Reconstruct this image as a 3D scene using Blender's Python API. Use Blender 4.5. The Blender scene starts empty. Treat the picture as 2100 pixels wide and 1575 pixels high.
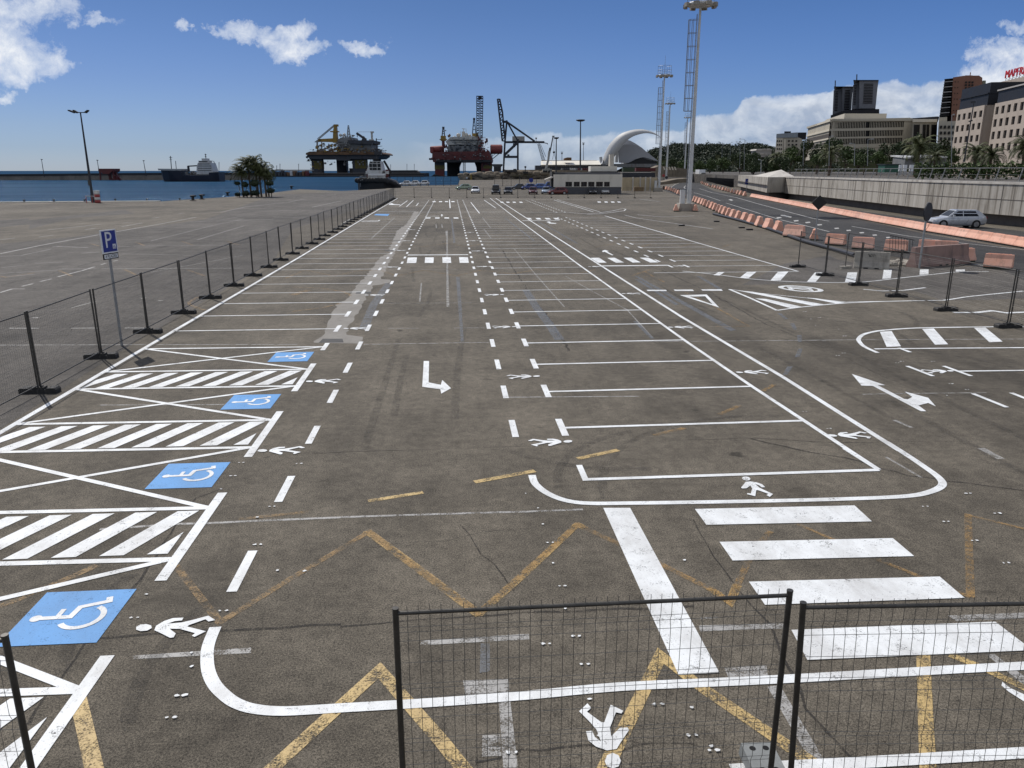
import bpy, math, random
from mathutils import Vector, Matrix
S = bpy.context.scene
COL = S.collection
R = math.radians
F, PITCH, CAMH, YAW = 1577.0, R(15.5), 4.7, R(-4.45)
rnd = random.Random(7)

# ---------------------------------------------------------------- survey helpers
def ray(px, py):
    u = (px - 1050) / F; v = (py - 787.5) / F
    return u, math.cos(PITCH) - v * math.sin(PITCH), -math.sin(PITCH) - v * math.cos(PITCH)
def c2l(X, Y):
    c, s = math.cos(YAW), math.sin(YAW)
    return X * c - Y * s, X * s + Y * c
def G(px, py, z=0.0):
    d = ray(px, py); t = (z - CAMH) / d[2]
    return c2l(d[0] * t, d[1] * t)
def W(px, py, Y):
    d = ray(px, py); t = Y / d[1]
    return d[0] * t, CAMH + d[2] * t
def zat(px, py, x, y):
    """height of the pixel's ray above the ground point x, y (distance along the view)"""
    Y = x * math.sin(-YAW) + y * math.cos(YAW)
    d = ray(px, py); return CAMH + d[2] * Y / d[1]

# ---------------------------------------------------------------- mesh builder
class MB:
    def __init__(s): s.v = []; s.f = []; s.mi = []; s.cur = 0; s.sm = []
    def add(s, vs, fs, smooth=False):
        b = len(s.v); s.v += [tuple(p) for p in vs]
        for f in fs: s.f.append(tuple(b + i for i in f)); s.mi.append(s.cur); s.sm.append(smooth)
    def box(s, x0, x1, y0, y1, z0, z1):
        s.add([(x0,y0,z0),(x1,y0,z0),(x1,y1,z0),(x0,y1,z0),(x0,y0,z1),(x1,y0,z1),(x1,y1,z1),(x0,y1,z1)],
              [(0,3,2,1),(4,5,6,7),(0,1,5,4),(1,2,6,5),(2,3,7,6),(3,0,4,7)])
    def cbox(s, c, size, rz=0.0):
        hx, hy, hz = size[0]/2, size[1]/2, size[2]/2; co, si = math.cos(rz), math.sin(rz)
        P = [(c[0]+x*co-y*si, c[1]+x*si+y*co, c[2]+z) for z in (-hz,hz) for x, y in ((-hx,-hy),(hx,-hy),(hx,hy),(-hx,hy))]
        s.add(P, [(0,3,2,1),(4,5,6,7),(0,1,5,4),(1,2,6,5),(2,3,7,6),(3,0,4,7)])
    def frame(s, p, q):
        p, q = Vector(p), Vector(q); d = (q - p).normalized()
        a = Vector((0,0,1)) if abs(d.z) < 0.95 else Vector((0,1,0))
        x = d.cross(a).normalized(); y = x.cross(d).normalized(); return p, q, x, y
    def beam(s, p, q, w, h=None):
        h = h or w; p, q, x, y = s.frame(p, q); x *= w/2; y *= h/2
        s.add([p-x-y, p+x-y, p+x+y, p-x+y, q-x-y, q+x-y, q+x+y, q-x+y],
              [(0,3,2,1),(4,5,6,7),(0,1,5,4),(1,2,6,5),(2,3,7,6),(3,0,4,7)])
    def tube(s, p, q, r, r2=None, n=8, cap=True):
        r2 = r if r2 is None else r2; p, q, x, y = s.frame(p, q)
        ang = [2*math.pi*i/n for i in range(n)]
        vs = [p + x*(r*math.cos(a)) + y*(r*math.sin(a)) for a in ang] + [q + x*(r2*math.cos(a)) + y*(r2*math.sin(a)) for a in ang]
        s.add(vs, [(i, (i+1)%n, n+(i+1)%n, n+i) for i in range(n)], n > 5)
        if cap: s.add(vs, [tuple(range(n-1,-1,-1)), tuple(range(n,2*n))])
    def pipe(s, pts, r, n=6, r2=None):
        m = len(pts)
        rs = [r + ((r2 if r2 is not None else r) - r)*i/max(1,m-1) for i in range(m)]
        pts = [Vector(p) for p in pts]; vs = []
        for i, p in enumerate(pts):
            d = (pts[min(i+1,m-1)] - pts[max(i-1,0)]).normalized()
            a = Vector((0,0,1)) if abs(d.z) < 0.95 else Vector((0,1,0))
            x = d.cross(a).normalized(); y = x.cross(d)
            vs += [p + x*(rs[i]*math.cos(2*math.pi*k/n)) + y*(rs[i]*math.sin(2*math.pi*k/n)) for k in range(n)]
        fs = [(i*n+k, i*n+(k+1)%n, (i+1)*n+(k+1)%n, (i+1)*n+k) for i in range(m-1) for k in range(n)]
        s.add(vs, fs, n > 5); s.add(vs[:n] + vs[-n:], [tuple(range(n-1,-1,-1)), tuple(range(n,2*n))])
    def prism(s, pts, d0, d1, axis='y'):
        """extrude an outline; axis y: pts are (x, z); axis x: (y, z); axis z: (x, y)"""
        def mk(p, d): return (p[0], d, p[1]) if axis == 'y' else (d, p[0], p[1]) if axis == 'x' else (p[0], p[1], d)
        n = len(pts); vs = [mk(p, d0) for p in pts] + [mk(p, d1) for p in pts]
        s.add(vs, [tuple(range(n)), tuple(range(2*n-1,n-1,-1))] + [(i, n+i, n+(i+1)%n, (i+1)%n) for i in range(n)])
    def lathe(s, prof, c=(0,0,0), n=12):
        m = len(prof); vs = [(c[0]+r*math.cos(2*math.pi*k/n), c[1]+r*math.sin(2*math.pi*k/n), c[2]+z) for r, z in prof for k in range(n)]
        s.add(vs, [(i*n+k, i*n+(k+1)%n, (i+1)*n+(k+1)%n, (i+1)*n+k) for i in range(m-1) for k in range(n)], True)
        s.add(vs[:n] + vs[-n:], [tuple(range(n-1,-1,-1)), tuple(range(n,2*n))])
    def ball(s, c, rx, ry=None, rz=None, n=10, m=6):
        ry = ry or rx; rz = rz or rx; vs = []
        for i in range(m+1):
            t = math.pi*i/m
            for k in range(n):
                a = 2*math.pi*k/n; vs.append((c[0]+rx*math.sin(t)*math.cos(a), c[1]+ry*math.sin(t)*math.sin(a), c[2]-rz*math.cos(t)))
        s.add(vs, [(i*n+k, i*n+(k+1)%n, (i+1)*n+(k+1)%n, (i+1)*n+k) for i in range(m) for k in range(n)], True)
    def quad(s, a, b, c, d): s.add([a,b,c,d], [(0,1,2,3)])
    def lattice(s, p, q, w, n, r, w2=None, up=(0,0,1)):
        """square lattice mast or boom from p to q"""
        w2 = w if w2 is None else w2; p, q = Vector(p), Vector(q); d = (q-p).normalized()
        a = Vector(up) if abs(d.dot(Vector(up))) < 0.95 else Vector((0,1,0))
        x = d.cross(a).normalized(); y = x.cross(d).normalized(); L = []
        for i in range(n+1):
            t = i/n; c = p.lerp(q, t); h = (w + (w2-w)*t)/2
            L.append([c-x*h-y*h, c+x*h-y*h, c+x*h+y*h, c-x*h+y*h])
        for i in range(n):
            for k in range(4):
                s.beam(L[i][k], L[i+1][k], r); s.beam(L[i+1][k], L[i+1][(k+1)%4], r*0.8)
                s.beam(L[i][k], L[i+1][(k+1)%4], r*0.7) if (i+k) % 2 == 0 else s.beam(L[i][(k+1)%4], L[i+1][k], r*0.7)
    def build(s, name, mat, parent=None, loc=None, rz=0.0, smooth=None):
        me = bpy.data.meshes.new(name); me.from_pydata(s.v, [], s.f)
        for m in (mat if isinstance(mat, (list, tuple)) else [mat]): me.materials.append(m)
        me.polygons.foreach_set('material_index', s.mi)
        me.polygons.foreach_set('use_smooth', [bool(x) if smooth is None else smooth for x in s.sm]); me.update()
        o = bpy.data.objects.new(name, me); COL.objects.link(o)
        if parent: o.parent = parent
        if loc: o.location = loc
        o.rotation_euler[2] = rz
        return o

def tag(o, label=None, cat=None, group=None, kind=None):
    if label: o['label'] = label
    if cat: o['category'] = cat
    if group: o['group'] = group
    if kind: o['kind'] = kind
    return o
def thing(name, label, cat, loc=(0,0,0), rz=0.0, group=None):
    o = bpy.data.objects.new(name, None); COL.objects.link(o)
    o.location = loc; o.rotation_euler = (0,0,rz); o.empty_display_size = 0.2
    return tag(o, label, cat, group)
def dup(root, loc=None, rz=None, label=None, group=None):
    def cp(o, par):
        c = o.copy(); COL.objects.link(c)
        if par is not None: c.parent = par
        for ch in KIDS.get(o.name) or [x for x in bpy.data.objects if x.parent == o]: cp(ch, c)
        return c
    r = cp(root, None)
    if loc is not None: r.location = loc
    if rz is not None: r.rotation_euler = (0,0,rz)
    if label: r['label'] = label
    if group: r['group'] = group
    return r
KIDS = {}
def ordinal(i):
    w = ['first','second','third','fourth','fifth','sixth','seventh','eighth','ninth','tenth','eleventh','twelfth','thirteenth','fourteenth','fifteenth',
         'sixteenth','seventeenth','eighteenth','nineteenth','twentieth']
    t = ['twenty','thirty','forty','fifty','sixty','seventy','eighty','ninety']
    if i < 20: return w[i]
    k = i + 1
    return ['twentieth','thirtieth','fortieth','fiftieth','sixtieth','seventieth','eightieth','ninetieth'][k//10-2] if k % 10 == 0 else t[k//10-2] + '-' + w[k%10-1]

# ---------------------------------------------------------------- materials
MATS = {}
class NT:
    def __init__(s, m): s.t = m.node_tree; s.n = s.t.nodes; s.l = s.t.links
    def new(s, ty, **k):
        n = s.n.new(ty)
        for a, b in k.items(): setattr(n, a, b)
        return n
    def link(s, a, b): s.l.new(a, b)
    def pos(s):
        return s.new('ShaderNodeNewGeometry').outputs['Position']
    def obj(s): return s.new('ShaderNodeTexCoord').outputs['Object']
    def noise(s, vec, scale, detail=4, rough=0.55, dist=0.0):
        n = s.new('ShaderNodeTexNoise'); n.inputs['Scale'].default_value = scale; n.inputs['Detail'].default_value = detail
        n.inputs['Roughness'].default_value = rough; n.inputs['Distortion'].default_value = dist
        if vec is not None: s.link(vec, n.inputs['Vector'])
        return n.outputs['Fac']
    def ramp(s, fac, stops):
        n = s.new('ShaderNodeValToRGB'); e = n.color_ramp.elements
        while len(e) < len(stops): e.new(0.5)
        for el, (p, c) in zip(e, stops):
            el.position = p; el.color = (c, c, c, 1) if isinstance(c, (int, float)) else (*c, 1)
        s.link(fac, n.inputs['Fac']); return n.outputs['Color']
    def mix(s, fac, a, b, mode='MIX'):
        n = s.new('ShaderNodeMix', data_type='RGBA', blend_type=mode)
        for i, v in ((0, fac), (6, a), (7, b)):
            if isinstance(v, (int, float)): n.inputs[i].default_value = v if i == 0 else (v, v, v, 1)
            elif isinstance(v, tuple): n.inputs[i].default_value = (*v, 1)
            else: s.link(v, n.inputs[i])
        return n.outputs[2]
    def math(s, op, a, b=0.0, c=0.0, clamp=False):
        n = s.new('ShaderNodeMath', operation=op, use_clamp=clamp)
        for i, v in enumerate((a, b, c)):
            if isinstance(v, (int, float)): n.inputs[i].default_value = v
            else: s.link(v, n.inputs[i])
        return n.outputs[0]
    def scalevec(s, vec, sc, loc=(0,0,0)):
        n = s.new('ShaderNodeMapping'); n.inputs['Scale'].default_value = sc; n.inputs['Location'].default_value = loc
        s.link(vec, n.inputs['Vector']); return n.outputs['Vector']
    def bump(s, h, strength, dist, bsdf):
        n = s.new('ShaderNodeBump'); n.inputs['Strength'].default_value = strength; n.inputs['Distance'].default_value = dist
        s.link(h, n.inputs['Height']); s.link(n.outputs['Normal'], bsdf.inputs['Normal'])
def newmat(name):
    m = bpy.data.materials.new(name); m.use_nodes = True
    return m, NT(m), m.node_tree.nodes['Principled BSDF']
def mat(name, col, rough=0.6, metal=0.0, var=0.25, scale=3.0, dirt=None, coat=0.0, spec=0.5):
    """paint-like or plain surface with uneven tone and a little dirt"""
    if name in MATS: return MATS[name]
    m, t, b = newmat(name); p = t.obj()
    n1 = t.noise(p, scale, 5, 0.6); n2 = t.noise(p, scale*9, 3)
    f = t.math('ADD', t.math('MULTIPLY', n1, 0.7), t.math('MULTIPLY', n2, 0.3))
    lo = tuple(c*(1-var) for c in col); hi = tuple(min(1, c*(1+var)) for c in col)
    c = t.ramp(f, [(0.32, lo), (0.68, hi)])
    if dirt:
        d = t.ramp(t.noise(t.scalevec(p, (1,1,0.25)), scale*1.7, 6, 0.65), [(0.52, 0), (0.72, 0.8)])
        c = t.mix(d, c, dirt)
    t.link(c, b.inputs['Base Color'])
    t.link(t.ramp(n1, [(0.3, max(0.02, rough-0.08)), (0.7, min(1, rough+0.08))]), b.inputs['Roughness'])
    b.inputs['Metallic'].default_value = metal; b.inputs['Coat Weight'].default_value = coat
    b.inputs['Specular IOR Level'].default_value = spec
    MATS[name] = m; return m
def asphalt(name, dark, light, tint=None, patch=True):
    m, t, b = newmat(name); p = t.pos()
    big = t.noise(p, 0.085, 6, 0.62, 0.4); mid = t.noise(p, 0.8, 6, 0.68); streak = t.noise(t.scalevec(p, (0.9, 0.16, 1)), 1.0, 5, 0.65)
    fine = t.noise(p, 46, 3, 0.8); grain = t.noise(p, 105, 2, 0.8); blot = t.noise(t.scalevec(p, (1, 1, 1), (17, 5, 0)), 5.5, 4, 0.75)
    f = t.math('ADD', t.math('MULTIPLY', big, 0.45), t.math('ADD', t.math('MULTIPLY', mid, 0.3), t.math('MULTIPLY', streak, 0.25)))
    c = t.ramp(f, [(0.39, tuple(x*0.74 for x in dark)), (0.5, tuple((a+b_)/2 for a, b_ in zip(dark, light))), (0.61, tuple(x*1.14 for x in light))])
    # coarse aggregate: dark pits and pale stones
    agg = t.math('ADD', t.math('ADD', t.math('MULTIPLY', t.math('SUBTRACT', fine, 0.5), 4.2), t.math('MULTIPLY', t.math('SUBTRACT', blot, 0.5), 1.5)), t.math('MULTIPLY', t.math('SUBTRACT', grain, 0.5), 4.2))
    agg = t.math('MINIMUM', t.math('MAXIMUM', t.math('ADD', agg, 1.0), 0.22), 2.3)
    vm = t.new('ShaderNodeVectorMath', operation='SCALE'); t.link(c, vm.inputs[0]); t.link(agg, vm.inputs['Scale']); c = vm.outputs[0]
    st = t.ramp(t.noise(t.scalevec(p, (1, 1, 1), (31, 7, 0)), 0.42, 7, 0.72), [(0.56, 0), (0.74, 0.6)])
    c = t.mix(st, c, tuple(x*0.5 for x in dark))
    # oil drips, tyre scuffs and paler dusty patches
    spots = t.ramp(t.noise(t.scalevec(p, (1, 1, 1), (3, 77, 0)), 1.7, 3, 0.5), [(0.69, 0), (0.76, 0.8)])
    c = t.mix(spots, c, tuple(x*0.30 for x in dark))
    dust = t.ramp(t.noise(t.scalevec(p, (0.5, 1.0, 1), (9, 41, 0)), 0.5, 6, 0.7), [(0.60, 0), (0.76, 0.45)])
    c = t.mix(dust, c, tuple(min(1, x*1.5) for x in light))
    # hairline cracks that wander across the surface
    w = t.noise(p, 0.5, 4, 0.6)
    wn = t.new('ShaderNodeTexNoise'); wn.inputs['Scale'].default_value = 0.9; wn.inputs['Detail'].default_value = 6; wn.inputs['Roughness'].default_value = 0.65; t.link(p, wn.inputs['Vector'])
    wv = t.new('ShaderNodeVectorMath', operation='MULTIPLY_ADD'); t.link(wn.outputs['Color'], wv.inputs[0]); wv.inputs[1].default_value = (1.9, 1.9, 0); t.link(p, wv.inputs[2])
    vo = t.new('ShaderNodeTexVoronoi', feature='DISTANCE_TO_EDGE'); vo.inputs['Scale'].default_value = 0.24; t.link(wv.outputs[0], vo.inputs['Vector'])
    cr = t.math('MULTIPLY', t.ramp(vo.outputs['Distance'], [(0.0, 1), (0.0032, 0)]), t.ramp(w, [(0.54, 0), (0.66, 0.6)]))
    c = t.mix(cr, c, tuple(x*0.3 for x in dark))
    t.link(c, b.inputs['Base Color']); b.inputs['Roughness'].default_value = 0.9; b.inputs['Specular IOR Level'].default_value = 0.3
    h = t.math('SUBTRACT', t.math('ADD', t.math('MULTIPLY', fine, 0.5), grain), t.math('MULTIPLY', cr, 2.0))
    t.bump(h, 0.35, 0.004, b)
    MATS[name] = m; return m
def paint(name, col, wear=0.5, amount=1.0, dirt=(0.30, 0.28, 0.25), rough=0.62):
    """road paint: opaque where it has held, worn through to the asphalt elsewhere"""
    m, t, b = newmat(name); p = t.pos()
    n = t.math('ADD', t.math('MULTIPLY', t.noise(p, 4.5, 6, 0.7), 0.55), t.math('MULTIPLY', t.noise(p, 55, 3, 0.65), 0.45))
    d = t.ramp(t.noise(t.scalevec(p, (1.0, 0.55, 1)), 1.5, 7, 0.7), [(0.42, 0.0), (0.72, 0.8)])
    c = t.mix(d, col, dirt)
    c = t.mix(t.ramp(t.noise(p, 70, 2, 0.6), [(0.62, 0), (0.78, 0.55)]), c, tuple(x*0.45 for x in col))
    t.link(c, b.inputs['Base Color']); b.inputs['Roughness'].default_value = rough
    t.bump(t.noise(p, 60, 3, 0.7), 0.35, 0.008, b)
    tr = t.new('ShaderNodeBsdfTransparent'); mx = t.new('ShaderNodeMixShader')
    pit = t.ramp(t.noise(t.scalevec(p, (1, 1, 1), (5, 3, 0)), 38, 4, 0.8), [(0.60, 1.0), (0.72, 0.35)])
    t.link(t.math('MULTIPLY', t.ramp(n, [(max(0, wear-0.06), 0.0), (min(1, wear+0.06), amount)]), pit), mx.inputs['Fac'])
    t.link(tr.outputs[0], mx.inputs[1]); t.link(b.outputs[0], mx.inputs[2])
    t.link(mx.outputs[0], t.n['Material Output'].inputs['Surface'])
    MATS[name] = m; return m

class Paint(MB):
    step = 0.00003
    def __init__(s, z): super().__init__(); s.z = z
    def poly(s, pts):
        a = sum(pts[i][0]*pts[(i+1)%len(pts)][1] - pts[(i+1)%len(pts)][0]*pts[i][1] for i in range(len(pts)))
        if a < 0: pts = pts[::-1]
        s.add([(x, y, s.z) for x, y in pts], [tuple(range(len(pts)))]); s.z += s.step
    def line(s, pts, w):
        n = len(pts); Lf = []; Rt = []
        for i in range(n):
            a = Vector(pts[max(0,i-1)]); b = Vector(pts[i]); c = Vector(pts[min(n-1,i+1)])
            d1 = (b-a).normalized() if i > 0 else (c-b).normalized(); d2 = (c-b).normalized() if i < n-1 else d1
            t = (d1+d2).normalized(); nrm = Vector((-t.y, t.x)); k = 1/max(0.5, nrm.dot(Vector((-d1.y, d1.x))))
            Lf.append(b + nrm*(w/2*k)); Rt.append(b - nrm*(w/2*k))
        s.add([(p.x, p.y, s.z) for p in Lf + Rt], [(n+i, n+i+1, i+1, i) for i in range(n-1)]); s.z += s.step
    def ribbon(s, pts, ws):
        n = len(pts); Lf = []; Rt = []
        for i in range(n):
            d = (Vector(pts[min(n-1,i+1)]) - Vector(pts[max(0,i-1)])).normalized(); nr = Vector((-d.y, d.x))*ws[i]/2; Lf.append(Vector(pts[i])+nr); Rt.append(Vector(pts[i])-nr)
        s.add([(p.x, p.y, s.z) for p in Lf + Rt], [(n+i, n+i+1, i+1, i) for i in range(n-1)]); s.z += s.step
    def rect(s, x0, x1, y0, y1): s.poly([(x0,y0),(x1,y0),(x1,y1),(x0,y1)])
    def px(s, pts, k=1.0, ox=0, oy=0): s.poly([G(ox + x/k, oy + y/k) for x, y in pts])
    def pxline(s, pts, w, k=1.0, ox=0, oy=0): s.line([G(ox + x/k, oy + y/k) for x, y in pts], w)
def smooth(pts, n=4):
    out = []; m = len(pts)
    for i in range(m-1):
        p0, p1, p2, p3 = (Vector(pts[max(0,min(m-1,j))]) for j in (i-1,i,i+1,i+2))
        for k in range(n):
            t = k/n
            out.append(tuple(0.5*((2*p1) + (p2-p0)*t + (2*p0-5*p1+4*p2-p3)*t*t + (3*p1-p0-3*p2+p3)*t**3)))
    out.append(tuple(pts[-1])); return out
# ---------------------------------------------------------------- world, sun, camera
SUN_EL = R(50)
def setup_world():
    w = bpy.data.worlds.new('World'); S.world = w; w.use_nodes = True
    t = NT(w); bg = t.n['Background']
    sky = t.new('ShaderNodeTexSky', sky_type='NISHITA'); sky.sun_disc = False
    sky.sun_elevation = SUN_EL; sky.sun_rotation = -(R(38.0) + YAW)
    sky.air_density = 1.0; sky.dust_density = 0.35; sky.ozone_density = 2.2; sky.altitude = 0
    g = t.new('ShaderNodeTexCoord').outputs['Generated']
    sx = t.new('ShaderNodeSeparateXYZ'); t.link(g, sx.inputs[0])
    yy = t.math('MAXIMUM', sx.outputs[1], 0.02)
    u = t.math('DIVIDE', sx.outputs[0], yy); z = t.math('DIVIDE', sx.outputs[2], yy)
    front = t.math('GREATER_THAN', sx.outputs[1], 0.05)
    cv = t.new('ShaderNodeCombineXYZ'); t.link(u, cv.inputs[0]); t.link(z, cv.inputs[1])
    def dirs(px, py):
        d = ray(px, py); x, y = c2l(d[0], d[1]); return x/y, d[2]/y
    # cloud banks: centre px, radii px, tilt
    blobs = [(20,20,130,34,1.0),(70,5,80,16,.95),(10,112,100,58,1.05),(70,112,55,22,.85),(30,65,70,28,.7),(8,194,30,11,.8),(213,44,42,14,.8),(375,51,14,11,.6),
             (495,60,62,19,.95),(560,70,34,26,.9),(600,62,44,20,.85),(640,102,34,16,1.0),(590,92,40,26,.8),(752,90,50,13,.95),(500,52,24,16,.6),
             (2085,60,40,14,.7),(2075,105,75,26,.95),(2040,160,60,30,.85),(2100,150,70,40,.85)]
    nv = t.noise(cv.outputs[0], 14, 8, 0.62, 0.5); nf = t.noise(cv.outputs[0], 48, 7, 0.68, 0.4)
    nn = t.math('ADD', t.math('MULTIPLY', nv, 0.62), t.math('MULTIPLY', nf, 0.38))
    tot = None
    wn = t.new('ShaderNodeTexNoise'); wn.inputs['Scale'].default_value = 22; wn.inputs['Detail'].default_value = 6; wn.inputs['Roughness'].default_value = 0.65; t.link(cv.outputs[0], wn.inputs['Vector'])
    ws = t.new('ShaderNodeSeparateColor'); t.link(wn.outputs['Color'], ws.inputs[0])
    uu = t.math('ADD', u, t.math('MULTIPLY', t.math('SUBTRACT', ws.outputs[0], 0.5), 0.075)); zz = t.math('ADD', z, t.math('MULTIPLY', t.math('SUBTRACT', ws.outputs[1], 0.5), 0.055))
    for (cx, cy, rx, ry, k) in blobs:
        a = dirs(cx, cy); b = dirs(cx+rx, cy); c = dirs(cx, cy-ry)
        dx = t.math('DIVIDE', t.math('SUBTRACT', uu, a[0]), abs(b[0]-a[0])); dy = t.math('DIVIDE', t.math('SUBTRACT', zz, a[1]), abs(c[1]-a[1]))
        q = t.math('ADD', t.math('MULTIPLY', dx, dx), t.math('MULTIPLY', dy, dy))
        e = t.math('MULTIPLY', t.math('SUBTRACT', 1.25, t.math('MULTIPLY', q, 0.75)), k)
        tot = e if tot is None else t.math('SMOOTH_MAX', tot, e, 0.25)
    puff = t.ramp(t.math('ADD', t.math('MULTIPLY', t.math('MAXIMUM', tot, -1.5), 0.34), t.math('MULTIPLY', t.math('SUBTRACT', nn, 0.5), 1.9)), [(0.02, 0), (0.20, 0.42), (0.62, 1.0)])
    # the long cumulus bank above the hills: its top edge follows the photograph's, given as a height over u
    tops = [(860,292),(950,285),(1040,276),(1110,270),(1170,278),(1230,272),(1300,268),(1390,262),(1440,236),(1500,234),(1530,196),(1560,190),(1620,186),(1700,184),(1745,176),(1800,172),(1850,166),(1935,162),(1990,160),(2100,150)]
    us = [dirs(x, y) for x, y in tops]; u0, u1 = us[0][0]-0.02, us[-1][0]
    zr = 0.16
    n = t.new('ShaderNodeValToRGB'); n.color_ramp.interpolation = 'EASE'; e = n.color_ramp.elements
    while len(e) < len(us): e.new(0.5)
    for el, (a, b) in zip(e, us): el.position = min(1, max(0, (a-u0)/(u1-u0))); el.color = (b/zr, b/zr, b/zr, 1)
    t.link(t.math('DIVIDE', t.math('SUBTRACT', u, u0), u1-u0, clamp=True), n.inputs['Fac'])
    top = t.math('MULTIPLY', n.outputs['Color'], zr)
    nb = t.noise(cv.outputs[0], 26, 7, 0.6, 0.2); nb2 = t.noise(t.scalevec(cv.outputs[0], (1, 2.4, 1)), 13, 6, 0.6, 0.4)
    hh = t.math('SUBTRACT', top, z)
    hb = t.math('ADD', hh, t.math('MULTIPLY', t.math('SUBTRACT', nb, 0.5), 0.030))
    bank = t.ramp(hb, [(0.0, 0), (0.0028, 0.7), (0.009, 1.0)])
    fade = t.ramp(t.math('DIVIDE', t.math('SUBTRACT', u, u0), u1-u0), [(0.0, 0.0), (0.05, 0.30), (0.22, 0.62), (0.42, 0.72), (0.5, 0.92), (0.7, 1.0)])
    thin = t.ramp(nb2, [(0.25, 0.6), (0.62, 1.0)])
    bank = t.math('MULTIPLY', t.math('MULTIPLY', bank, fade), thin)
    # cumulus in the bank are bright where they billow up and grey in their bases
    lit = t.math('ADD', t.math('MULTIPLY', t.ramp(hb, [(0.0, 1.0), (0.03, 0.35), (0.07, 0.08)]), 0.5), t.math('MULTIPLY', t.ramp(t.noise(t.scalevec(cv.outputs[0], (1, 1.5, 1), (4, 2, 0)), 21, 6, 0.62, 0.3), [(0.40, 0.0), (0.62, 1.0)]), 0.5))
    cb = t.mix(lit, (4.9, 6.2, 8.6), (13.8, 14.4, 15.2))
    cp = t.mix(t.ramp(nn, [(0.38, 0), (0.62, 1)]), (11.0, 12.2, 14.0), (15.0, 15.4, 16.0))
    # clear subtropical air: deeper and bluer than the model's hazier default, by elevation
    el = t.math('DIVIDE', sx.outputs[2], 0.25, clamp=True)
    corr = t.ramp(el, [(0.0,(.70,.93,1.56)), (0.10,(.60,.80,1.36)), (0.19,(.60,.77,1.27)), (0.40,(.55,.70,1.15)), (0.72,(.47,.635,1.0)), (1.0,(.43,.60,.93))])
    sk = t.mix(1.0, sky.outputs[0], corr, 'MULTIPLY')
    sk = t.mix(t.math('MULTIPLY', t.math('MULTIPLY', u, 1.6, clamp=True), front), sk, t.mix(1.0, sk, (1.04, 1.15, 1.24), 'MULTIPLY'))
    # broken bright cloud overhead and behind the camera, out of this view but lighting the shaded sides
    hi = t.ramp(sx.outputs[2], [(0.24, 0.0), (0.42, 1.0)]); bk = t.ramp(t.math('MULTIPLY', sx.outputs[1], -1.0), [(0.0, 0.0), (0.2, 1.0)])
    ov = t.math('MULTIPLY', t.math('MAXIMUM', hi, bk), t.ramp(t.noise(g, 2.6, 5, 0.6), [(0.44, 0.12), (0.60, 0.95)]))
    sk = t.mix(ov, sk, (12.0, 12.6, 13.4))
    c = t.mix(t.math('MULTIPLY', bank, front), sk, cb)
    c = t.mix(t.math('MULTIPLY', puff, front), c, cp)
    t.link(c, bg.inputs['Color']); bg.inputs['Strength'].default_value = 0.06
setup_world()
sd = bpy.data.lights.new('sun', 'SUN'); sd.energy = 3.6; sd.angle = R(0.5); sd.color = (1.0, 0.955, 0.90)
so = bpy.data.objects.new('sun', sd); COL.objects.link(so)
_az = R(38.0) + YAW     # angle of the sun to the left of the lot axis
sdir = Vector((-math.sin(_az)*math.cos(SUN_EL), math.cos(_az)*math.cos(SUN_EL), math.sin(SUN_EL)))
so.rotation_euler = sdir.to_track_quat('Z', 'Y').to_euler(); so.location = (0, 0, 60)
cd = bpy.data.cameras.new('camera'); cam = bpy.data.objects.new('camera', cd); COL.objects.link(cam)
cam.location = (0, 0, CAMH); cam.rotation_euler = (R(90) - PITCH, 0, YAW)
cd.sensor_fit = 'HORIZONTAL'; cd.sensor_width = 36.0; cd.lens = 36.0*F/2100; cd.clip_start = 0.1; cd.clip_end = 60000
S.camera = cam
vs = S.view_settings; vs.view_transform = 'Standard'; vs.look = 'None'; vs.exposure = 0.0; vs.gamma = 1.0; vs.use_curve_mapping = False
S.cycles.use_denoising = True; S.cycles.max_bounces = 6; S.cycles.transparent_max_bounces = 12

# ---------------------------------------------------------------- ground and water
M_LOT = asphalt('lot_asphalt', (0.085, 0.0735, 0.0565), (0.140, 0.122, 0.095))
M_ROAD = asphalt('road_asphalt', (0.034, 0.033, 0.032), (0.056, 0.054, 0.051))
M_GREY = asphalt('grey_asphalt', (0.070, 0.063, 0.055), (0.112, 0.102, 0.090))
M_CONC = mat('concrete', (0.36, 0.33, 0.29), 0.85, var=0.25, scale=0.8, dirt=(0.14,0.12,0.10))
shore = [(-900, 100), (-120, 123.5), (-69, 127.2), (-46, 129.7), (-44, 140.5), (-41, 150.6), (-39.4, 180.3), (-39.6, 213.3), (-26, 193.5), (-17.6, 217.4),
         (-17.1, 259.6), (2.8, 276), (5.1, 423), (23.5, 422), (40, 900), (300, 1100), (900, 2600), (4500, 6000), (4500, -300), (-900, -300)]
g = MB()
n = len(shore)
g.add([(x, y, 0) for x, y in shore] + [(x, y, -6) for x, y in shore], [tuple(range(n-1,-1,-1))] + [(i, (i+1)%n, n+(i+1)%n, n+i) for i in range(n)])
ground = tag(g.build('ground', M_LOT), 'worn brown asphalt of the port car park covered in fresh white markings', 'ground', kind='structure')
m, t, b = newmat('sea_water'); p = t.pos()
hgt = t.math('ADD', t.noise(t.scalevec(p, (0.35, 0.9, 1)), 1.0, 5, 0.6), t.math('MULTIPLY', t.noise(p, 0.16, 3), 1.4))
df = t.new('ShaderNodeBsdfDiffuse'); gl = t.new('ShaderNodeBsdfGlossy'); gl.inputs['Roughness'].default_value = 0.14; gl.inputs['Color'].default_value = (0.6, 0.75, 0.95, 1)
t.link(t.ramp(t.noise(t.scalevec(p, (0.012, 0.06, 1)), 1.0, 5, 0.65), [(0.35, (0.012,0.040,0.085)), (0.65, (0.026,0.070,0.130))]), df.inputs['Color'])
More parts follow.
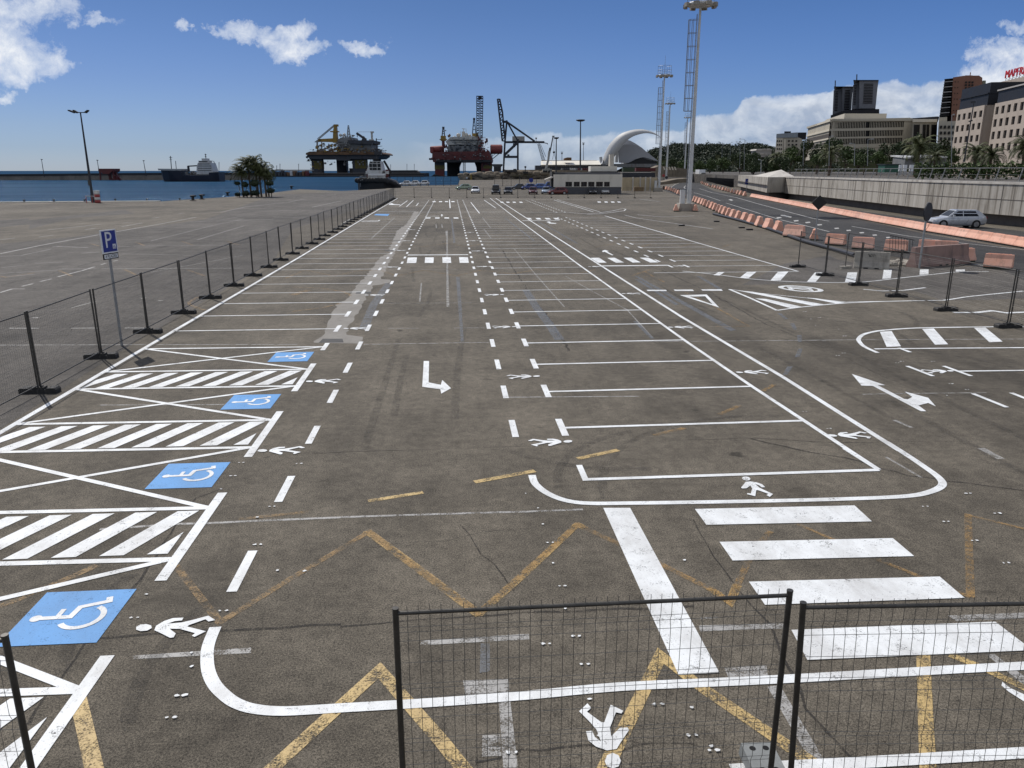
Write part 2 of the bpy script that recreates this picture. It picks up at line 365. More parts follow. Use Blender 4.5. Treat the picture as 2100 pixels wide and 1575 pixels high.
bn = t.new('ShaderNodeBump'); bn.inputs['Strength'].default_value = 1.0; bn.inputs['Distance'].default_value = 0.6; t.link(hgt, bn.inputs['Height'])
t.link(bn.outputs[0], df.inputs['Normal']); t.link(bn.outputs[0], gl.inputs['Normal'])
mx = t.new('ShaderNodeMixShader'); mx.inputs['Fac'].default_value = 0.045; t.link(df.outputs[0], mx.inputs[1]); t.link(gl.outputs[0], mx.inputs[2]); t.link(mx.outputs[0], t.n['Material Output'].inputs['Surface'])
sea = MB(); sea.quad((-40000,-400,-2.6),(40000,-400,-2.6),(40000,50000,-2.6),(-40000,50000,-2.6))
tag(sea.build('sea_water', m), 'deep blue rippled harbour water with sun glints', 'water', kind='structure')
q = MB()   # pale concrete coping along the quay edge
def strip(mb, pts, w, z0, z1):
    for a, b_ in zip(pts[:-1], pts[1:]):
        a, b_ = Vector(a), Vector(b_); d = (b_-a).normalized(); nn = Vector((d.y, -d.x))*w
        mb.add([(a.x,a.y,z0),(b_.x,b_.y,z0),(b_.x+nn.x,b_.y+nn.y,z0),(a.x+nn.x,a.y+nn.y,z0),(a.x,a.y,z1),(b_.x,b_.y,z1),(b_.x+nn.x,b_.y+nn.y,z1),(a.x+nn.x,a.y+nn.y,z1)],
               [(0,3,2,1),(4,5,6,7),(0,1,5,4),(1,2,6,5),(2,3,7,6),(3,0,4,7)])
strip(q, shore[0:4], 1.6, -1.0, 0.12)
tag(q.build('quay_coping', mat('pale_coping', (0.5,0.46,0.4), 0.8, var=0.2, scale=0.6)), 'pale concrete coping along the quay edge', 'kerb', kind='structure')
# ---------------------------------------------------------------- painted markings (sheets a few mm above the asphalt)
M_WHITE = paint('white_road_paint', (0.80, 0.82, 0.82), wear=0.385, dirt=(0.44, 0.43, 0.41))
M_YEL = paint('yellow_road_paint', (0.57, 0.41, 0.17), wear=0.47, dirt=(0.38, 0.27, 0.13))
M_YELF = paint('faded_yellow_paint', (0.46, 0.28, 0.10), wear=0.51, amount=0.62, dirt=(0.20, 0.14, 0.07))
M_OLD = paint('old_white_paint', (0.44, 0.43, 0.41), wear=0.475, amount=0.9, dirt=(0.27, 0.26, 0.24))
M_THIN = paint('thin_grey_paint', (0.50, 0.49, 0.46), wear=0.46, amount=0.62, dirt=(0.22, 0.21, 0.2))
M_LANE = paint('lane_paint', (0.58, 0.57, 0.54), wear=0.40, amount=0.9, dirt=(0.32, 0.31, 0.29))
M_COVER = paint('grey_cover_paint', (0.20, 0.215, 0.235), wear=0.45, amount=0.55, dirt=(0.13, 0.13, 0.13))
M_BLUE = paint('blue_road_paint', (0.085, 0.30, 0.64), wear=0.37, dirt=(0.07, 0.22, 0.46))
M_PATCH = paint('pale_patch', (0.25, 0.235, 0.21), wear=0.36, dirt=(0.17, 0.155, 0.135), rough=0.9)
M_TAR = paint('dark_seam', (0.022, 0.020, 0.018), wear=0.46, amount=0.62, dirt=(0.05,0.045,0.04), rough=0.9)
M_SKID = paint('tyre_mark', (0.030, 0.028, 0.026), wear=0.50, amount=0.27, dirt=(0.05,0.046,0.042), rough=0.85)
Z_PATCH, Z_TAR, Z_OLD, Z_COVER, Z_YEL, Z_BLUE, Z_WHITE, Z_SYM = 0.002, 0.0026, 0.0032, 0.0044, 0.0052, 0.0064, 0.0072, 0.0112
def lay(pt, name, m, label=None):
    o = pt.build(name, m, ground); return tag(o, label) if label else o
def interp(tab, v):
    for (a, x0), (b, x1) in zip(tab[:-1], tab[1:]):
        if v <= b: return x0 + (x1-x0)*(v-a)/(b-a)
    return tab[-1][1]
EDGE = [(0,-8.40),(20,-8.46),(45,-8.56),(77,-8.85),(141,-9.35)]
INNER = [(0,6.86),(11.2,6.86),(16.2,6.70),(21,6.62),(40,6.56),(90,6.7),(140,7.0)]
OUTER = [(0,7.72),(12,7.70),(17,7.74),(24.7,7.60),(60,7.66),(140,8.0)]
# grounds of another tone
pt = Paint(Z_PATCH)
def rough(pts, step=.35, jit=.07, seed=2):
    r = random.Random(seed); out = []
    for a, b_ in zip(pts, pts[1:]+pts[:1]):
        m = max(1, int(math.dist(a, b_)/step))
        for i in range(m): out.append((a[0]+(b_[0]-a[0])*i/m + r.uniform(-jit,jit), a[1]+(b_[1]-a[1])*i/m + r.uniform(-jit,jit)))
    return out
pt.poly(rough([G(600+x/4.2, 390+y/4.2) for x, y in [(1045,185),(985,290),(900,350),(870,430),(830,500),(840,540),(750,580),(640,730),(525,860),(500,910),(380,990),(300,1130),(260,1260),(185,1300),(190,1318),(600,1318),(610,1262),(450,1250),(500,1150),(590,1000),(650,890),(700,820),(850,795),(850,770),(760,765),(860,580),(880,545),(970,410),(1035,290),(1090,185)]]))
lay(pt, 'repair_patch', M_PATCH, 'pale grey repaired trench along the walkway line')
pt = Paint(0.0016)
pt.px([(0,500),(140,487),(420,450),(560,400),(700,393),(790,388),(812,404),(600,470),(380,560),(200,640),(0,720)])
pt.px([(0,720),(200,640),(380,560),(600,470),(560,536),(280,700),(0,880)])
lay(pt, 'outer_asphalt', M_GREY, 'greyer asphalt outside the fence')
pt = Paint(Z_PATCH)
pt.px([(500,565),(740,445),(1000,395),(1040,420),(1250,462),(1900,462),(2100,500),(2100,640),(1900,650),(1640,652),(1480,600),(1200,548),(1100,552)], 2.763, 1340, 380)
pt.px([(60,452),(255,430),(275,438),(150,447),(60,470)]); pt.px([(0,452),(60,447),(60,460),(0,466)])
lay(pt, 'gateway_asphalt', M_GREY, 'greyer asphalt of the gateway behind the right fence')
pt = Paint(Z_TAR)
for q in ([(225,1315),(440,1312),(430,1280),(260,1280)], [(540,892),(670,892),(682,875),(555,875)], [(790,527),(868,527),(872,518),(800,518)], [(862,440),(925,440),(928,434),(866,434)]):
    pt.px(q, 4.2, 600, 390)
lay(pt, 'drain_grating', mat('drain_iron', (0.03,0.028,0.026), 0.7), 'dark drain grating sunk in the pale trench')
# seams, cracks and stains
pt = Paint(Z_TAR)
def wander(pts, w, k, ox, oy, jit=0.05, seed=1):
    r = random.Random(seed); P0 = [G(ox+x/k, oy+y/k) for x, y in pts]; out = []
    for a, b_ in zip(P0[:-1], P0[1:]):
        L = math.dist(a, b_); m = max(2, int(L/0.25))
        for i in range(m): out.append((a[0]+(b_[0]-a[0])*i/m + r.uniform(-jit,jit), a[1]+(b_[1]-a[1])*i/m + r.uniform(-jit,jit)))
    out.append(P0[-1]); ww = w
    ws = []
    for _ in out: ww = max(w*.25, min(w*1.3, ww + r.uniform(-.3,.3)*w)); ws.append(ww)
    pt.ribbon(out, ws)
wander([(130,520),(240,710),(300,790),(400,950),(480,1040),(570,1170),(650,1300),(700,1385)], 0.07, 4.2, 1000, 390, 0.05, 1)
wander([(1500,690),(1800,830),(2100,1000)], 0.06, 4.2, 1000, 390, 0.04, 2)
wander([(200,20),(500,190),(740,290),(1000,400),(1200,500),(1450,610)], 0.05, 3, 1400, 600, 0.04, 3)
wander([(0,745),(270,725),(700,690),(1100,672),(1500,655),(1900,640)], 0.035, 2.625, 700, 1000, 0.02, 4)
wander([(0,880),(250,860),(500,850),(760,828),(1000,815),(1250,800),(1917,770)], 0.035, 2.739, 0, 1000, 0.02, 5)
wander([(640,930),(1000,918),(1250,908),(1550,898),(1700,908),(1960,905)], 0.03, 1, 0, 0, 0.02, 6)
wander([(1260,0),(1100,60),(1000,200),(880,380),(780,520),(600,700),(480,880),(350,1060),(240,1190),(160,1330)], 0.028, 2.739, 0, 1000, 0.02, 7)
wander([(560,1330),(460,1430),(380,1540),(330,1640)], 0.03, 3, 0, -400+640-50, 0.02, 8)
wander([(1000,1575),(700,1240),(480,760),(300,560),(140,330),(60,180)], 0.03, 2.739, 1400, 1000, 0.02, 9)
wander([(720,1480),(960,1420),(1180,1395),(1500,1400),(1700,1370),(1900,1380)], 0.022, 2.625, 700, 1000, 0.03, 10)
wander([(640,200),(760,360),(880,470),(930,560)], 0.016, 2.625, 700, 1000, 0.03, 11)
wander([(120,330),(300,300),(560,290),(760,240),(1040,220)], 0.014, 2.625, 700, 1000, 0.03, 12)
wander([(350,1150),(900,1135),(1500,1120),(2100,1105)], 0.05, 4.2, 600, 390-40, 0.03, 14)
wander([(330,960),(1000,975),(1620,968)], 0.09, 4.2, 600, 390, 0.08, 15)
wander([(0,560),(300,535),(700,470),(1100,400),(1500,330)], 0.06, 4.2, 0, 380+65, 0.05, 16)
wander([(0,862),(420,770),(900,640),(1500,510),(2100,300)], 0.07, 4.2, 0, 380, 0.05, 17)
wander([(430,1),(700,65),(1000,120),(1400,230),(2100,320)], 0.05, 3, 1400, 900, 0.04, 18)
lay(pt, 'asphalt_seam', M_TAR, 'dark cracked seams wandering across the asphalt')
pt = Paint(Z_TAR+.0003)
for P_, w in ([(990,90),(1150,95),(1300,112),(1400,145),(1440,185),(1430,215)], .16), ([(700,150),(1000,180),(1200,240),(1330,330)], .14), ([(760,140),(1060,168),(1280,226),(1420,320)], .14): pt.line(smooth([G(1400+x/3, 600+y/3) for x, y in P_], 5), w)
r = random.Random(19)
for u in (-1.6, -.1, 8.6, 10.2, -1.2, 9.1):
    v = r.uniform(6, 16)
    while v < 95:
        L = r.uniform(3, 11); du = r.uniform(-.5,.5); pt.line(smooth([(u+du*.2, v), (u+du*.6+r.uniform(-.1,.1), v+L*.5), (u+du, v+L)], 4), r.uniform(.12,.2)); v += L + r.uniform(2, 12)
for (x, y, a, b_) in ((1500,990,260,14),(640,1240,200,30),(1750,1010,240,20),(1250,860,220,12),(900,1340,260,34),(1850,780,160,10)):
    c = G(x, y); rr = r.uniform(2.2, 4.5); a0 = r.uniform(0,6.28); pt.line([(c[0]+rr*math.cos(a0+i*.12), c[1]+rr*math.sin(a0+i*.12)) for i in range(r.randint(8,16))], .15)
lay(pt, 'tyre_mark', M_SKID, 'faint dark tyre scuffs on the asphalt')
# old, faded markings
pt = Paint(Z_OLD); o_ = (2.739, 0, 1000); z6 = (2.625, 700, 1000); z7 = (2.739, 1400, 1000)
pt.px([(745,945),(1410,900),(1410,930),(750,965)], *o_)
pt.px([(430,825),(1010,788),(1012,818),(425,850)], *z6)
pt.px([(655,1040),(900,1030),(905,1100),(668,1125)], *z6); pt.px([(845,1110),(905,1105),(950,1509),(872,1509)], *z6); pt.px([(760,1335),(855,1330),(862,1445),(757,1450)], *z6)
pt.px([(1925,745),(2100,738),(2100,768),(1930,775)], *z6)
pt.px([(100,775),(580,765),(575,792),(95,805)], *z7); pt.px([(235,1015),(470,1000),(480,1060),(260,1078)], *z7)
pt.px([(475,1120),(545,1110),(800,1540),(720,1540)], *z7); pt.px([(1490,720),(1917,703),(1917,735),(1540,752)], *z7); pt.px([(1705,940),(1750,936),(1917,1060),(1917,1110)], *z7)
pt.px([(1930,700),(2025,696),(2025,706),(1935,708)], *z6)
pt.pxline([(0,160),(300,150),(700,138),(1000,130),(1300,118)], 0.055, *z6); pt.pxline([(560,235),(1000,205),(1180,200),(1500,185),(1917,168)], 0.06, *o_)
lay(pt, 'old_white_lines', M_OLD, 'worn grey-white remains of older markings')
pt = Paint(Z_OLD+0.0007)
for P_ in ([(0,708),(300,707)], [(320,707),(610,706.5)], [(746,706.5),(1014,702)], [(1080,702.5),(1500,699.5),(1760,697),(2100,695.5)]): pt.pxline(P_, 0.07)
pt.pxline([(820,1190),(1085,1190)], .06, 4.2, 600, 390); pt.pxline([(1390,1188),(1690,1186)], .06, 4.2, 600, 390)
pt.pxline([(790,975),(1080,974),(1550,970)], .05, 4.2, 600, 390); pt.pxline([(1330,350),(1333,700),(1338,1005)], .10, 4.2, 600, 390)
pt.pxline([(1110,800),(1095,960)], .06, 4.2, 600, 390); pt.pxline([(330,683),(1560,683)], .05, 4.2, 600, 390)
pt.pxline([(880,235),(680,415)], .09, 4.2, 600, 390); pt.pxline([(1635,235),(1705,325)], .09, 4.2, 600, 390); pt.pxline([(1648,335),(1710,415)], .09, 4.2, 600, 390)
pt.pxline([(1235,295),(1240,325)], .1, 4.2, 600, 390); pt.pxline([(1285,295),(1290,325)], .1, 4.2, 600, 390); pt.pxline([(1325,355),(1327,390)], .16, 4.2, 600, 390)
pt.pxline([(1035,815),(1310,813)], .07); pt.pxline([(205,831),(460,830)], .06)
pt.pxline([(225,500),(420,735),(660,1005)], .05, 4.2, 1000, 390); pt.pxline([(670,740),(900,870),(1200,1030),(1420,1270)], .05, 4.2, 1000, 390)
pt.pxline([(1105,627),(1300,622),(1870,617)], .05, 3, 1400, 600); pt.pxline([(1250,1012),(1470,1140)], .05, 3, 1400, 600); pt.pxline([(1835,958),(1960,1025)], .14, 3, 1400, 600); pt.pxline([(1300,785),(1410,832)], .08, 3, 1400, 600)
pt.pxline([(1540,1178),(2100,1176)], .05, 4.2, 1000, 390)
lay(pt, 'faint_white_lines', M_THIN, 'faint thin white lines of an older layout')
M_OUT = paint('quay_line_paint', (0.52, 0.51, 0.48), wear=0.42, amount=0.8, dirt=(0.26, 0.25, 0.24))
pt = Paint(Z_OLD+0.0009); z1 = (4.2, 0, 380)
for P_, w in [([(0,590),(350,518),(830,430),(1400,330),(1690,275)], .13), ([(1690,240),(1900,232),(2100,190)], .12), ([(455,525),(760,538)], .1), ([(900,530),(1500,518),(2000,517)], .06), ([(510,722),(1200,718),(2100,714)], .07),
              ([(0,925),(105,893),(210,893)], .1), ([(500,788),(710,735),(815,702)], .1), ([(345,830),(445,806)], .1), ([(190,870),(285,848)], .1), ([(735,382),(830,368)], .12), ([(1045,357),(1225,325)], .12),
              ([(1310,283),(1375,276)], .12), ([(1055,325),(1130,318)], .1), ([(410,385),(870,335)], .12), ([(330,445),(460,430)], .1), ([(0,470),(130,455)], .1), ([(700,585),(860,575)], .1), ([(0,612),(180,605),(300,580),(440,550)], .06),
              ([(300,672),(560,664)], .05), ([(0,760),(250,745),(500,730)], .05), ([(60,790),(300,765)], .05), ([(80,1232),(335,1232)], .08), ([(615,1232),(845,1230)], .08), ([(1075,1230),(1300,1230)], .08),
              ([(280,1142),(330,1140)], .1), ([(1215,975),(1260,970)], .1), ([(1360,995),(1405,993)], .1), ([(0,710),(220,690)], .05), ([(1540,245),(1590,238)], .1), ([(870,685),(910,672)], .08), ([(975,655),(1015,645)], .08),
              ([(620,1055),(830,1000)], .05), ([(1040,590),(1700,604)], .04), ([(1300,750),(1900,640),(2100,600)], .04), ([(1700,470),(2100,350)], .05), ([(1300,480),(1900,330),(2100,290)], .05), ([(1900,300),(2100,262)], .05)]:
    pt.pxline(P_, w, *z1)
for P_ in ([(430,433),(560,432),(740,430)], [(500,425),(590,415),(625,408)], [(560,445),(640,447)], [(640,425),(700,412)], [(600,405),(690,399)], [(700,460),(720,448)], [(390,455),(560,450)]): pt.pxline(P_, .12)
lay(pt, 'quay_lines', M_OUT, 'thin worn lines criss-crossing the outer quay')
pt = Paint(Z_COVER)
pt.px([(1265,742),(1295,742),(1740,985),(2140,1205),(2090,1215),(1680,985)], 4.2, 1000, 390); pt.px([(1270,770),(1300,768),(1648,985),(1618,992)], 4.2, 1000, 390)
pt.px([(1795,740),(1830,740),(2030,855),(2000,862)], 4.2, 1000, 390); pt.px([(1408,750),(1440,750),(1475,1305),(1448,1305)], 4.2, 600, 390); pt.px([(1362,240),(1375,240),(1403,452),(1384,452)], 4.2, 600, 390)
pt.pxline([(330,860),(420,1010),(520,1140),(620,1290)], .3, 4.2, 1000, 390); pt.pxline([(150,240),(400,435)], .14, 4.2, 1000, 390); pt.pxline([(430,270),(600,360),(770,458)], .16, 4.2, 1000, 390)
pt.pxline([(830,800),(700,980),(610,1200)], .3, 4.2, 600, 390)
pt.pxline([(1270,1130),(1420,1280)], .12, 4.2, 1000, 390)
for q in ([(582,128),(605,128),(650,162),(630,166)], [(660,190),(685,190),(706,227),(684,230)], [(704,262),(731,262),(733,303),(708,306)], [(711,346),(737,346),(722,396),(690,399)], [(645,455),(677,455),(645,505),(612,508)]): pt.px(q, 3, 1400, 600)
pt.px([(750,840),(800,840),(800,990),(745,1000)], *z6)
lay(pt, 'grey_covered_lines', M_COVER, 'older lines painted out in blue-grey')
# yellow markings
pt = Paint(Z_YEL)
pt.pxline([(330,1510+300),(560,1575),(778,1375),(905,1520),(1000,1640)], .135); pt.pxline([(1225,1610),(1355,1345),(1444,1414),(1655,1557),(1720,1600)], .135)
pt.pxline([(1893,1335),(1897,1450),(1904,1600)], .125); pt.pxline([(1948,1343),(2010,1368),(2130,1425)], .10); pt.pxline([(161,1435),(193,1575),(205,1640)], .135)
pt.pxline([(973,989),(1097,966)], .12); pt.pxline([(1185,941),(1268,923)], .12); pt.pxline([(755,1028),(868,1010)], .10)
lay(pt, 'yellow_zigzag', M_YEL, 'worn ochre zigzag lines in the foreground')
pt = Paint(Z_YEL+.0004); M_YELM = paint('half_worn_yellow', (0.50, 0.33, 0.12), wear=0.50, amount=0.85, dirt=(0.30, 0.20, 0.09))
pt.pxline([(752,1089),(870,1176),(984,1262)], .125); pt.pxline([(980,1262),(1080,1174),(1186,1074)], .105); pt.pxline([(1180,1074),(1200,1084)], .12); pt.pxline([(1455,1207),(1497,1236),(1512,1200)], .11)
lay(pt, 'worn_yellow_zigzag', M_YELM, 'half worn ochre zigzag across the middle foreground')
pt = Paint(Z_YEL+0.001)
pt.pxline([(360,1160),(451,1277),(600,1185),(757,1091),(860,1170),(982,1258),(1080,1170),(1184,1076),(1330,1145),(1470,1215),(1495,1235),(1545,1130),(1580,1090)], .09); pt.pxline([(1340,893),(1405,878)], .11); pt.pxline([(1475,850),(1517,832)], .10); pt.pxline([(1565,802),(1588,789)], .10)
pt.pxline([(490,1065),(635,1050)], .08); pt.pxline([(200,1160),(120,1195),(0,1245)], .11); pt.pxline([(1985,1055),(1990,1225)], .09); pt.pxline([(1985,1057),(2100,1085)], .06); pt.pxline([(1800,1148),(1990,1225)], .07)
pt.pxline([(1635,1075),(1720,1112)], .06)
pt.pxline([(-60,760),(110,687),(345,740),(600,690),(760,690),(895,740),(1130,690),(1410,738),(1620,690),(1890,722),(2130,680)], .10, 4.2, 600, 390)
pt.pxline([(300,455),(560,480),(820,455),(1130,488),(1330,458),(1500,488),(1620,465)], .1, 4.2, 600, 390); pt.pxline([(0,1045),(250,1015),(420,975)], .12, 4.2, 600, 390); pt.pxline([(0,835),(250,845),(440,875),(490,900),(500,912)], .12, 4.2, 600, 390)
pt.pxline([(0,905),(140,860)], .3, 4.2, 600, 390)
pt.pxline([(1250,735),(1400,685)], .12, 4.2, 1000, 390); pt.pxline([(1345,695),(1430,745),(1345,748)], .08, 4.2, 1000, 390); pt.pxline([(1470,765),(1520,792)], .1, 4.2, 1000, 390); pt.pxline([(1700,880),(1830,940),(2100,1080)], .06, 4.2, 1000, 390)
pt.pxline([(745,730),(930,685)], .1, 4.2, 1000, 390); pt.pxline([(210,725),(420,685),(530,695)], .08, 4.2, 1000, 390); pt.pxline([(930,490),(1100,460)], .1, 4.2, 1000, 390); pt.pxline([(1310,495),(1410,462)], .1, 4.2, 1000, 390); pt.pxline([(1650,490),(1755,462)], .1, 4.2, 1000, 390); pt.pxline([(2020,490),(2090,468)], .1, 4.2, 1000, 390); pt.pxline([(200,483),(400,463)], .1, 4.2, 1000, 390); pt.pxline([(600,483),(740,463)], .1, 4.2, 1000, 390)
for P_ in ([(510,735),(620,783)], [(1075,727),(1190,780)], [(1610,727),(1760,780)], [(780,503),(850,523)], [(1170,490),(1245,520)], [(1565,483),(1665,517)], [(1955,483),(2060,515)], [(0,785),(50,793),(300,755)], [(1830,935),(1700,965),(1625,1010),(1640,1035),(1760,1075)]): pt.pxline(P_, .13, *z1)
pt.pxline([(210,98),(410,208),(120,212)], .06, 3, 1400, 600)
lay(pt, 'faded_yellow_lines', M_YELF, 'faded yellow-brown lines almost worn away')
# fresh white lines: bays on both sides, walkway dashes, edges
pt = Paint(Z_WHITE)
pt.line([(x, v) for v, x in EDGE], .13)
dis = [21.16, 18.65, 17.12, 14.65, 13.10, 10.57, 9.04, 6.51]
for v in dis: pt.line([(interp(EDGE, v), v+.08), (-3.56, v-.03)], .11)
for a, b_ in ((0,1),(2,3),(4,5),(6,7)):
    va, vb = dis[a], dis[b_]; e = interp(EDGE, va)
    pt.line([(e, va+.1), (-3.6, vb-.02)], .10); pt.line([(e+.05, vb+.1), (-3.6, va-.03)], .10)
pt.line([(interp(EDGE,4), 4.1), (-3.56, 3.95)], .11)
for a, b_ in ((16.65,19.19),(12.59,15.18),(8.48,11.08),(4.4,7.01)): pt.line([(-3.53, a), (-3.53, b_)], .14)
pt.line([(-3.55, 20.7), (-3.55, 21.6)], .13)
for v0, v1 in ((17.24,18.5),(13.22,14.53),(9.16,10.45),(4.1,6.40)):
    u = -9.2
    while u < -3.7:
        k = .5*(v1-v0)/1.2; q = [(u,v0),(u+.30,v0),(u+.30+k,v1),(u+k,v1)]
        lo, hi = -8.33, -3.68; r = []
        for (xa,ya),(xb,yb) in zip(q, q[1:]+q[:1]):     # clip to the hatched box
            ts = sorted([t for t in ((lo-xa)/(xb-xa) if xb != xa else -1, (hi-xa)/(xb-xa) if xb != xa else -1) if 0 < t < 1])
            for t in [0]+ts:
                x, y = xa+(xb-xa)*t, ya+(yb-ya)*t
                if lo-1e-6 <= x <= hi+1e-6: r.append((x,y))
        if len(r) >= 3: pt.poly(r)
        u += .585
lay(pt, 'disabled_bay_lines', M_WHITE, 'white crossed lines and hatching of the disabled bays')
pt = Paint(Z_WHITE)
for k in range(0, 44):
    v = 23.68 + 2.5*k
    if v > 131: break
    if 86 < v < 90.5: continue
    pt.line([(interp(EDGE, v), v), (-3.62, v-.02)], .075 if v > 30 else .09)
for k in range(0, 48):
    v = 13.73 + 2.485*k
    if v > 131: break
    if 42 < v < 43 or 86 < v < 88: continue
    pt.line([(2.08, v-.03), (interp(INNER, v), v+.04)], .08 if v > 30 else .10)
pt.line([(2.03, 11.78), (2.03, 11.16), (6.86, 11.19)], .10)
pt.line([(x, v) for v, x in INNER if v > 5 or v == 0][1:], .10)
pt.line([(interp(INNER,11.2), 11.2), (6.8, 12.2)], .10)
for k in range(0, 19):
    v = 36.12 + 2.49*k
    pt.line([(12.0 if k else 9.6, v), (16.62, v-.02)], .08)
pt.line([(16.70,36.1),(16.60,45),(16.56,63),(16.6,84)], .11)
for k in range(0, 12): v = 94 + 2.6*k; pt.line([(13.6, v), (17.6, v)], .07)
pt.line([(17.6, 92), (17.9, 132)], .1); pt.line([(-9.2, 136.5), (8, 134.5), (34, 129.5)], .14)
pt.pxline([(505,193),(700,193),(850,205),(960,196),(1080,178),(1170,158),(1190,165),(1175,178),(1090,190),(960,205),(860,210)], .14, 4.2, 1000, 390)
pt.pxline([(300,190),(500,192)], .14, 4.2, 1000, 390); pt.pxline([(730,186),(1060,182)], .16, 4.2, 600, 390); pt.pxline([(1110,190),(1830,188)], .16, 4.2, 600, 390); pt.pxline([(565,268),(740,265),(750,258)], .14, 4.2, 600, 390)
pt.pxline([(570,85),(740,135),(910,188)], .12, 4.2, 1000, 390); pt.pxline([(1310,78),(1480,98)], .1, 4.2, 1000, 390)
pt.pxline([(1030,228),(1300,308),(1700,420)], .11, 4.2, 1000, 390); pt.pxline([(1290,212),(1500,232),(1780,222)], .1, 4.2, 1000, 390); pt.pxline([(1180,215),(1280,240),(1940,335)], .08, 4.2, 1000, 390)
pt.pxline([(990,90),(920,140)], .12, 4.2, 600, 390); pt.pxline([(1040,88),(980,145)], .12, 4.2, 600, 390); pt.pxline([(1085,110),(1065,135)], .12, 4.2, 600, 390); pt.pxline([(1352,82),(1357,155)], .14, 4.2, 600, 390); pt.pxline([(1535,105),(1610,200)], .12, 4.2, 600, 390); pt.pxline([(1650,85),(1750,155)], .12, 4.2, 600, 390)
lay(pt, 'parking_bay_lines', M_WHITE, 'fresh white lines of the ordinary parking bays')
pt = Paint(Z_WHITE+.0004*1)
for k in range(0, 50):
    v = 8.66 + 2.51*k
    if v > 132: break
    ln = .5 if v > 11 else .5
    pt.line([(-2.62 - .0012*v*0, v-ln), (-2.62, v+ln)], .12)
    v = 23.7 + 2.5*k
    if v < 132: pt.line([(-3.56, v-.5), (-3.56, v+.5)], .13)
    v = 13.75 + 2.5*k
    if v < 132: pt.line([(1.10, v-.5), (1.10, v+.5)], .12)
    v = 13.75 + 2.5*k
    if v < 132: pt.line([(2.02, v-.5), (2.02, v+.5)], .13)
    v = 38.7 + 2.48*k
    if v < 82: pt.line([(11.1, v-.5), (11.1, v+.5)], .13); pt.line([(11.95, v-.5), (11.95, v+.5)], .13)
    v = 92 + 2.5*k
    if v < 132: pt.line([(12.4, v-.6), (12.4, v+.6)], .13); pt.line([(13.4, v-.6), (13.4, v+.6)], .13)
for q in ([(1380,455),(1540,517)], [(1605,455),(1775,517)], [(1785,625),(1995,710)], [(2020,620),(2120,660)], [(1330,343),(1400,370)]): pt.pxline(q, .11, 3, 1400, 600)
pt.pxline([(1700,487),(2130,482)], .10, 3, 1400, 600)
lay(pt, 'walkway_dashes', M_WHITE, 'short white dashes edging the pedestrian walkways')
pt = Paint(Z_WHITE+.0004*2)
pt.line([(x, v) for v, x in OUTER if v > 10], .12)
pt.line(smooth([G(*p) for p in [(1091,975),(1098,993),(1122,1012),(1160,1027),(1210,1033),(1300,1032.5),(1500,1029.5),(1700,1025),(1850,1019),(1905,1010),(1932,996),(1925,980),(1897,959),(1860,934),(1817,906.7)]], 4), .12)
pt.line(smooth([G(*p) for p in [(442,1287),(430,1316),(425,1340),(427,1375),(440,1405),(462,1428),(486,1444),(522,1455),(584,1459.5),(700,1453),(900,1441),(1081,1427),(1271,1409.5),(1500,1399),(1656,1391),(1900,1377),(2130,1365)]], 4), .125)
pt.line([G(*p) for p in [(1500,1580),(1590,1574),(1750,1566),(1900,1557),(2130,1543)]], .125)
pt.line([G(*p) for p in [(1583,1560+25),(1560,1600)]], .12)
pt.px([(1795,1095),(1840,1130),(1917,1165),(1917,1205),(1830,1150),(1790,1115)], *z7)
lay(pt, 'walkway_edge_line', M_WHITE, 'thick white line rounding the walkway corners')
# lower right: rounded island, hatched nose, curve with broad bars
pt = Paint(Z_WHITE+.0004*3)
pt.line(smooth([G(1400+x/3, 600+y/3) for x, y in [(1200,372),(1120,335),(1088,305),(1083,285),(1110,260),(1165,244),(1230,234),(1400,221),(1600,216),(1900,212),(2130,210)]], 4), .12)
pt.pxline([(1180,348),(1700,343),(2130,340)], .10, 3, 1400, 600)
for q in ([(1213,243),(1285,238),(1343,332),(1255,336)], [(1473,225),(1545,222),(1633,320),(1552,322)], [(1792,218),(1862,216),(1968,303),(1887,307)]): pt.px(q, 3, 1400, 600)
lay(pt, 'island_marking', M_WHITE, 'rounded white island with three broad bars')
pt = Paint(Z_WHITE+.0004*4); zc = (2.763, 1340, 380)
pt.line(smooth([G(1340+x/2.763, 380+y/2.763) for x, y in [(1640,653),(1390,657),(1090,668),(850,690),(700,710)]], 3), .11)
pt.pxline([(700,710),(560,645),(430,590)], .12, *zc); pt.pxline([(430,590),(600,612),(870,640),(1090,662),(1390,657)], .07, *zc)
for q in ([(480,598),(560,604),(965,676),(895,682)], [(575,642),(640,645),(845,690),(775,697)], [(865,637),(930,643),(1085,665),(1035,671)]): pt.px(q, *zc)
pt.line(smooth([G(1340+x/2.763, 380+y/2.763) for x, y in [(1640,653),(1700,645),(1800,630),(2100,600)]], 3), .11)
pt.pxline([(1700,722),(1830,722),(1920,712),(2000,724),(2110,720)], .2, *zc)
pt.pxline([(1190,590),(1300,600),(1420,596),(1540,581)], .13, *zc)
lay(pt, 'hatched_nose', M_WHITE, 'white hatched triangle splitting the entrance lanes')
pt = Paint(Z_WHITE+.0004*5)
pt.line(smooth([G(1340+x/2.763, 380+y/2.763) for x, y in [(165,487),(350,506),(550,531),(760,546),(940,551),(1080,552),(1200,548),(1400,526),(1600,504),(1720,492),(1900,489)]], 3), .10)
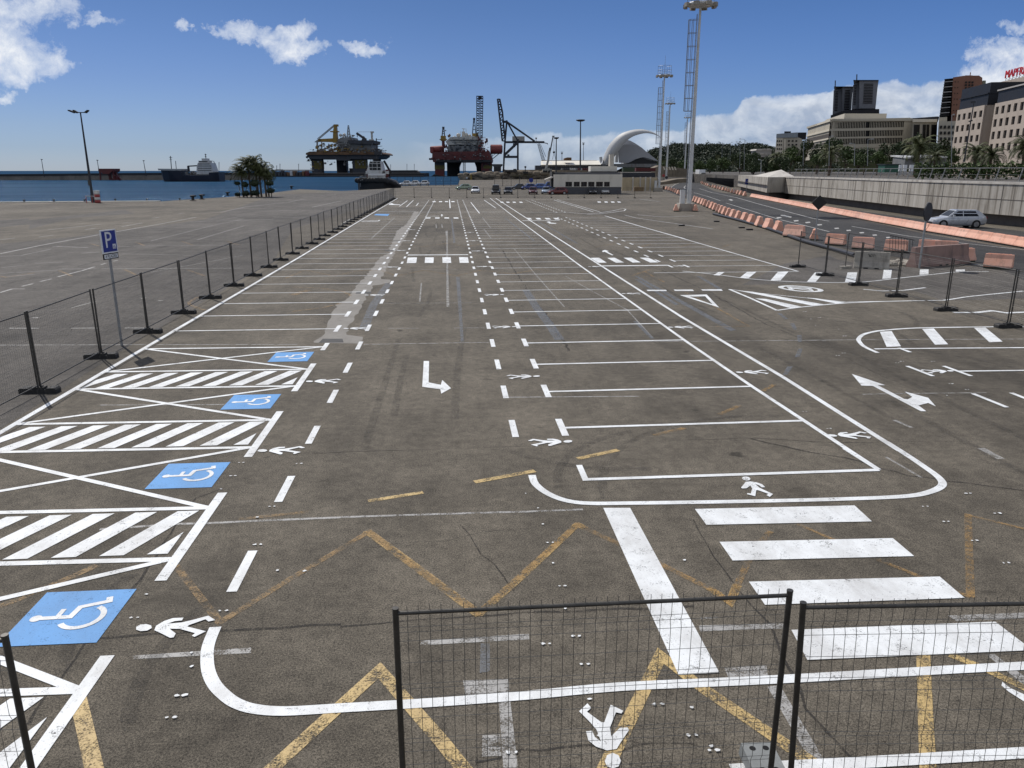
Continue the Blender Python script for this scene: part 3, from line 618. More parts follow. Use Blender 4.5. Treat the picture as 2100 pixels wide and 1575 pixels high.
for q in ([(370,492),(405,492),(375,512),(340,510)], [(530,492),(585,490),(540,527),(488,525)], [(705,492),(765,490),(720,540),(663,540)], [(915,495),(965,495),(920,548),(870,547)], [(1100,495),(1155,493),(1145,550),(1085,549)],
          [(1305,480),(1352,478),(1345,528),(1297,531)], [(1510,478),(1560,477),(1558,506),(1508,508)], [(1713,478),(1765,478),(1765,488),(1713,490)]): pt.px(q, *zc)
lay(pt, 'curved_bar_marking', M_WHITE, 'long white curve with broad slanting bars by the right fence')
# white bars one can count: crossings, stop bars
def piece(name, label, pts, k=1.0, ox=0, oy=0, m=M_WHITE, z=Z_WHITE+.0004*6):
    pt = Paint(z); pt.px(pts, k, ox, oy); return lay(pt, name, m, label)
piece('stop_bar', 'broad white stop bar in the foreground', [(1410,112),(1555,112),(2035,1000),(1815,1012)], *z6)
for i, q in enumerate(([(68,123),(965,103),(1063,193),(133,212)], [(207,308),(1180,287),(1300,388),(280,413)], [(372,532),(1443,503),(1583,623),(462,662)], [(610,803),(1755,757),(1965,917),(700,972)])):
    piece('crosswalk_stripe', 'wide foreground crossing stripe, %s from the corner curve' % ordinal(i), q, *z7)
def bars(cells, k, ox, oy, label):
    for i, q in enumerate(cells): piece('crosswalk_stripe', '%s, %s from its near left end' % (label, ordinal(i)), q, k, ox, oy)
c1 = (4.2, 600, 390)
bars([[(992,582),(1072,580),(1065,628),(983,630)], [(1142,580),(1217,580),(1213,628),(1138,628)], [(1290,580),(1362,578),(1367,627),(1292,628)], [(1433,578),(1510,578),(1518,627),(1440,628)]], *c1, 'square white bar of the crossing in the central lane')
bars([[(1148,235),(1190,235),(1185,245),(1143,245)], [(1230,235),(1268,235),(1264,245),(1226,245)], [(1308,235),(1347,235),(1349,245),(1308,245)], [(1386,235),(1426,235),(1430,245),(1389,245)]], *c1, 'small white bar of the middle crossing')
bars([[(1207,95),(1234,95),(1231,103),(1204,103)], [(1262,95),(1289,95),(1287,103),(1259,103)], [(1313,95),(1340,95),(1340,103),(1313,103)], [(1367,95),(1394,95),(1396,103),(1368,103)]], *c1, 'tiny white bar of the farthest crossing in the central lane')
c2 = (4.2, 1000, 390)
bars([[(885,585),(960,583),(1025,625),(952,627)], [(1030,585),(1095,583),(1175,624),(1105,626)], [(1170,583),(1238,583),(1320,623),(1250,625)], [(1310,583),(1385,583),(1472,623),(1400,625)]], *c2, 'slanted white bar of the crossing in the right lane')
bars([[(332,240),(368,240),(384,253),(346,253)], [(412,240),(450,240),(464,253),(426,253)], [(490,240),(528,240),(548,253),(506,253)], [(565,240),(603,240),(624,253),(584,253)]], *c2, 'small slanted bar of the far crossing in the right lane')
bars([[(108,100),(132,100),(140,109),(114,109)], [(158,100),(184,100),(192,109),(166,109)], [(212,100),(238,100),(246,109),(220,109)], [(270,100),(296,100),(304,109),(278,109)]], *c2, 'tiny bar of the crossing below the building')
bars([[(945,98),(972,98),(978,107),(950,107)], [(1005,98),(1030,98),(1038,107),(1010,107)], [(1060,98),(1088,98),(1096,107),(1068,107)], [(1115,98),(1140,98),(1150,107),(1124,107)]], *c2, 'tiny bar of the crossing left of the pale mast')
pt = Paint(Z_WHITE+.0004*7)
pt.pxline([(992,560),(1512,557)], .34, *c1); pt.pxline([(1142,226),(1262,224)], .3, *c1); pt.pxline([(980,654),(1345,651),(1552,648)], .30, *c2); pt.pxline([(300,263),(620,262)], .4, *c2)
for q in ([(1368,860),(1535,860),(1545,871),(1380,871)], [(1602,858),(1765,858),(1778,870),(1614,870)], [(1838,856),(2012,856),(2026,868),(1852,868)]): pt.px(q, *c2)
lay(pt, 'stop_line', M_WHITE, 'white stop and give-way lines across the lanes')
piece('direction_arrow', 'white bent arrow turning right in the central lane', [(869,741),(880,741),(879,785),(904,790),(907,780),(925,797),(905,808),(903,799),(866,794)])
a = Paint(Z_SYM); ap = [(1040,503),(1245,572),(1200,573),(1362,657),(1385,660),(1412,645),(1365,612),(1510,650),(1557,703),(1510,682),(1450,697),(1498,733),(1465,733),(1170,577),(1100,575)]
a.px(ap, 3, 1400, 600); lay(a, 'direction_arrow', M_WHITE, 'long white arrow pointing ahead and right, near the rounded island')
piece('direction_arrow', 'small white bent arrow beyond the right lane crossing', [(985,525),(1010,515),(1045,527),(1028,530),(1085,560),(1070,562),(1008,532),(992,535)], *c2)
piece('direction_arrow', 'tiny white arrow before the middle crossing', [(1285,205),(1297,219),(1289,219),(1289,228),(1283,228),(1283,219),(1276,219)], *c1)
piece('direction_arrow', 'tiny white bent arrow in the right lane below the far crossing', [(505,275),(530,270),(545,275),(540,280),(592,285),(590,290),(530,288),(522,280)], *c2)
piece('direction_arrow', 'tiny arrow by the farthest left bays', [(830,118),(855,112),(875,122),(928,124),(926,128),(830,127)], *c1)
tri = MB(); to = [G(1340+x/2.763, 380+y/2.763) for x, y in [(150,624),(302,620),(372,694)]]; ti = [G(1340+x/2.763, 380+y/2.763) for x, y in [(205,632),(293,630),(335,676)]]
tri.add([(x,y,Z_SYM) for x,y in to+ti], [(0,3,4,1),(1,4,5,2),(2,5,3,0)])
lay(tri, 'give_way_triangle', M_WHITE, 'hollow white give-way triangle')
rg = MB(); c0 = Vector(G(1641.5,592.5)); ax = (Vector(G(1687.5,595)) - Vector(G(1595,589.5)))/2; ay = (Vector(G(1634,587)) - Vector(G(1648,599.3)))/2; N_ = 32
for s_ in (1.0, .76): rg.v += [(c0.x + ax.x*s_*math.cos(2*math.pi*i/N_) + ay.x*s_*math.sin(2*math.pi*i/N_), c0.y + ax.y*s_*math.cos(2*math.pi*i/N_) + ay.y*s_*math.sin(2*math.pi*i/N_), Z_SYM) for i in range(N_)]
rg.f = [(i, (i+1)%N_, N_+(i+1)%N_, N_+i) for i in range(N_)]; rg.mi = [0]*N_; rg.sm = [False]*N_
ring = lay(rg, 'speed_roundel', M_WHITE, 'white speed limit oval painted at the entrance')
dg = Paint(Z_SYM)     # the figures 20, top towards the lot, read by drivers coming in
def dpt(x, y): return (c0.x - ax.x*y + ay.x*x, c0.y - ax.y*y + ay.y*x)
for pts_ in ([(-.45,.35),(-.40,.48),(-.2,.50),(-.08,.38),(-.12,.15),(-.45,-.42),(-.06,-.42)], [(.10,.3),(.18,.47),(.36,.47),(.45,.3),(.45,-.28),(.36,-.45),(.18,-.45),(.10,-.28),(.10,.3)]): dg.line([dpt(*p) for p in pts_], .16)
dg.build('speed_figure', M_WHITE, ring)
# disabled bays: blue squares with the wheelchair figure
def wheelchair(pt, cx, cy):
    def T(x, y): return (cx - y*1.0, cy + x*1.02)      # up of the figure is -u, its right +v
    pt.poly([T(-.03+.062*math.cos(2*math.pi*i/16), .345+.062*math.sin(2*math.pi*i/16)) for i in range(16)])
    pt.line([T(-.03,.29), T(-.02,-.01), T(.17,-.03), T(.27,-.30), T(.36,-.27)], .068)
    pt.line([T(-.02,.13), T(.14,.13)], .055)
    pt.line([T(-.03+.21*math.cos(R(a)), -.14+.21*math.sin(R(a))) for a in range(125, 346, 13)], .062)
for i, (cx, cy) in enumerate([(-4.24,19.99),(-4.27,15.92),(-4.26,11.84),(-4.24,7.78)]):
    pt = Paint(Z_BLUE); pt.rect(cx-.5, cx+.5, cy-.53, cy+.53)
    o = lay(pt, 'wheelchair_panel', M_BLUE, 'blue square with white wheelchair figure, %s nearest' % ordinal(3-i) if i < 3 else 'nearest blue square with white wheelchair figure')
    pt = Paint(Z_SYM); wheelchair(pt, cx, cy); pt.build('wheelchair_figure', M_WHITE, o)
piece('wheelchair_panel', 'distant blue disabled marking beside the left fence', [(700,216),(720,205),(835,206),(820,222)], *c1, M_BLUE)
piece('wheelchair_panel', 'faint hatched mark before the distant blue one', [(590,275),(605,262),(755,260),(735,275)], *c1, M_OLD)
# walking figures on the walkways, traced from the one nearest the camera
fig_px = [(1280,1210),(1325,1167),(1345,1192),(1322,1212),(1398,1268),(1415,1270),(1450,1175),(1517,1207),(1508,1222),(1478,1216),(1446,1297),(1452,1345),(1498,1300),(1540,1297),(1549,1311),(1503,1378),(1482,1413),(1430,1421),(1370,1400),(1330,1368),(1317,1318),(1350,1315),(1364,1348),(1398,1374),(1374,1310),(1340,1270)]
fp = [G(700+x/2.625, 1000+y/2.625) for x, y in fig_px]; fh = [G(700+x/2.625, 1000+y/2.625) for x, y in [(1418,1480),(1430,1447),(1460,1434),(1492,1447),(1505,1478),(1492,1507),(1460,1518),(1430,1507)]]
fc = (sum(p[0] for p in fp)/len(fp), (min(p[1] for p in fh)+max(p[1] for p in fp))/2)
fl = [[(-(x-fc[0]), -(y-fc[1])) for x, y in P_] for P_ in (fp, fh)]
def walker(x, y, a, label=None, s=1.0, flip=1):
    pt = Paint(Z_SYM+.001); ca, sa = math.cos(a), math.sin(a)
    for P_ in fl: pt.poly([(x + s*(flip*px*ca - py*sa), y + s*(flip*px*sa + py*ca)) for px, py in P_])
    return lay(pt, 'walker_symbol', M_WHITE, label)
x, y = fc; walker(x, y, math.pi, 'white walking figure seen upside down behind the near fence')
UPL, UPR = R(90), R(-90)
mid = lambda *p: G(sum(q[0] for q in p)/len(p), sum(q[1] for q in p)/len(p))
walker(*mid((291,1291),(424,1283)), UPL, 'white walking figure beside the nearest blue square')
walker(*mid((535,927),(617,922)), UPL, 'white walking figure left, beyond the third blue square')
walker(*mid((633,783),(693,782)), UPL, 'white walking figure left, by the second hatching')
for p in ((731,674),(769,605.5),(802,548)): walker(*G(*p), UPL)
for p in ((820,514),(831,494),(843,471)): walker(*G(*p), UPL)
walker(*G(1129,907.5), UPR, 'nearest walking figure on the central walkway', flip=-1)
walker(*G(1073,773), UPR, 'second walking figure on the central walkway', flip=-1)
for p in ((1034,671),(1013,605),(992,547),(979,515),(970,494),(962,477)): walker(*G(*p), UPR, None, 1.0, -1)
walker(*G(1741,893.5), UPL, 'white walking figure between the double lines near the corner'); walker(*G(1543,764), UPL, 'white walking figure farther up between the double lines')
for p in ((1396,671.5),(1295,602.5),(1222,547)): walker(*G(*p), UPL)
walker(*G(1924,762), UPR, 'white walking figure between two short lines near the rounded island', flip=-1)
walker(*G(1545,999), 0, 'upright white walking figure inside the lower right bay corner')
walker(*G(1395,545.7), UPR)
# overspray blobs and pairs of dabs left by setting-out
pt = Paint(Z_SYM+.002); r = random.Random(3)
dabs = [(350,1473),(371,1428),(401,1368),(458,1254),(276,1268),(307,1220),(529,1118),(575,1171),(630,1172),(458,1004),(400,1340),(1118,1076),(1128,1114),(1140,1156),(1153,1203),(1165,1249),(1181,1306),(1199,1364),(1217,1435),(1427,1452),(1467,1532),(1238,1510),(1350,1446),(1108,1043),(1083,1013),(1420,1510),
        (1985,1013),(1940,1071),(1897,1040),(2045,1054),(1998,1110),(2063,1156),(1463,1541),(1120,1322),(1050,1545),(495,950),(613,952),(478,977),(1410,1150),(1700,880),(1650,845),(1840,745),(1850,742),(1913,742),(1950,788),(1983,800),(1718,730),(1730,725),(1690,700),(1945,812),(558,1040),(533,1062),
        (1620,630),(1650,640),(1680,652),(1700,655),(1675,668),(1722,676),(1732,690),(1665,655)]
for (x, y) in dabs:
    c = G(x, y)
    for k in (-1, 1):
        if k == 1 and r.random() < .3: continue
        rr = r.uniform(.012, .022)
        pt.poly([(c[0]+k*.035+rr*(1+.5*r.uniform(-1,1))*1.2*math.cos(i*math.pi/4), c[1]+r.uniform(-.006,.006)+rr*math.sin(i*math.pi/4)) for i in range(8)])
lay(pt, 'paint_dabs', M_WHITE, 'small dabs of white setting-out paint')
# ---------------------------------------------------------------- site fences
M_GALV = mat('dark_galvanised_steel', (0.085, 0.081, 0.074), 0.45, 0.75, var=0.3, scale=6)
M_WIRE = mat('fence_wire', (0.17, 0.165, 0.155), 0.5, 0.7, var=0.2)
M_RUBBER = mat('black_recycled_plastic', (0.022, 0.021, 0.02), 0.75, var=0.4, scale=9, dirt=(0.10,0.09,0.08))
FH = 1.80
def panel_parts(root, L, gap=0.075, wr=0.0021, stretch=1.0):
    f = MB()
    for x in (0.0, L): f.tube((x,0,0.06), (x,0,FH), 0.022, n=10); f.tube((x,0,FH), (x,0,FH+.012), .0235, n=10)
    f.tube((0,0,FH-.03), (L,0,FH-.03), 0.015, n=8); f.tube((0,0,0.17), (L,0,0.17), 0.015, n=8)
    f.build('frame', M_GALV, root)
    w = MB(); folds = [(FH-.20), (FH-.66), (FH-1.12), (FH-1.46)]; lev = [FH+.02, FH-.03]
    zs = [FH+.025]
    for z in folds: zs += [z+.055, z, z-.055]
    zs += [.15]
    def yoff(z):
        return next((.022*(1-abs(z-f_)/.055) for f_ in folds if abs(z-f_) < .055), 0.0) + .006
    nw = int(L/gap)
    for i in range(1, nw):
        x = L*i/nw; w.pipe([(x, yoff(z), z) for z in zs], wr, 4)
    for z in folds:
        for d in (-.055, 0, .055): w.tube((0.01, yoff(z+d), z+d), (L-.01, yoff(z+d), z+d), wr, n=4, cap=False)
    for a, b_ in zip(folds[:-1], folds[1:]): w.tube((.01, .006, (a+b_)/2), (L-.01, .006, (a+b_)/2), wr, n=4, cap=False)
    w.build('wire_mesh', M_WIRE, root)
def foot_parts(root, m=M_RUBBER):
    b = MB(); L = .40
    b.prism([(-L,0),(L,0),(L,.09),(L-.03,.125),(.20,.125),(.17,.09),(-.17,.09),(-.20,.125),(-L+.03,.125),(-L,.09)], -.11, .11, 'x' if 0 else 'y')
    b.box(-.13,.13,-.085,.085,.0902,.14)
    for x in (-.06, .06): b.tube((x,0,.139),(x,0,.165),.034,n=10)
    b.cur = 1
    for x in (-.32,-.24,.24,.32): b.tube((x,0,.1252),(x,0,.1262),.026,n=10)
    b.build('block_body', [m, mat('hole_black',(0.004,0.004,0.004),0.9)], root)
# left row
LU, P0V, PL = -9.14, 20.24, 3.24
p0 = thing('wire_fence', '', 'fence'); panel_parts(p0, PL-.10, .075, .0019)
pf_ = thing('wire_fence', '', 'fence'); panel_parts(pf_, PL-.10, .075, .0011); KIDS[pf_.name] = list(pf_.children)
f0 = thing('ballast_block', '', 'fence block'); foot_parts(f0)
KIDS[p0.name] = list(p0.children); KIDS[f0.name] = list(f0.children)
first = {'p': True, 'f': True, 'q': True}
def put_panel(x, y, rz, label, group, L=None, tilt=0):
    if math.hypot(x, y) > 38:
        if first['q']: o = pf_; first['q'] = False; o.location = (x,y,0); tag(o, label, None, group)
        else: o = dup(pf_, (x,y,0), rz, label, group)
    elif first['p']: o = p0; first['p'] = False; o.location = (x,y,0); tag(o, label, None, group)
    else: o = dup(p0, (x,y,0), rz, label, group)
    o.rotation_euler = (tilt, 0, rz); 
    if L: o.scale = (L/(PL-.10), 1, 1)
    return o
def put_foot(x, y, rz, label, group):
    if first['f']: o = f0; first['f'] = False; o.location = (x,y,0); o.rotation_euler = (0,0,rz); return tag(o, label, None, group)
    return dup(f0, (x,y,0), rz, label, group)
jr = random.Random(11)
nodes = [(LU + (interp(EDGE, P0V+PL*k) - interp(EDGE, 20))*.8 + jr.uniform(-.06,.06), P0V + PL*k) for k in range(-3, 38)]
for i in range(len(nodes)-1):
    (xa, ya), (xb, yb) = nodes[i], nodes[i+1]; L = math.dist((xa,ya),(xb,yb))
    rz = math.atan2(yb-ya, xb-xa)
    put_panel(xa + .05*math.cos(rz), ya + .05*math.sin(rz), rz, 'wire fence panel in the row along the left bays, %s from the camera' % ordinal(i), 'fence panels along the left bays', L-.10, jr.uniform(-.012,.012))
for i, (x, y) in enumerate(nodes[1:] if True else nodes):
    put_foot(x, y, jr.uniform(-.08,.08), 'black fence foot on the left bay line, %s from the camera' % ordinal(i), 'fence feet along the left bays')
# far row
fx = [-9.9, -6.45, -3.35, -.16, 2.95, 5.94, 8.99, 12.03, 15.0, 17.96, 20.92, 23.79, 26.75, 29.71, 32.67, 35.5]
fn = [(x, 143.6 - .12*(x+10)) for x in fx]
for i in range(len(fn)-1):
    (xa, ya), (xb, yb) = fn[i], fn[i+1]; rz = math.atan2(yb-ya, xb-xa); L = math.dist(fn[i], fn[i+1])
    put_panel(xa, ya, rz, 'distant wire fence panel across the far end, %s from its left corner' % ordinal(i), 'fence panels across the far end', L-.08)
for i, (x, y) in enumerate(fn[1:]):
    put_foot(x, y, R(90), 'distant black fence foot across the far end, %s from its left corner' % ordinal(i), 'fence feet across the far end')
# right row beside the entrance
rn = [(17.33, 40.95), (17.40, 37.75), (17.25, 34.5), (17.22, 31.4), (17.10, 28.3), (17.12, 25.25), (17.2, 22.25), (17.3, 19.1)]
for i in range(len(rn)-1):
    if i == 0: continue
    (xb, yb), (xa, ya) = rn[i], rn[i+1]; rz = math.atan2(yb-ya, xb-xa); L = math.dist(rn[i], rn[i+1])
    put_panel(xa + .05*math.cos(rz), ya + .05*math.sin(rz), rz, 'wire fence panel beside the right entrance, %s from its far end' % ordinal(i-1), 'fence panels beside the right entrance', L-.10)
for i, (x, y) in enumerate(rn[1:7]):
    put_foot(x, y, jr.uniform(-.1,.1), 'black fence foot beside the right entrance, %s from its far end' % ordinal(i), 'fence feet beside the right entrance')
# stray panel lying open by the concrete barrier
xa, ya = G(1731, 552); xb, yb = G(1848, 470, 1.7)
# near row, under the camera
def near_panel(ptl, ptr, label, lean=0.0):
    a = Vector((*G(*ptl, FH),)); b_ = Vector((*G(*ptr, FH),)); d = b_ - a
    o = thing('wire_fence', label, 'fence', (a.x, a.y, 0), math.atan2(d.y, d.x), 'fence panels under the camera')
    panel_parts(o, d.length, 0.076, 0.0022); o.rotation_euler = (0, lean, o.rotation_euler[2]); return o
near_panel((811,1250), (1620,1213), 'nearest wire fence panel, in the bottom middle of the photo')
near_panel((1666,1238), (2560,1250), 'wire fence panel at the bottom right, cut by the frame', -.035)
near_panel((-900,1330), (10,1305), 'wire fence panel at the bottom left, only its end post in view')
cf = thing('ballast_block', 'grey concrete fence foot with round holes at the bottom', 'fence block', (*G(1578,1612), 0), R(88), None)
b = MB(); b.prism([(-.36,0),(.36,0),(.33,.13),(-.33,.13)], -.13, .13, 'y'); b.cur = 1
for x in (.265,.03,-.2):
    for y in (-.055,.055): b.tube((x,y,.1302),(x,y,.132),.026,n=14)
b.build('block_body', [mat('grey_concrete_foot', (0.22,0.23,0.225), 0.85, var=.2, scale=8), MATS['hole_black']], cf)
# ---------------------------------------------------------------- lettering helper
def text(body, size, name, m, parent, loc, rot, depth=0.0, align='CENTER', sx=1.0):
    c = bpy.data.curves.new(name, 'FONT'); c.body = body; c.size = size; c.align_x = align; c.align_y = 'CENTER'; c.extrude = depth; c.resolution_u = 3
    t_ = bpy.data.objects.new(name, c); COL.objects.link(t_); bpy.context.view_layer.update()
    me = bpy.data.meshes.new_from_object(t_.evaluated_get(bpy.context.evaluated_depsgraph_get())); bpy.data.objects.remove(t_); me.materials.clear(); me.materials.append(m)
    o = bpy.data.objects.new(name, me); COL.objects.link(o); o.parent = parent; o.location = loc; o.rotation_euler = rot; o.scale = (sx, 1, 1); return o
M_GALVL = mat('light_galvanised', (0.34, 0.35, 0.35), 0.5, 0.6, var=0.2, scale=4)
M_SIGNB = mat('sign_blue', (0.012, 0.03, 0.23), 0.4, var=0.1)
M_SIGNW = mat('sign_white', (0.70, 0.71, 0.72), 0.45, var=0.08)
M_BLACK = mat('matt_black', (0.012, 0.012, 0.013), 0.6, var=0.2)
M_DSTEEL = mat('dark_painted_steel', (0.035, 0.036, 0.042), 0.55, 0.3, var=0.3)
# parking sign
sx_, sy_ = G(250, 709)
sg = thing('parking_sign', 'blue P parking sign with a small wheelchair symbol and a plate reading 4 PLAZAS', 'sign', (sx_, sy_, 0), R(76))
zt = zat(203, 471, sx_, sy_); zb = zat(221, 531, sx_, sy_)
b = MB(); b.box(-.03,.03,-.02,.02,0,zt-.05); b.build('pole', M_GALVL, sg)
zs = zb + .165; hh = zt - zs
b = MB(); b.box(-.31,.31,-.055,-.03,zs,zt); b.build('sign_plate', M_SIGNW, sg)
b = MB(); b.box(-.275,.275,-.0575,-.0552,zs+.03,zt-.03); pf = b.build('sign_face', M_SIGNB, sg)
text('P', .60, 'letter', M_SIGNW, sg, (-.04, -.059, (zs+zt)/2+.02), (R(90),0,0), .001)
b = MB(); b.box(.11,.235,-.0605,-.0577,zs+.10,zs+.225); b.build('symbol_square', M_SIGNW, sg)
b = MB(); b.pipe([(.165,-.062,zs+.20),(.165,-.062,zs+.155),(.195,-.062,zs+.15),(.21,-.062,zs+.118)], .007, 5); b.pipe([(.165+.032*math.cos(R(a)),-.062,zs+.145+.032*math.sin(R(a))) for a in range(110,350,20)], .005, 5); b.build('wheelchair_symbol', M_SIGNB, sg)
b = MB(); b.box(-.30,.30,-.05,-.028,zb,zs-.012); b.build('plate_border', M_BLACK, sg)
b = MB(); b.box(-.27,.27,-.0525,-.0502,zb+.022,zs-.034); b.build('lower_plate', M_SIGNW, sg)
text('4 PLAZAS', .115, 'plate_lettering', M_BLACK, sg, (0,-.054,(zb+zs)/2-.006), (R(90),0,0), .001, sx=.95)
# quay lamp post, striped drum, bollards
lx, ly = G(191, 415); ztop = zat(165, 230, lx, ly)
lp = thing('lamp_post', 'tall dark quay lamp post with two floodlight arms at the far left', 'lamp post', (lx, ly, 0), YAW)
b = MB(); b.tube((0,0,0),(0,0,ztop),.21,.09,10); b.tube((0,0,0),(0,0,1.2),.28,.26,10); b.build('pole', M_DSTEEL, lp)
b = MB(); b.beam((-.75,0,ztop-.05),(.7,0,ztop-.05),.12); b.build('crossarm', M_DSTEEL, lp)
for x, d, l in ((-.85,-1,.95),(-.45,-1,.6),(.75,1,.55)):
    b = MB(); b.prism([(x-d*.15,ztop-.02),(x+d*l*.7,ztop+.32),(x+d*l,ztop+.3),(x+d*l*.95,ztop+.16),(x+d*.1,ztop-.16)][::1], -.2, .2); b.build('floodlight', M_BLACK, lp)
b = MB(); b.box(-.2,.2,-.35,-.2,2.5,3.3); b.build('switch_box', M_GALV, lp)
M_RED = mat('faded_red_paint', (0.33, 0.05, 0.045), 0.55, var=0.2); M_WHT = mat('off_white_paint', (0.66, 0.65, 0.62), 0.55, var=0.15, dirt=(0.35,0.32,0.28))
dx, dy = G(201, 416)
dr = thing('traffic_drum', 'red and white banded drum stack at the foot of the quay lamp post', 'drum', (dx, dy, 0), YAW)
for i in range(4):
    b = MB(); b.lathe([(.0,i*.42),(.42,i*.42),(.40,i*.42+.41),(0,i*.42+.41)], n=12); b.build('band', M_RED if i in (0,2) else M_WHT, dr)
b = MB(); b.lathe([(0,1.68),(.46,1.68),(.44,1.82),(0,1.84)], n=12); b.build('drum_lid', M_WHT, dr)
rx_, ry_ = G(184, 416.5)
rb = thing('rail_barrier', 'small red and white rail barrier left of the quay lamp post', 'barrier', (rx_, ry_, 0), YAW)
for x in (-.45,.45): b = MB(); b.tube((x,0,0),(x,0,1.1),.06,n=6); b.build('post', M_RED, rb)
b = MB(); b.beam((-.5,0,1.02),(.9,0,1.02),.10); b.build('rail', M_WHT, rb)
def bollard(px, py, s, label):
    x, y = G(px, py); t_ = thing('mooring_bollard', label, 'bollard', (x, y, .1), 0, 'mooring bollards on the quay edge')
    b = MB(); b.lathe([(0,0),(.5*s,0),(.5*s,.08*s),(.24*s,.1*s),(.22*s,.5*s),(.3*s,.58*s),(.42*s,.66*s),(.42*s,.78*s),(.3*s,.84*s),(0,.86*s)], n=12); b.build('cast_body', M_BLACK, t_)
    b = MB(); b.box(-.15*s,.55*s,-.14*s,.14*s,.6*s,.8*s); b.build('horn', M_BLACK, t_)
for i, (px, py) in enumerate(((50,415.5),(111,415),(174,414.5),(237,413.5),(302,413),(369,412))):
    bollard(px, py, .42, 'small black bollard on the pale quay coping, %s from the left' % ordinal(i))
bollard(396,412.5,1.0,'large black bollard, left one of the close pair on the quay'); bollard(414,410,1.0,'large black bollard, right one of the close pair on the quay'); bollard(467,402.5,.85,'black bollard just left of the quay palms'); bollard(598,388.5,1.0,'black bollard on the far quay corner beyond the palms')
# ---------------------------------------------------------------- cars
M_GLASS = mat('dark_car_glass', (0.010,0.011,0.013), 0.12, var=0.1, spec=0.4)
M_TYRE = mat('tyre_rubber', (0.014,0.014,0.014), 0.85, var=0.2)
M_RIM = mat('alloy_rim', (0.42,0.43,0.45), 0.35, 0.8, var=0.15)
M_LAMP = mat('clear_lamp', (0.62,0.64,0.66), 0.15, var=0.1, spec=0.8); M_TAIL = mat('red_tail_lamp', (0.25,0.012,0.012), 0.25, var=0.1)
M_PLATE = mat('number_plate', (0.7,0.7,0.68), 0.5, var=0.05)
def loft(mb, rings, smooth=True, cap=True):
    n = len(rings[0]); vs = [p for r in rings for p in r]
    mb.add(vs, [(i*n+k, i*n+(k+1)%n, (i+1)*n+(k+1)%n, (i+1)*n+k) for i in range(len(rings)-1) for k in range(n)], smooth)
    if cap: mb.add(list(rings[0])+list(rings[-1]), [tuple(range(n-1,-1,-1)), tuple(range(n,2*n))])
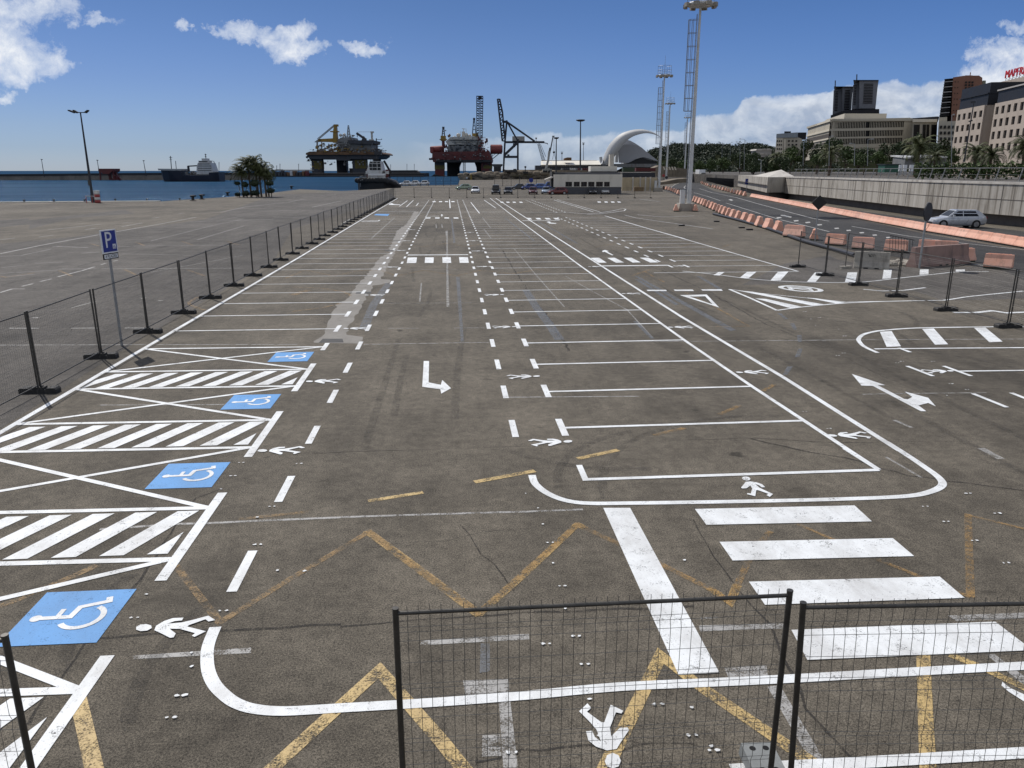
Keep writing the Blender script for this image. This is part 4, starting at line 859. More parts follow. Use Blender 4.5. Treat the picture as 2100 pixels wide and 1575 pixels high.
def car(label, col, loc, rz, group=None, kind='hatch', L=4.15, hgt=1.44, name='parked_car', metal=0.4):
    """front of the car points to local -x"""
    t_ = thing(name, label, 'car' if kind != 'van' else 'van', loc, rz, group)
    mb_ = mat('car_paint_%02x%02x%02x' % tuple(int(255*c) for c in col), col, 0.3, metal, var=0.06, coat=0.8)
    k = L/4.15; W_ = .87; z1 = .92 if kind != 'van' else 1.0
    b = MB(); rings = []
    st = [(-2.07,.32,.56,.62),(-1.98,.22,.68,.76),(-1.6,.20,.80,.84),(-1.0,.18,.90,.87),(-.75,.18,.95,.87),(0,.18,.97,.87),(1.0,.18,.99,.87),(1.6,.20,1.0,.86),(1.95,.26,.98,.82),(2.07,.36,.90,.74)]
    for x, zl, zt_, w in st:
        rings.append([(x*k,-w*.9,zl),(x*k,-w,zl+.14),(x*k,-w,(zl+zt_)/2+.08),(x*k,-w*.94,zt_-.04),(x*k,-w*.8,zt_),(x*k,w*.8,zt_),(x*k,w*.94,zt_-.04),(x*k,w,(zl+zt_)/2+.08),(x*k,w,zl+.14),(x*k,w*.9,zl)])
    loft(b, rings); b.build('body', mb_, t_)
    rear = {'hatch': (1.32,1.97), 'saloon': (.95,1.45), 'van': (1.95,2.03)}[kind]; fr = (-.98,-.28) if kind != 'van' else (-1.25,-.7); H_ = hgt
    b = MB(); zb_ = z1-.02
    bot = [(fr[0]*k,-.78,zb_),(rear[1]*k,-.78,zb_),(rear[1]*k,.78,zb_),(fr[0]*k,.78,zb_)]
    mid_ = [(fr[0]*.5*k+fr[1]*.5*k,-.72,(zb_+H_)/2),((rear[0]*.45+rear[1]*.55)*k,-.72,(zb_+H_)/2),((rear[0]*.45+rear[1]*.55)*k,.72,(zb_+H_)/2),(fr[0]*.5*k+fr[1]*.5*k,.72,(zb_+H_)/2)]
    top = [(fr[1]*k,-.60,H_-.03),(rear[0]*k,-.60,H_-.03),(rear[0]*k,.60,H_-.03),(fr[1]*k,.60,H_-.03)]
    ttop = [(fr[1]*k+.15,-.52,H_),(rear[0]*k-.1,-.52,H_),(rear[0]*k-.1,.52,H_),(fr[1]*k+.15,.52,H_)]
    loft(b, [bot, mid_, top, ttop], False); b.build('roof', mb_, t_)
    def side(s, xa0, xa1, xb0, xb1):   # a side window, bottom xa0..xb0, top xa1..xb1
        m_ = MB(); y0, y1 = s*.775, s*.635; zt_ = H_-.12; za = zb_+.07
        m_.add([(xa0,y0,za),(xb0,y0,za),(xb1,y1,zt_),(xa1,y1,zt_),(xa0,y0+s*.02,za),(xb0,y0+s*.02,za),(xb1,y1+s*.02,zt_),(xa1,y1+s*.02,zt_)], [(0,1,2,3),(7,6,5,4),(0,4,5,1),(1,5,6,2),(2,6,7,3),(3,7,4,0)]); m_.build('side_window', M_GLASS, t_)
    for s in (-1, 1):
        side(s, fr[0]*k+.25, fr[1]*k+.12, .18, .18); side(s, .26, .26, rear[0]*k+.08, rear[0]*k-.18)
    def pane(nm, x0, x1, w0, w1, sx__):
        m_ = MB(); za, zc_ = zb_+.08, H_-.08; f0 = (za-zb_)/(H_-.03-zb_); f1 = (zc_-zb_)/(H_-.03-zb_); xa = x0+(x1-x0)*f0+sx__*.025; xb = x0+(x1-x0)*f1+sx__*.025
        m_.add([(xa,-w0,za),(xa,w0,za),(xb,w1,zc_),(xb,-w1,zc_),(xa-sx__*.03,-w0,za),(xa-sx__*.03,w0,za),(xb-sx__*.03,w1,zc_),(xb-sx__*.03,-w1,zc_)], [(0,1,2,3),(7,6,5,4),(0,4,5,1),(1,5,6,2),(2,6,7,3),(3,7,4,0)]); m_.build(nm, M_GLASS, t_)
    pane('windscreen', fr[0]*k, fr[1]*k, .69, .56, -1); pane('rear_window', rear[1]*k, rear[0]*k, .68, .54, 1)
    for x in (-1.28*k, 1.25*k):
        for s in (-1, 1):
            m_ = MB(); m_.tube((x,s*.66,.31),(x,s*.885,.31),.36,n=18); m_.tube((x,s*.884,.31),(x,s*.892,.31),.305,n=18); w_ = m_.build('wheel', M_TYRE, t_)
            m_ = MB(); m_.tube((x,s*.893,.31),(x,s*.905,.31),.07,n=8)
            for a in range(6): m_.beam((x,s*.899,.31),(x+.2*math.cos(a*1.047),s*.899,.31+.2*math.sin(a*1.047)),.06,.02)
            m_.tube((x,s*.893,.31),(x,s*.897,.31),.215,n=18); m_.build('rim', M_RIM, w_)
    for s in (-1, 1):
        m_ = MB(); m_.cbox((-1.97*k,s*.56,.62),(.16,.32,.14),s*-.25); m_.build('headlight', M_LAMP, t_)
        m_ = MB(); m_.cbox((2.02*k,s*.63,.80),(.13,.22,.24)); m_.build('tail_light', M_TAIL, t_)
        m_ = MB(); m_.cbox((fr[0]*k+.42,s*.97,zb_+.12),(.13,.17,.13)); m_.build('mirror', mb_, t_)
    m_ = MB(); m_.cbox((-2.06*k,0,.42),(.06,1.2,.14)); m_.build('grille', M_BLACK, t_)
    m_ = MB(); m_.cbox((2.085*k,0,.62),(.03,.5,.11)); m_.build('number_plate', M_PLATE, t_)
    return t_
x, y = G(1957, 466.5); car('silver five-door hatchback parked below the stained concrete wall', (0.50,0.52,0.55), (x, y, .02), YAW+R(-3), None, L=4.45, hgt=1.5, name='silver_car', metal=.25)
grp = 'cars parked in front of the harbour building'
for (px, py, rz, col, kd, lab) in [(975,396.5,R(92),(.75,.76,.77),'hatch','white hatchback seen end-on in the middle of the far row'),
    (951,389.5,R(8),(.26,.33,.24),'hatch','pale green hatchback seen side-on at the left of the far cars'), (1017,398.5,R(90),(.012,.012,.013),'van','black van at the left of the dark pair near the far fence'),
    (1042,398.5,R(90),(.018,.018,.02),'hatch','black car seen end-on right of the black van'), (1064,389,R(4),(.02,.022,.028),'saloon','dark saloon seen side-on behind the far dark cars'),
    (1093,398.5,R(90),(.10,.02,.02),'hatch','dark red hatchback in front of the blue cars'), (1120,398,R(84),(.40,.47,.56),'hatch','pale silver-blue hatchback beside the harbour building corner'),
    (1143,399,R(12),(.14,.022,.02),'hatch','red car side-on at the harbour building corner'), (1215,398.5,R(88),(.03,.03,.033),'hatch','dark car with pale bumper below the harbour building windows'),
    (1239,398,R(92),(.70,.70,.68),'hatch','white car below the right windows of the harbour building'), (1083,389,R(20),(.025,.05,.20),'hatch','blue car, leftmost of the blue ones'),
    (1104,388.5,R(6),(.04,.10,.32),'hatch','bright blue car between two other blue ones'), (1127,388,R(6),(.02,.05,.24),'van','blue van tucked beside the harbour building')]:
    x, y = G(px, py); car(lab, col, (x, y, .0), YAW+rz, grp, kd, hgt=1.5 if kd != 'van' else 1.9)
for px, py, lab in ((851,380.3,'white car left, by the tug boat'), (868,379.8,'white car in the middle of three by the tug boat'), (887,379.5,'white car right of two others by the tug boat')):
    x, y = G(px, py); car(lab, (.72,.73,.74), (x-3, y-3, .0), YAW+R(8), 'white cars by the tug boat', 'hatch', hgt=1.6)
# ---------------------------------------------------------------- road on the right, barriers, wall
pt = Paint(0.0045)
road_px = [(1395,375),(1425,362),(1440,362),(1437,378),(1465,392),(1535,405),(1620,422),(1740,445),(1900,480),(2110,515),(2110,580),(2060,556),(1985,545),(1860,530),(1760,516),(1640,490),(1560,467),(1480,440),(1420,412),(1360,390)]
pt.px(road_px)
rd = tag(pt.build('road', M_ROAD), 'dark asphalt port road curving away between orange barriers', 'road', kind='structure')
pt = Paint(0.0046); pt.px([(1535,405),(1620,415),(1700,424),(1905,452),(2110,476),(2110,512),(1900,478),(1740,443),(1620,421)]); tag(pt.build('side_road', MATS['road_asphalt']), 'dark service lane below the concrete wall', 'road', kind='structure')
pt = Paint(0.010); k6 = (5.833, 1340, 350)
pt.pxline([(550,215),(700,262),(1000,325),(1300,410),(1600,490),(1900,570),(2100,605)], .16, *k6)
for q in ([(480,262),(640,305)], [(640,305),(800,360)], [(870,388),(1280,515)], [(1290,520),(1500,582)], [(1520,588),(1800,655),(2100,730)]): pt.pxline(q, .14, *k6)
pt.pxline([(210,200),(260,165),(330,140),(450,125)], .15, *k6); pt.pxline([(380,215),(365,200),(385,180)], .2, *k6)
pt.px([(895,345),(930,342),(955,355),(930,360)], *k6); pt.px([(1520,530),(1570,532),(1660,555),(1640,562),(1560,545),(1525,540)], *k6)
pt.pxline([(1735,430),(1775,412),(1765,395)], .14, *k6); pt.pxline([(1640,352),(1800,378),(2100,420)], .1, *k6)
for (x, y) in ((1705,602),(1845,622),(1500,565),(1985,650)): pt.px([(x-30,y-6),(x+25,y-10),(x+35,y+2),(x-20,y+8)], *k6)
k5 = (4.667, 1650, 460)
for (x, y) in ((305,40),(420,60),(545,82),(670,105),(800,128)): pt.px([(x-22,y-4),(x+18,y-7),(x+26,y+3),(x-14,y+6)], *k5)
pt.pxline([(450,20),(1000,115),(1500,180),(2100,245)], .13, *k5); pt.pxline([(1600,380),(1740,400)], .14, *k5); pt.pxline([(1990,435),(2100,455)], .13, *k5)
pt.build('lane_marking', M_LANE, rd)
def orange():
    m, t, b = newmat('sun_bleached_orange'); p = t.obj(); oi = t.new('ShaderNodeObjectInfo').outputs['Random']
    c = t.mix(oi, (0.80,0.455,0.335), (0.72,0.36,0.245)); c = t.mix(t.ramp(t.noise(p, 1.3, 5, .6), [(.4,0),(.75,.55)]), c, (0.80,0.53,0.42))
    lv = t.new('ShaderNodeVectorMath', operation='ADD'); t.link(p, lv.inputs[0]); cx = t.new('ShaderNodeCombineXYZ'); t.link(t.math('MULTIPLY', oi, 50), cx.inputs[0]); t.link(cx.outputs[0], lv.inputs[1])
    c = t.mix(t.ramp(t.noise(t.scalevec(lv.outputs[0], (1,1,.35)), 3.2, 6, .7), [(.52,0),(.74,.6)]), c, (0.24,0.16,0.125)); t.link(c, b.inputs['Base Color']); b.inputs['Roughness'].default_value = .6; return m
M_ORG = orange(); M_ORGD = mat('orange_plastic', (0.58, 0.23, 0.12), 0.5, var=0.15, scale=1.5, dirt=(0.30,0.17,0.11)); M_FOOT = mat('barrier_foot', (0.05,0.06,0.04), 0.8, var=0.3)
NJ = [(-.34,.13),(-.33,.22),(-.17,.62),(-.13,.86),(.13,.86),(.17,.62),(.33,.22),(.34,.13)]
def nj_parts(root, L, m, hs=1.0):
    b = MB(); b.prism([(y, z*hs) for y, z in NJ], -L/2, L/2, 'x')
    b.box(-L*.42,L*.42,-.05,.05,.86*hs,.895*hs); b.build('shell', m, root)
    b = MB(); b.box(-L/2+.02,L/2-.02,-.27,.27,0,.129*hs)
    for x in (-L*.3, 0, L*.3): b.box(x-.09,x+.09,-.29,.29,.0,.10*hs)
    b.build('base', M_FOOT, root)
o_a = thing('road_barrier', '', 'barrier'); nj_parts(o_a, 1.45, M_ORG); KIDS[o_a.name] = list(o_a.children)
o_b = thing('road_barrier', '', 'barrier'); nj_parts(o_b, 1.52, M_ORG); KIDS[o_b.name] = list(o_b.children)
used = {'a': False, 'b': False}
def nj(src, key, x, y, rz, label, group, sc=1.0):
    if not used[key]:
        used[key] = True; o = src; o.location = (x,y,0); o.rotation_euler = (0,0,rz); tag(o, label, None, group)
    else: o = dup(src, (x,y,0), rz, label, group)
    o.scale = (sc,sc,sc); return o
row1 = [(1628,487),(1595.5,476.5),(1575.7,470.3),(1557,465),(1540.6,459.7),(1527,455.4),(1514,451.5),(1503,447.7),(1494,444.2),(1486,441),(1479,438),(1473,435.4),(1466,432),(1460,429),(1453,426),(1446,423),(1441,420.8),(1435,418.6),(1429,416.2),(1424,414),(1401,403.5),(1396,401),(1391,398.6),(1386.5,396.4),(1382,394.6),(1377,392.6),(1372,390.8),(1366.7,389.4),(1361,388)]
pw = [G(*p) for p in row1]
for i, (x, y) in enumerate(pw):
    a, c = pw[max(0,i-1)], pw[min(len(pw)-1,i+1)]; rz = math.atan2(c[1]-a[1], c[0]-a[0])
    if i == 0: rz = R(-50)
    nj(o_a, 'a', x, y, rz + rnd.uniform(-.08,.08), 'orange barrier in the row behind the pale mast, %s from the wide one' % ordinal(i), 'orange barriers in the row by the pale mast')
for px, py, rz, lab in ((1669,492,70,'small orange barrier end-on at the foot of the diamond sign'), (1713,503.5,-48,'orange barrier right of the diamond sign'), (1769,511.5,-34,'orange barrier behind the grey concrete one'), (1836,517.5,-38,'orange barrier behind the small steel rack'),
                       (1905,518,-30,'orange barrier left, half hidden by the long pink block'), (1938,520,-30,'orange barrier in the middle, half hidden by the long pink block'), (1976,538,25,'orange barrier at the right end of the long pink block'), (2046,551.5,-41,'orange barrier standing alone at the right edge')):
    x, y = G(px, py); nj(o_a, 'a', x, y, YAW+R(rz), lab, 'orange barriers by the entrance', .84)
c2_ = [G(*p) for p in [(2190,524),(2100,508),(2040,497.5),(1960,484.5),(1900,474.5),(1850,465),(1800,456),(1740,444),(1690,434),(1640,424),(1600,416),(1560,408),(1540,404)]]
pos = []; acc = 0.0
for a, c in zip(c2_[:-1], c2_[1:]):
    Ls = math.dist(a, c); 
    while acc <= Ls: pos.append((a[0]+(c[0]-a[0])*acc/Ls, a[1]+(c[1]-a[1])*acc/Ls, math.atan2(c[1]-a[1], c[0]-a[0]))); acc += 1.54
    acc -= Ls
for i, (x, y, rz) in enumerate(pos): nj(o_b, 'b', x, y, rz, 'pale orange barrier in the unbroken row, %s from the right' % ordinal(i), 'orange barriers in the unbroken row').scale = (1,1,.72)
d2 = [(1527,402.5),(1519,400.5),(1513,399),(1507,397.3),(1501,395.8),(1494,394),(1489,392.5),(1483,391),(1477,389.5),(1472,388),(1466.5,386.5),(1461.5,385),(1456.5,383.5),(1452,382),(1448,380.5),(1444,379),(1440.5,377.5),(1438,376),(1437,374.5),(1438.5,373)]
pw = [G(*p) for p in d2]
for i, (x, y) in enumerate(pw):
    a, c = pw[max(0,i-1)], pw[min(len(pw)-1,i+1)]; nj(o_a, 'a', x, y, math.atan2(c[1]-a[1], c[0]-a[0]) + rnd.uniform(-.1,.1), 'small orange barrier in the far bend, %s from the unbroken row' % ordinal(i), 'orange barriers in the far road bend')
for px, py, rz, lab in ((1386,433.5,80,'orange barrier against the left side of the main mast plinth'), (1425,433.5,84,'orange barrier against the right side of the main mast plinth')):
    x, y = G(px, py); nj(o_a, 'a', x, y, YAW+R(rz), lab, 'orange barriers by the main mast', .9)
M_PINK = mat('pinkish_concrete', (0.30,0.20,0.17), 0.85, var=0.2, scale=1.2, dirt=(0.13,0.10,0.09)); M_GREYC = mat('weathered_grey_concrete', (0.36,0.33,0.28), 0.85, var=0.2, scale=1.4, dirt=(0.15,0.13,0.11))
def jersey(px, py, px2, py2, m, label, h=.82):
    a, c = Vector(G(px,py)), Vector(G(px2,py2)); d = c-a; t_ = thing('concrete_barrier', label, 'barrier', ((a.x+c.x)/2,(a.y+c.y)/2,0), math.atan2(d.y,d.x)); L = d.length
    b = MB(); s = h/.86; b.prism([(-.31,0),(-.31,.10),(-.16,.36*s),(-.10,h),(.10,h),(.16,.36*s),(.31,.10),(.31,0)], -L/2, L/2, 'x'); b.build('block_body', m, t_)
    b = MB(); b.box(-.35,-.15,-.32,.32,0,.07); b.box(.15,.35,-.32,.32,0,.07); b.build('lifting_slot', M_BLACK, t_); return t_
jb = jersey(1750,549,1822,552,M_GREYC,'grey concrete jersey barrier with black scribble on it')
b = MB()
for p, q in (((-.18,.72),(-.10,.60)),((-.14,.62),(-.04,.72)),((0,.70),(.05,.58)),((.05,.70),(.14,.66)),((-.16,.58),(-.02,.62)),((.1,.6),(.16,.56))): b.beam((p[0],-.135+(.82-p[1])*.12-.01-(.13-.06)*0,p[1]),(q[0],-.135+(.82-q[1])*.12-.01,q[1]),.025,.03)
b.build('graffiti', M_BLACK, jb)
jersey(1868,548,1978,539,M_PINK,'long pinkish concrete block right of the rubble',1.0)
# rubble, rack, tube, small stray bits
rb = MB(); rr = random.Random(5); cx, cy = G(1845, 543)
for i in range(45):
    s = rr.uniform(.05,.26); rb.ball((cx+rr.gauss(0,.55), cy+rr.gauss(0,.35), s*.4), s, s*rr.uniform(.6,1), s*rr.uniform(.4,.8), 6, 4)
tag(rb.build('rubble', M_GREYC, None, None, 0, False), 'heap of broken concrete between the two concrete barriers', 'rubble', kind='stuff')
x, y = G(1838, 519); rk = thing('steel_rack', 'small black steel rack leaning before an orange barrier', 'rack', (x, y-.5, 0), R(-12))
b = MB()
for i in range(9): b.tube((-.65+i*.16,0,.1),(-.72+i*.16,.05,1.05-.03*i),.013,n=6)
b.build('rack_bars', M_BLACK, rk); b = MB(); b.tube((-.72,.05,1.06),(.66,.05,.80),.02,n=6); b.tube((-.65,0,.1),(.66,0,.1),.02,n=6); b.build('rack_frame', M_BLACK, rk)
pp = [G(*p) for p in [(1463,441),(1511,453),(1560,467),(1590,477),(1642,496),(1690,510),(1722,519),(1752,528)]]
pl = MB(); pl.pipe([(x, y, .13) for x, y in smooth(pp, 3)], .13, 8); tag(pl.build('dark_tube', M_DSTEEL), 'long dark tube lying along the foot of the orange barriers', 'pipe')  # dark line along the barrier feet, drawn as a tube
for i, (px, py, a, lab) in enumerate(((1469.5,455.3,2,'short dark plank lying on the asphalt nearest the pale mast'), (1521,468,3,'short dark plank, left of two close together'), (1537,472,4,'short dark plank, right of two close together'), (1398,463.5,2,'thin dark plank among the stains'))):
    x, y = G(px, py); b = MB(); b.cbox((0,0,.06),(.5,.22,.11)); o = b.build('plank', M_BLACK, None, (x,y,0), YAW+R(a)); tag(o, lab, 'plank')
def stray_post(px, py, pyt, label):
    x, y = G(px, py); t_ = thing('loose_fence', label, 'fence', (x, y, 0), R(20)); b = MB(); b.tube((0,0,.1),(0,0,1.75),.022,n=8); b.tube((0,0,1.72),(1.9,.5,1.5),.014,n=6); b.build('frame', M_GALV, t_); b = MB(); b.box(-.35,.35,-.11,.11,0,.13); b.build('block_body', MATS['weathered_grey_concrete'], t_)
stray_post(1733, 551, 480, 'single loose fence post on a grey block beside the grey barrier')
# signs on the right
def sign_post(px, py, pyt, label, kind):
    x, y = G(px, py); zt_ = zat(px, pyt, x, y); t_ = thing('road_sign', label, 'sign', (x, y, 0), YAW); return t_, zt_
t_, zt_ = sign_post(1671, 496, 400, 'black back of a diamond road sign on a grey pole', 0)
b = MB(); b.tube((0,0,0),(0,0,zt_-.1),.045,n=8); b.build('pole', M_GALVL, t_); b = MB(); s = .52; b.prism([(0,zt_-2*s+.05),(s,zt_-s),(0,zt_+.0),(-s,zt_-s)], -.09, -.05); b.build('sign_plate', M_BLACK, t_)
t_, zt_ = sign_post(1885, 550, 415, 'round road sign seen edge-on on a tall grey pole', 0)
b = MB(); b.tube((0,0,0),(0,0,zt_),.05,n=8); b.build('pole', M_GALVL, t_); b = MB(); b.tube((.04,-.02,zt_-.45),(.09,.0,zt_-.45),.45,n=24); o = b.build('sign_plate', M_DSTEEL, t_); o.rotation_euler = (0,0,R(-72))
t_, zt_ = sign_post(1530, 397, 366.5, 'small blue square sign before the concrete block house', 0)
b = MB(); b.tube((0,0,0),(0,0,zt_),.06,n=6); b.build('pole', M_GALVL, t_); b = MB(); b.box(-.38,.44,-.1,-.05,zt_-1.15,zt_); b.build('sign_plate', M_SIGNB, t_); b = MB(); b.beam((-.1,-.115,zt_-.8),(.1,-.115,zt_-.45),.12,.02); b.beam((.1,-.115,zt_-.45),(.14,-.115,zt_-.3),.1,.02); b.build('arrow', M_SIGNW, t_)
for px, py, pyt, lab, c in ((1089,394,365,'round blue and red sign among the blue cars', M_SIGNB),(1360,378,357,'round red sign, left of a close pair near the second pale mast', M_RED),(1366,379,361,'round grey sign, right of a close pair near the second pale mast', M_DSTEEL),(1384.5,372,354,'small round red sign beyond the second pale mast', M_RED)):
    t_, zt_ = sign_post(px, py, pyt, lab, 0); b = MB(); b.tube((0,0,0),(0,0,zt_),.06,n=6); b.build('pole', M_DSTEEL, t_); b = MB(); b.tube((0,-.12,zt_-.5),(0,-.07,zt_-.5),.5,n=16); b.build('sign_plate', c, t_)
# pale floodlight masts
M_MAST = mat('pale_mast_paint', (0.60,0.61,0.60), 0.45, var=0.08, scale=2, dirt=(0.42,0.41,0.38)); M_CAGE = mat('cage_steel', (0.22,0.23,0.25), 0.5, 0.4, var=0.15)
def mast(px, py, pxt, pyt, label, r0, cage0, cage1, plinth=True):
    x, y = G(px, py); h = zat(pxt, pyt, x, y); t_ = thing('floodlight_mast', label, 'mast', (x, y, 0), YAW, 'pale floodlight masts along the port road')
    z0 = .9 if plinth else 0
    b = MB(); b.tube((0,0,z0),(0,0,h),r0,r0*.5,14); b.build('pole', M_MAST, t_)
    if plinth: b = MB(); b.prism([(-1.35,0),(.75,0),(.67,.9),(-1.27,.9)], -1.0, 1.0); b.build('plinth', M_GREYC, t_); b = MB(); b.box(-1.15,-.6,-.5,-.1,.9,2.5); b.build('cabinet', M_MAST, t_)
    za, zb_ = h*cage0, h*cage1; k = 1.0
    b = MB()
    for s in (-.2,.2): b.beam((-r0*.75-.16,s,z0+1.2),(-r0*.55-.16,s,h-1),.05)
    n = int((h-3)/.6)
    for i in range(n): b.beam((-r0*.7-.16,-.2,z0+1.4+i*.6),(-r0*.7-.16,.2,z0+1.4+i*.6),.035)
    b.build('ladder', M_CAGE, t_)
    b = MB(); xs = [(-1.15,-.28),(-1.25,0.02),(-1.15,.30),(-.75,-.38),(-.75,.38)]
    for (cx_, cy_) in xs: b.beam((cx_,cy_,za),(cx_,cy_,zb_),.05)
    m_ = int((zb_-za)/1.25)
    for i in range(m_+1):
        z = za + (zb_-za)*i/m_; loop = [(-.25,-.3,z),(-.75,-.38,z),(-1.15,-.28,z),(-1.25,.02,z),(-1.15,.30,z),(-.75,.38,z),(-.25,.3,z)]
        for p, q in zip(loop[:-1], loop[1:]): b.beam(p, q, .045)
    b.build('safety_cage', M_CAGE, t_)
    b = MB(); b.lathe([(0,h-.15),(1.55,h-.15),(1.6,h),(1.55,h+.12),(0,h+.12)], n=16); b.build('platform', M_MAST, t_)
    b = MB()
    for z in (h+.6,h+1.15,h+2.0):
        pts_ = [(1.5*math.cos(2*math.pi*i/12),1.5*math.sin(2*math.pi*i/12),z) for i in range(13)]; b.pipe(pts_, .03, 4)
    for i in range(0,12,2): b.tube((1.5*math.cos(2*math.pi*i/12),1.5*math.sin(2*math.pi*i/12),h+.1),(1.5*math.cos(2*math.pi*i/12),1.5*math.sin(2*math.pi*i/12),h+2.0),.03,n=4)
    b.tube((0,0,h),(0,0,h+4.2),.05,.02,6); b.build('guard_rail', M_CAGE, t_)
    for i in range(8):
        a = 2*math.pi*i/8+.3; b = MB(); b.cbox((1.75*math.cos(a),1.75*math.sin(a),h-.12),(.34,.6,.42),a); b.build('floodlight', mat('lamp_housing',(0.30,0.27,0.22),.5,var=.3), t_)
mast(1411.5, 432.5, 1437, 9, 'tallest pale floodlight mast, rising out of the top of the photo', .27, .50, .93)
mast(1351, 393, 1362, 155, 'second pale floodlight mast, left of the others', .30, .42, .90)
mast(1366, 376, 1377, 212, 'third pale floodlight mast, between two others', .36, .40, .90, False)
mast(1403, 369, 1408, 241, 'smallest and farthest pale floodlight mast', .40, .42, .92, False)
# concrete retaining wall with block house and upper terrace
m, t, b_ = newmat('stained_wall_concrete'); p = t.obj()
stk = t.noise(t.scalevec(p, (1.6, 1.6, 0.07)), 1.0, 6, 0.72, 0.15); blot = t.noise(p, .5, 5, .65)
c = t.ramp(stk, [(0.30,(0.075,0.064,0.052)), (0.41,(0.24,0.215,0.18)), (0.50,(0.40,0.37,0.32)), (0.72,(0.50,0.47,0.42))])
c = t.mix(t.ramp(blot, [(0.50,0),(0.72,.5)]), c, (0.19,0.165,0.135)); t.link(c, b_.inputs['Base Color']); b_.inputs['Roughness'].default_value = .9
t.bump(blot, .3, .05, b_); M_WALL = m
M_WTOP = mat('wall_coping', (0.52,0.49,0.44), 0.85, var=0.2, scale=.8, dirt=(0.2,0.17,0.14)); M_RECESS = mat('dark_recess', (0.13,0.115,0.10), 0.9, var=0.3, scale=.6)
base = [G(*p) for p in [(1616,407.5),(1700,417.5),(1800,431),(1905,445.5),(2010,457)]]; base.append((base[-1][0]+.2, base[-1][1]-12)); base.append((base[-1][0]-1, base[-1][1]-40))
WT = 3.55
wl = thing('retaining_wall', 'long stained concrete retaining wall beside the port road', 'wall', (0,0,0))
def inset(P_, d): return [(x+d, y) for x, y in P_]
face = inset(base, -.9)
b = MB(); strip(b, base[::-1], 1.5, 0, .96); b.build('recessed_footing', M_RECESS, wl)
b = MB(); strip(b, face[::-1], 2.2, .95, WT); b.build('wall_face', M_WALL, wl)
b = MB(); strip(b, inset(face,-.08)[::-1], .6, WT, WT+.22); b.build('coping', M_WTOP, wl)
b = MB()
for (xa, ya), (xb, yb) in zip(face[:-1], face[1:]):
    d = Vector((xb-xa, yb-ya)); L = d.length; d.normalize(); nrm = Vector((d.y,-d.x)); nrm = nrm if nrm.x < 0 else -nrm
    b.beam((xa+nrm.x*.005,ya+nrm.y*.005,2.25),(xb+nrm.x*.005,yb+nrm.y*.005,2.25),.03,.06)
    for i in range(int(L/7)): q = (xa+d.x*(i+.5)*7+nrm.x*.005, ya+d.y*(i+.5)*7+nrm.y*.005); b.beam((*q,.97),(*q,WT-.02),.05,.03)
b.build('panel_joint', M_RECESS, wl)
A_ = Vector(G(1571,408.5)); B_ = Vector(base[0]); C_ = Vector(G(1512,391)); 
bh = thing('block_house', 'square concrete block house with a low pyramid roof at the end of the wall', 'building', (0,0,0))
foot_ = [A_, C_, C_+Vector((10,4)), B_+Vector((1.5,0))]
b = MB(); b.prism([tuple(v) for v in [A_+Vector((-.0,-.0)), C_, C_+Vector((10,4)), B_+Vector((1.5,.5))]], 1.1, WT+.1, 'z'); b.build('wall_face', M_WALL, bh)
b = MB(); b.prism([tuple(v) for v in [A_+Vector((.8,.9)), C_+Vector((.8,0)), C_+Vector((9,3.5)), B_+Vector((1.2,1.2))]], 0, 1.12, 'z'); b.build('recessed_footing', M_RECESS, bh)
ctr = (A_+C_+C_+Vector((10,4))+B_+Vector((1.5,0)))/4; a0 = A_.lerp(C_, .45); ap_ = (ctr + A_)/2
b = MB(); q = [A_, a0, a0+Vector((9.5,3)), B_+Vector((1.2,.5))]; b.add([(v.x,v.y,WT+.1) for v in q] + [((q[0].x+q[2].x)/2,(q[0].y+q[2].y)/2,WT+1.35)], [(0,1,4),(1,2,4),(2,3,4),(3,0,4)]); b.build('pyramid_roof', M_WTOP, bh)
b = MB(); strip(b, [tuple(A_+Vector((-.1,-.1))), tuple(C_+Vector((-.1,0)))], -.3, 2.35, 2.40); b.build('panel_joint', M_RECESS, bh)
# terrace behind the wall
ter = [(x+1.0, y) for x, y in face]; tp = [ter[0], *ter[1:], (80,-60), (1200,-60), (1200,900), (130,900), (ter[0][0]+40, ter[0][1]+160), (ter[0][0]+14, ter[0][1]+40)]
b = MB(); n = len(tp); b.prism(tp, 0.02, 3.4, 'z')
tag(b.build('terrace_ground', M_GREY), 'raised ground behind the retaining wall', 'ground', kind='structure')
M_RAIL = mat('railing_steel', (0.20,0.20,0.195), .55, .4, var=.2)
rl_ = thing('railing', 'grey steel railing along the top of the retaining wall', 'railing', (0,0,0)); rp = [(x+1.6, y) for x, y in face]
b = MB(); b2 = MB()
for (xa, ya), (xb, yb) in zip(rp[:-1], rp[1:]):
    for z, w in ((4.95,.07),(3.75,.04),(4.35,.02)): b.beam((xa,ya,z),(xb,yb,z),w)
    L = math.dist((xa,ya),(xb,yb)); n = max(1,int(L/2.6))
    for i in range(n): f = i/n; b2.beam((xa+(xb-xa)*f, ya+(yb-ya)*f, 3.4),(xa+(xb-xa)*f+.35, ya+(yb-ya)*f, 4.95),.08)
b.build('rail', M_RAIL, rl_); b2.build('post', M_RAIL, rl_)
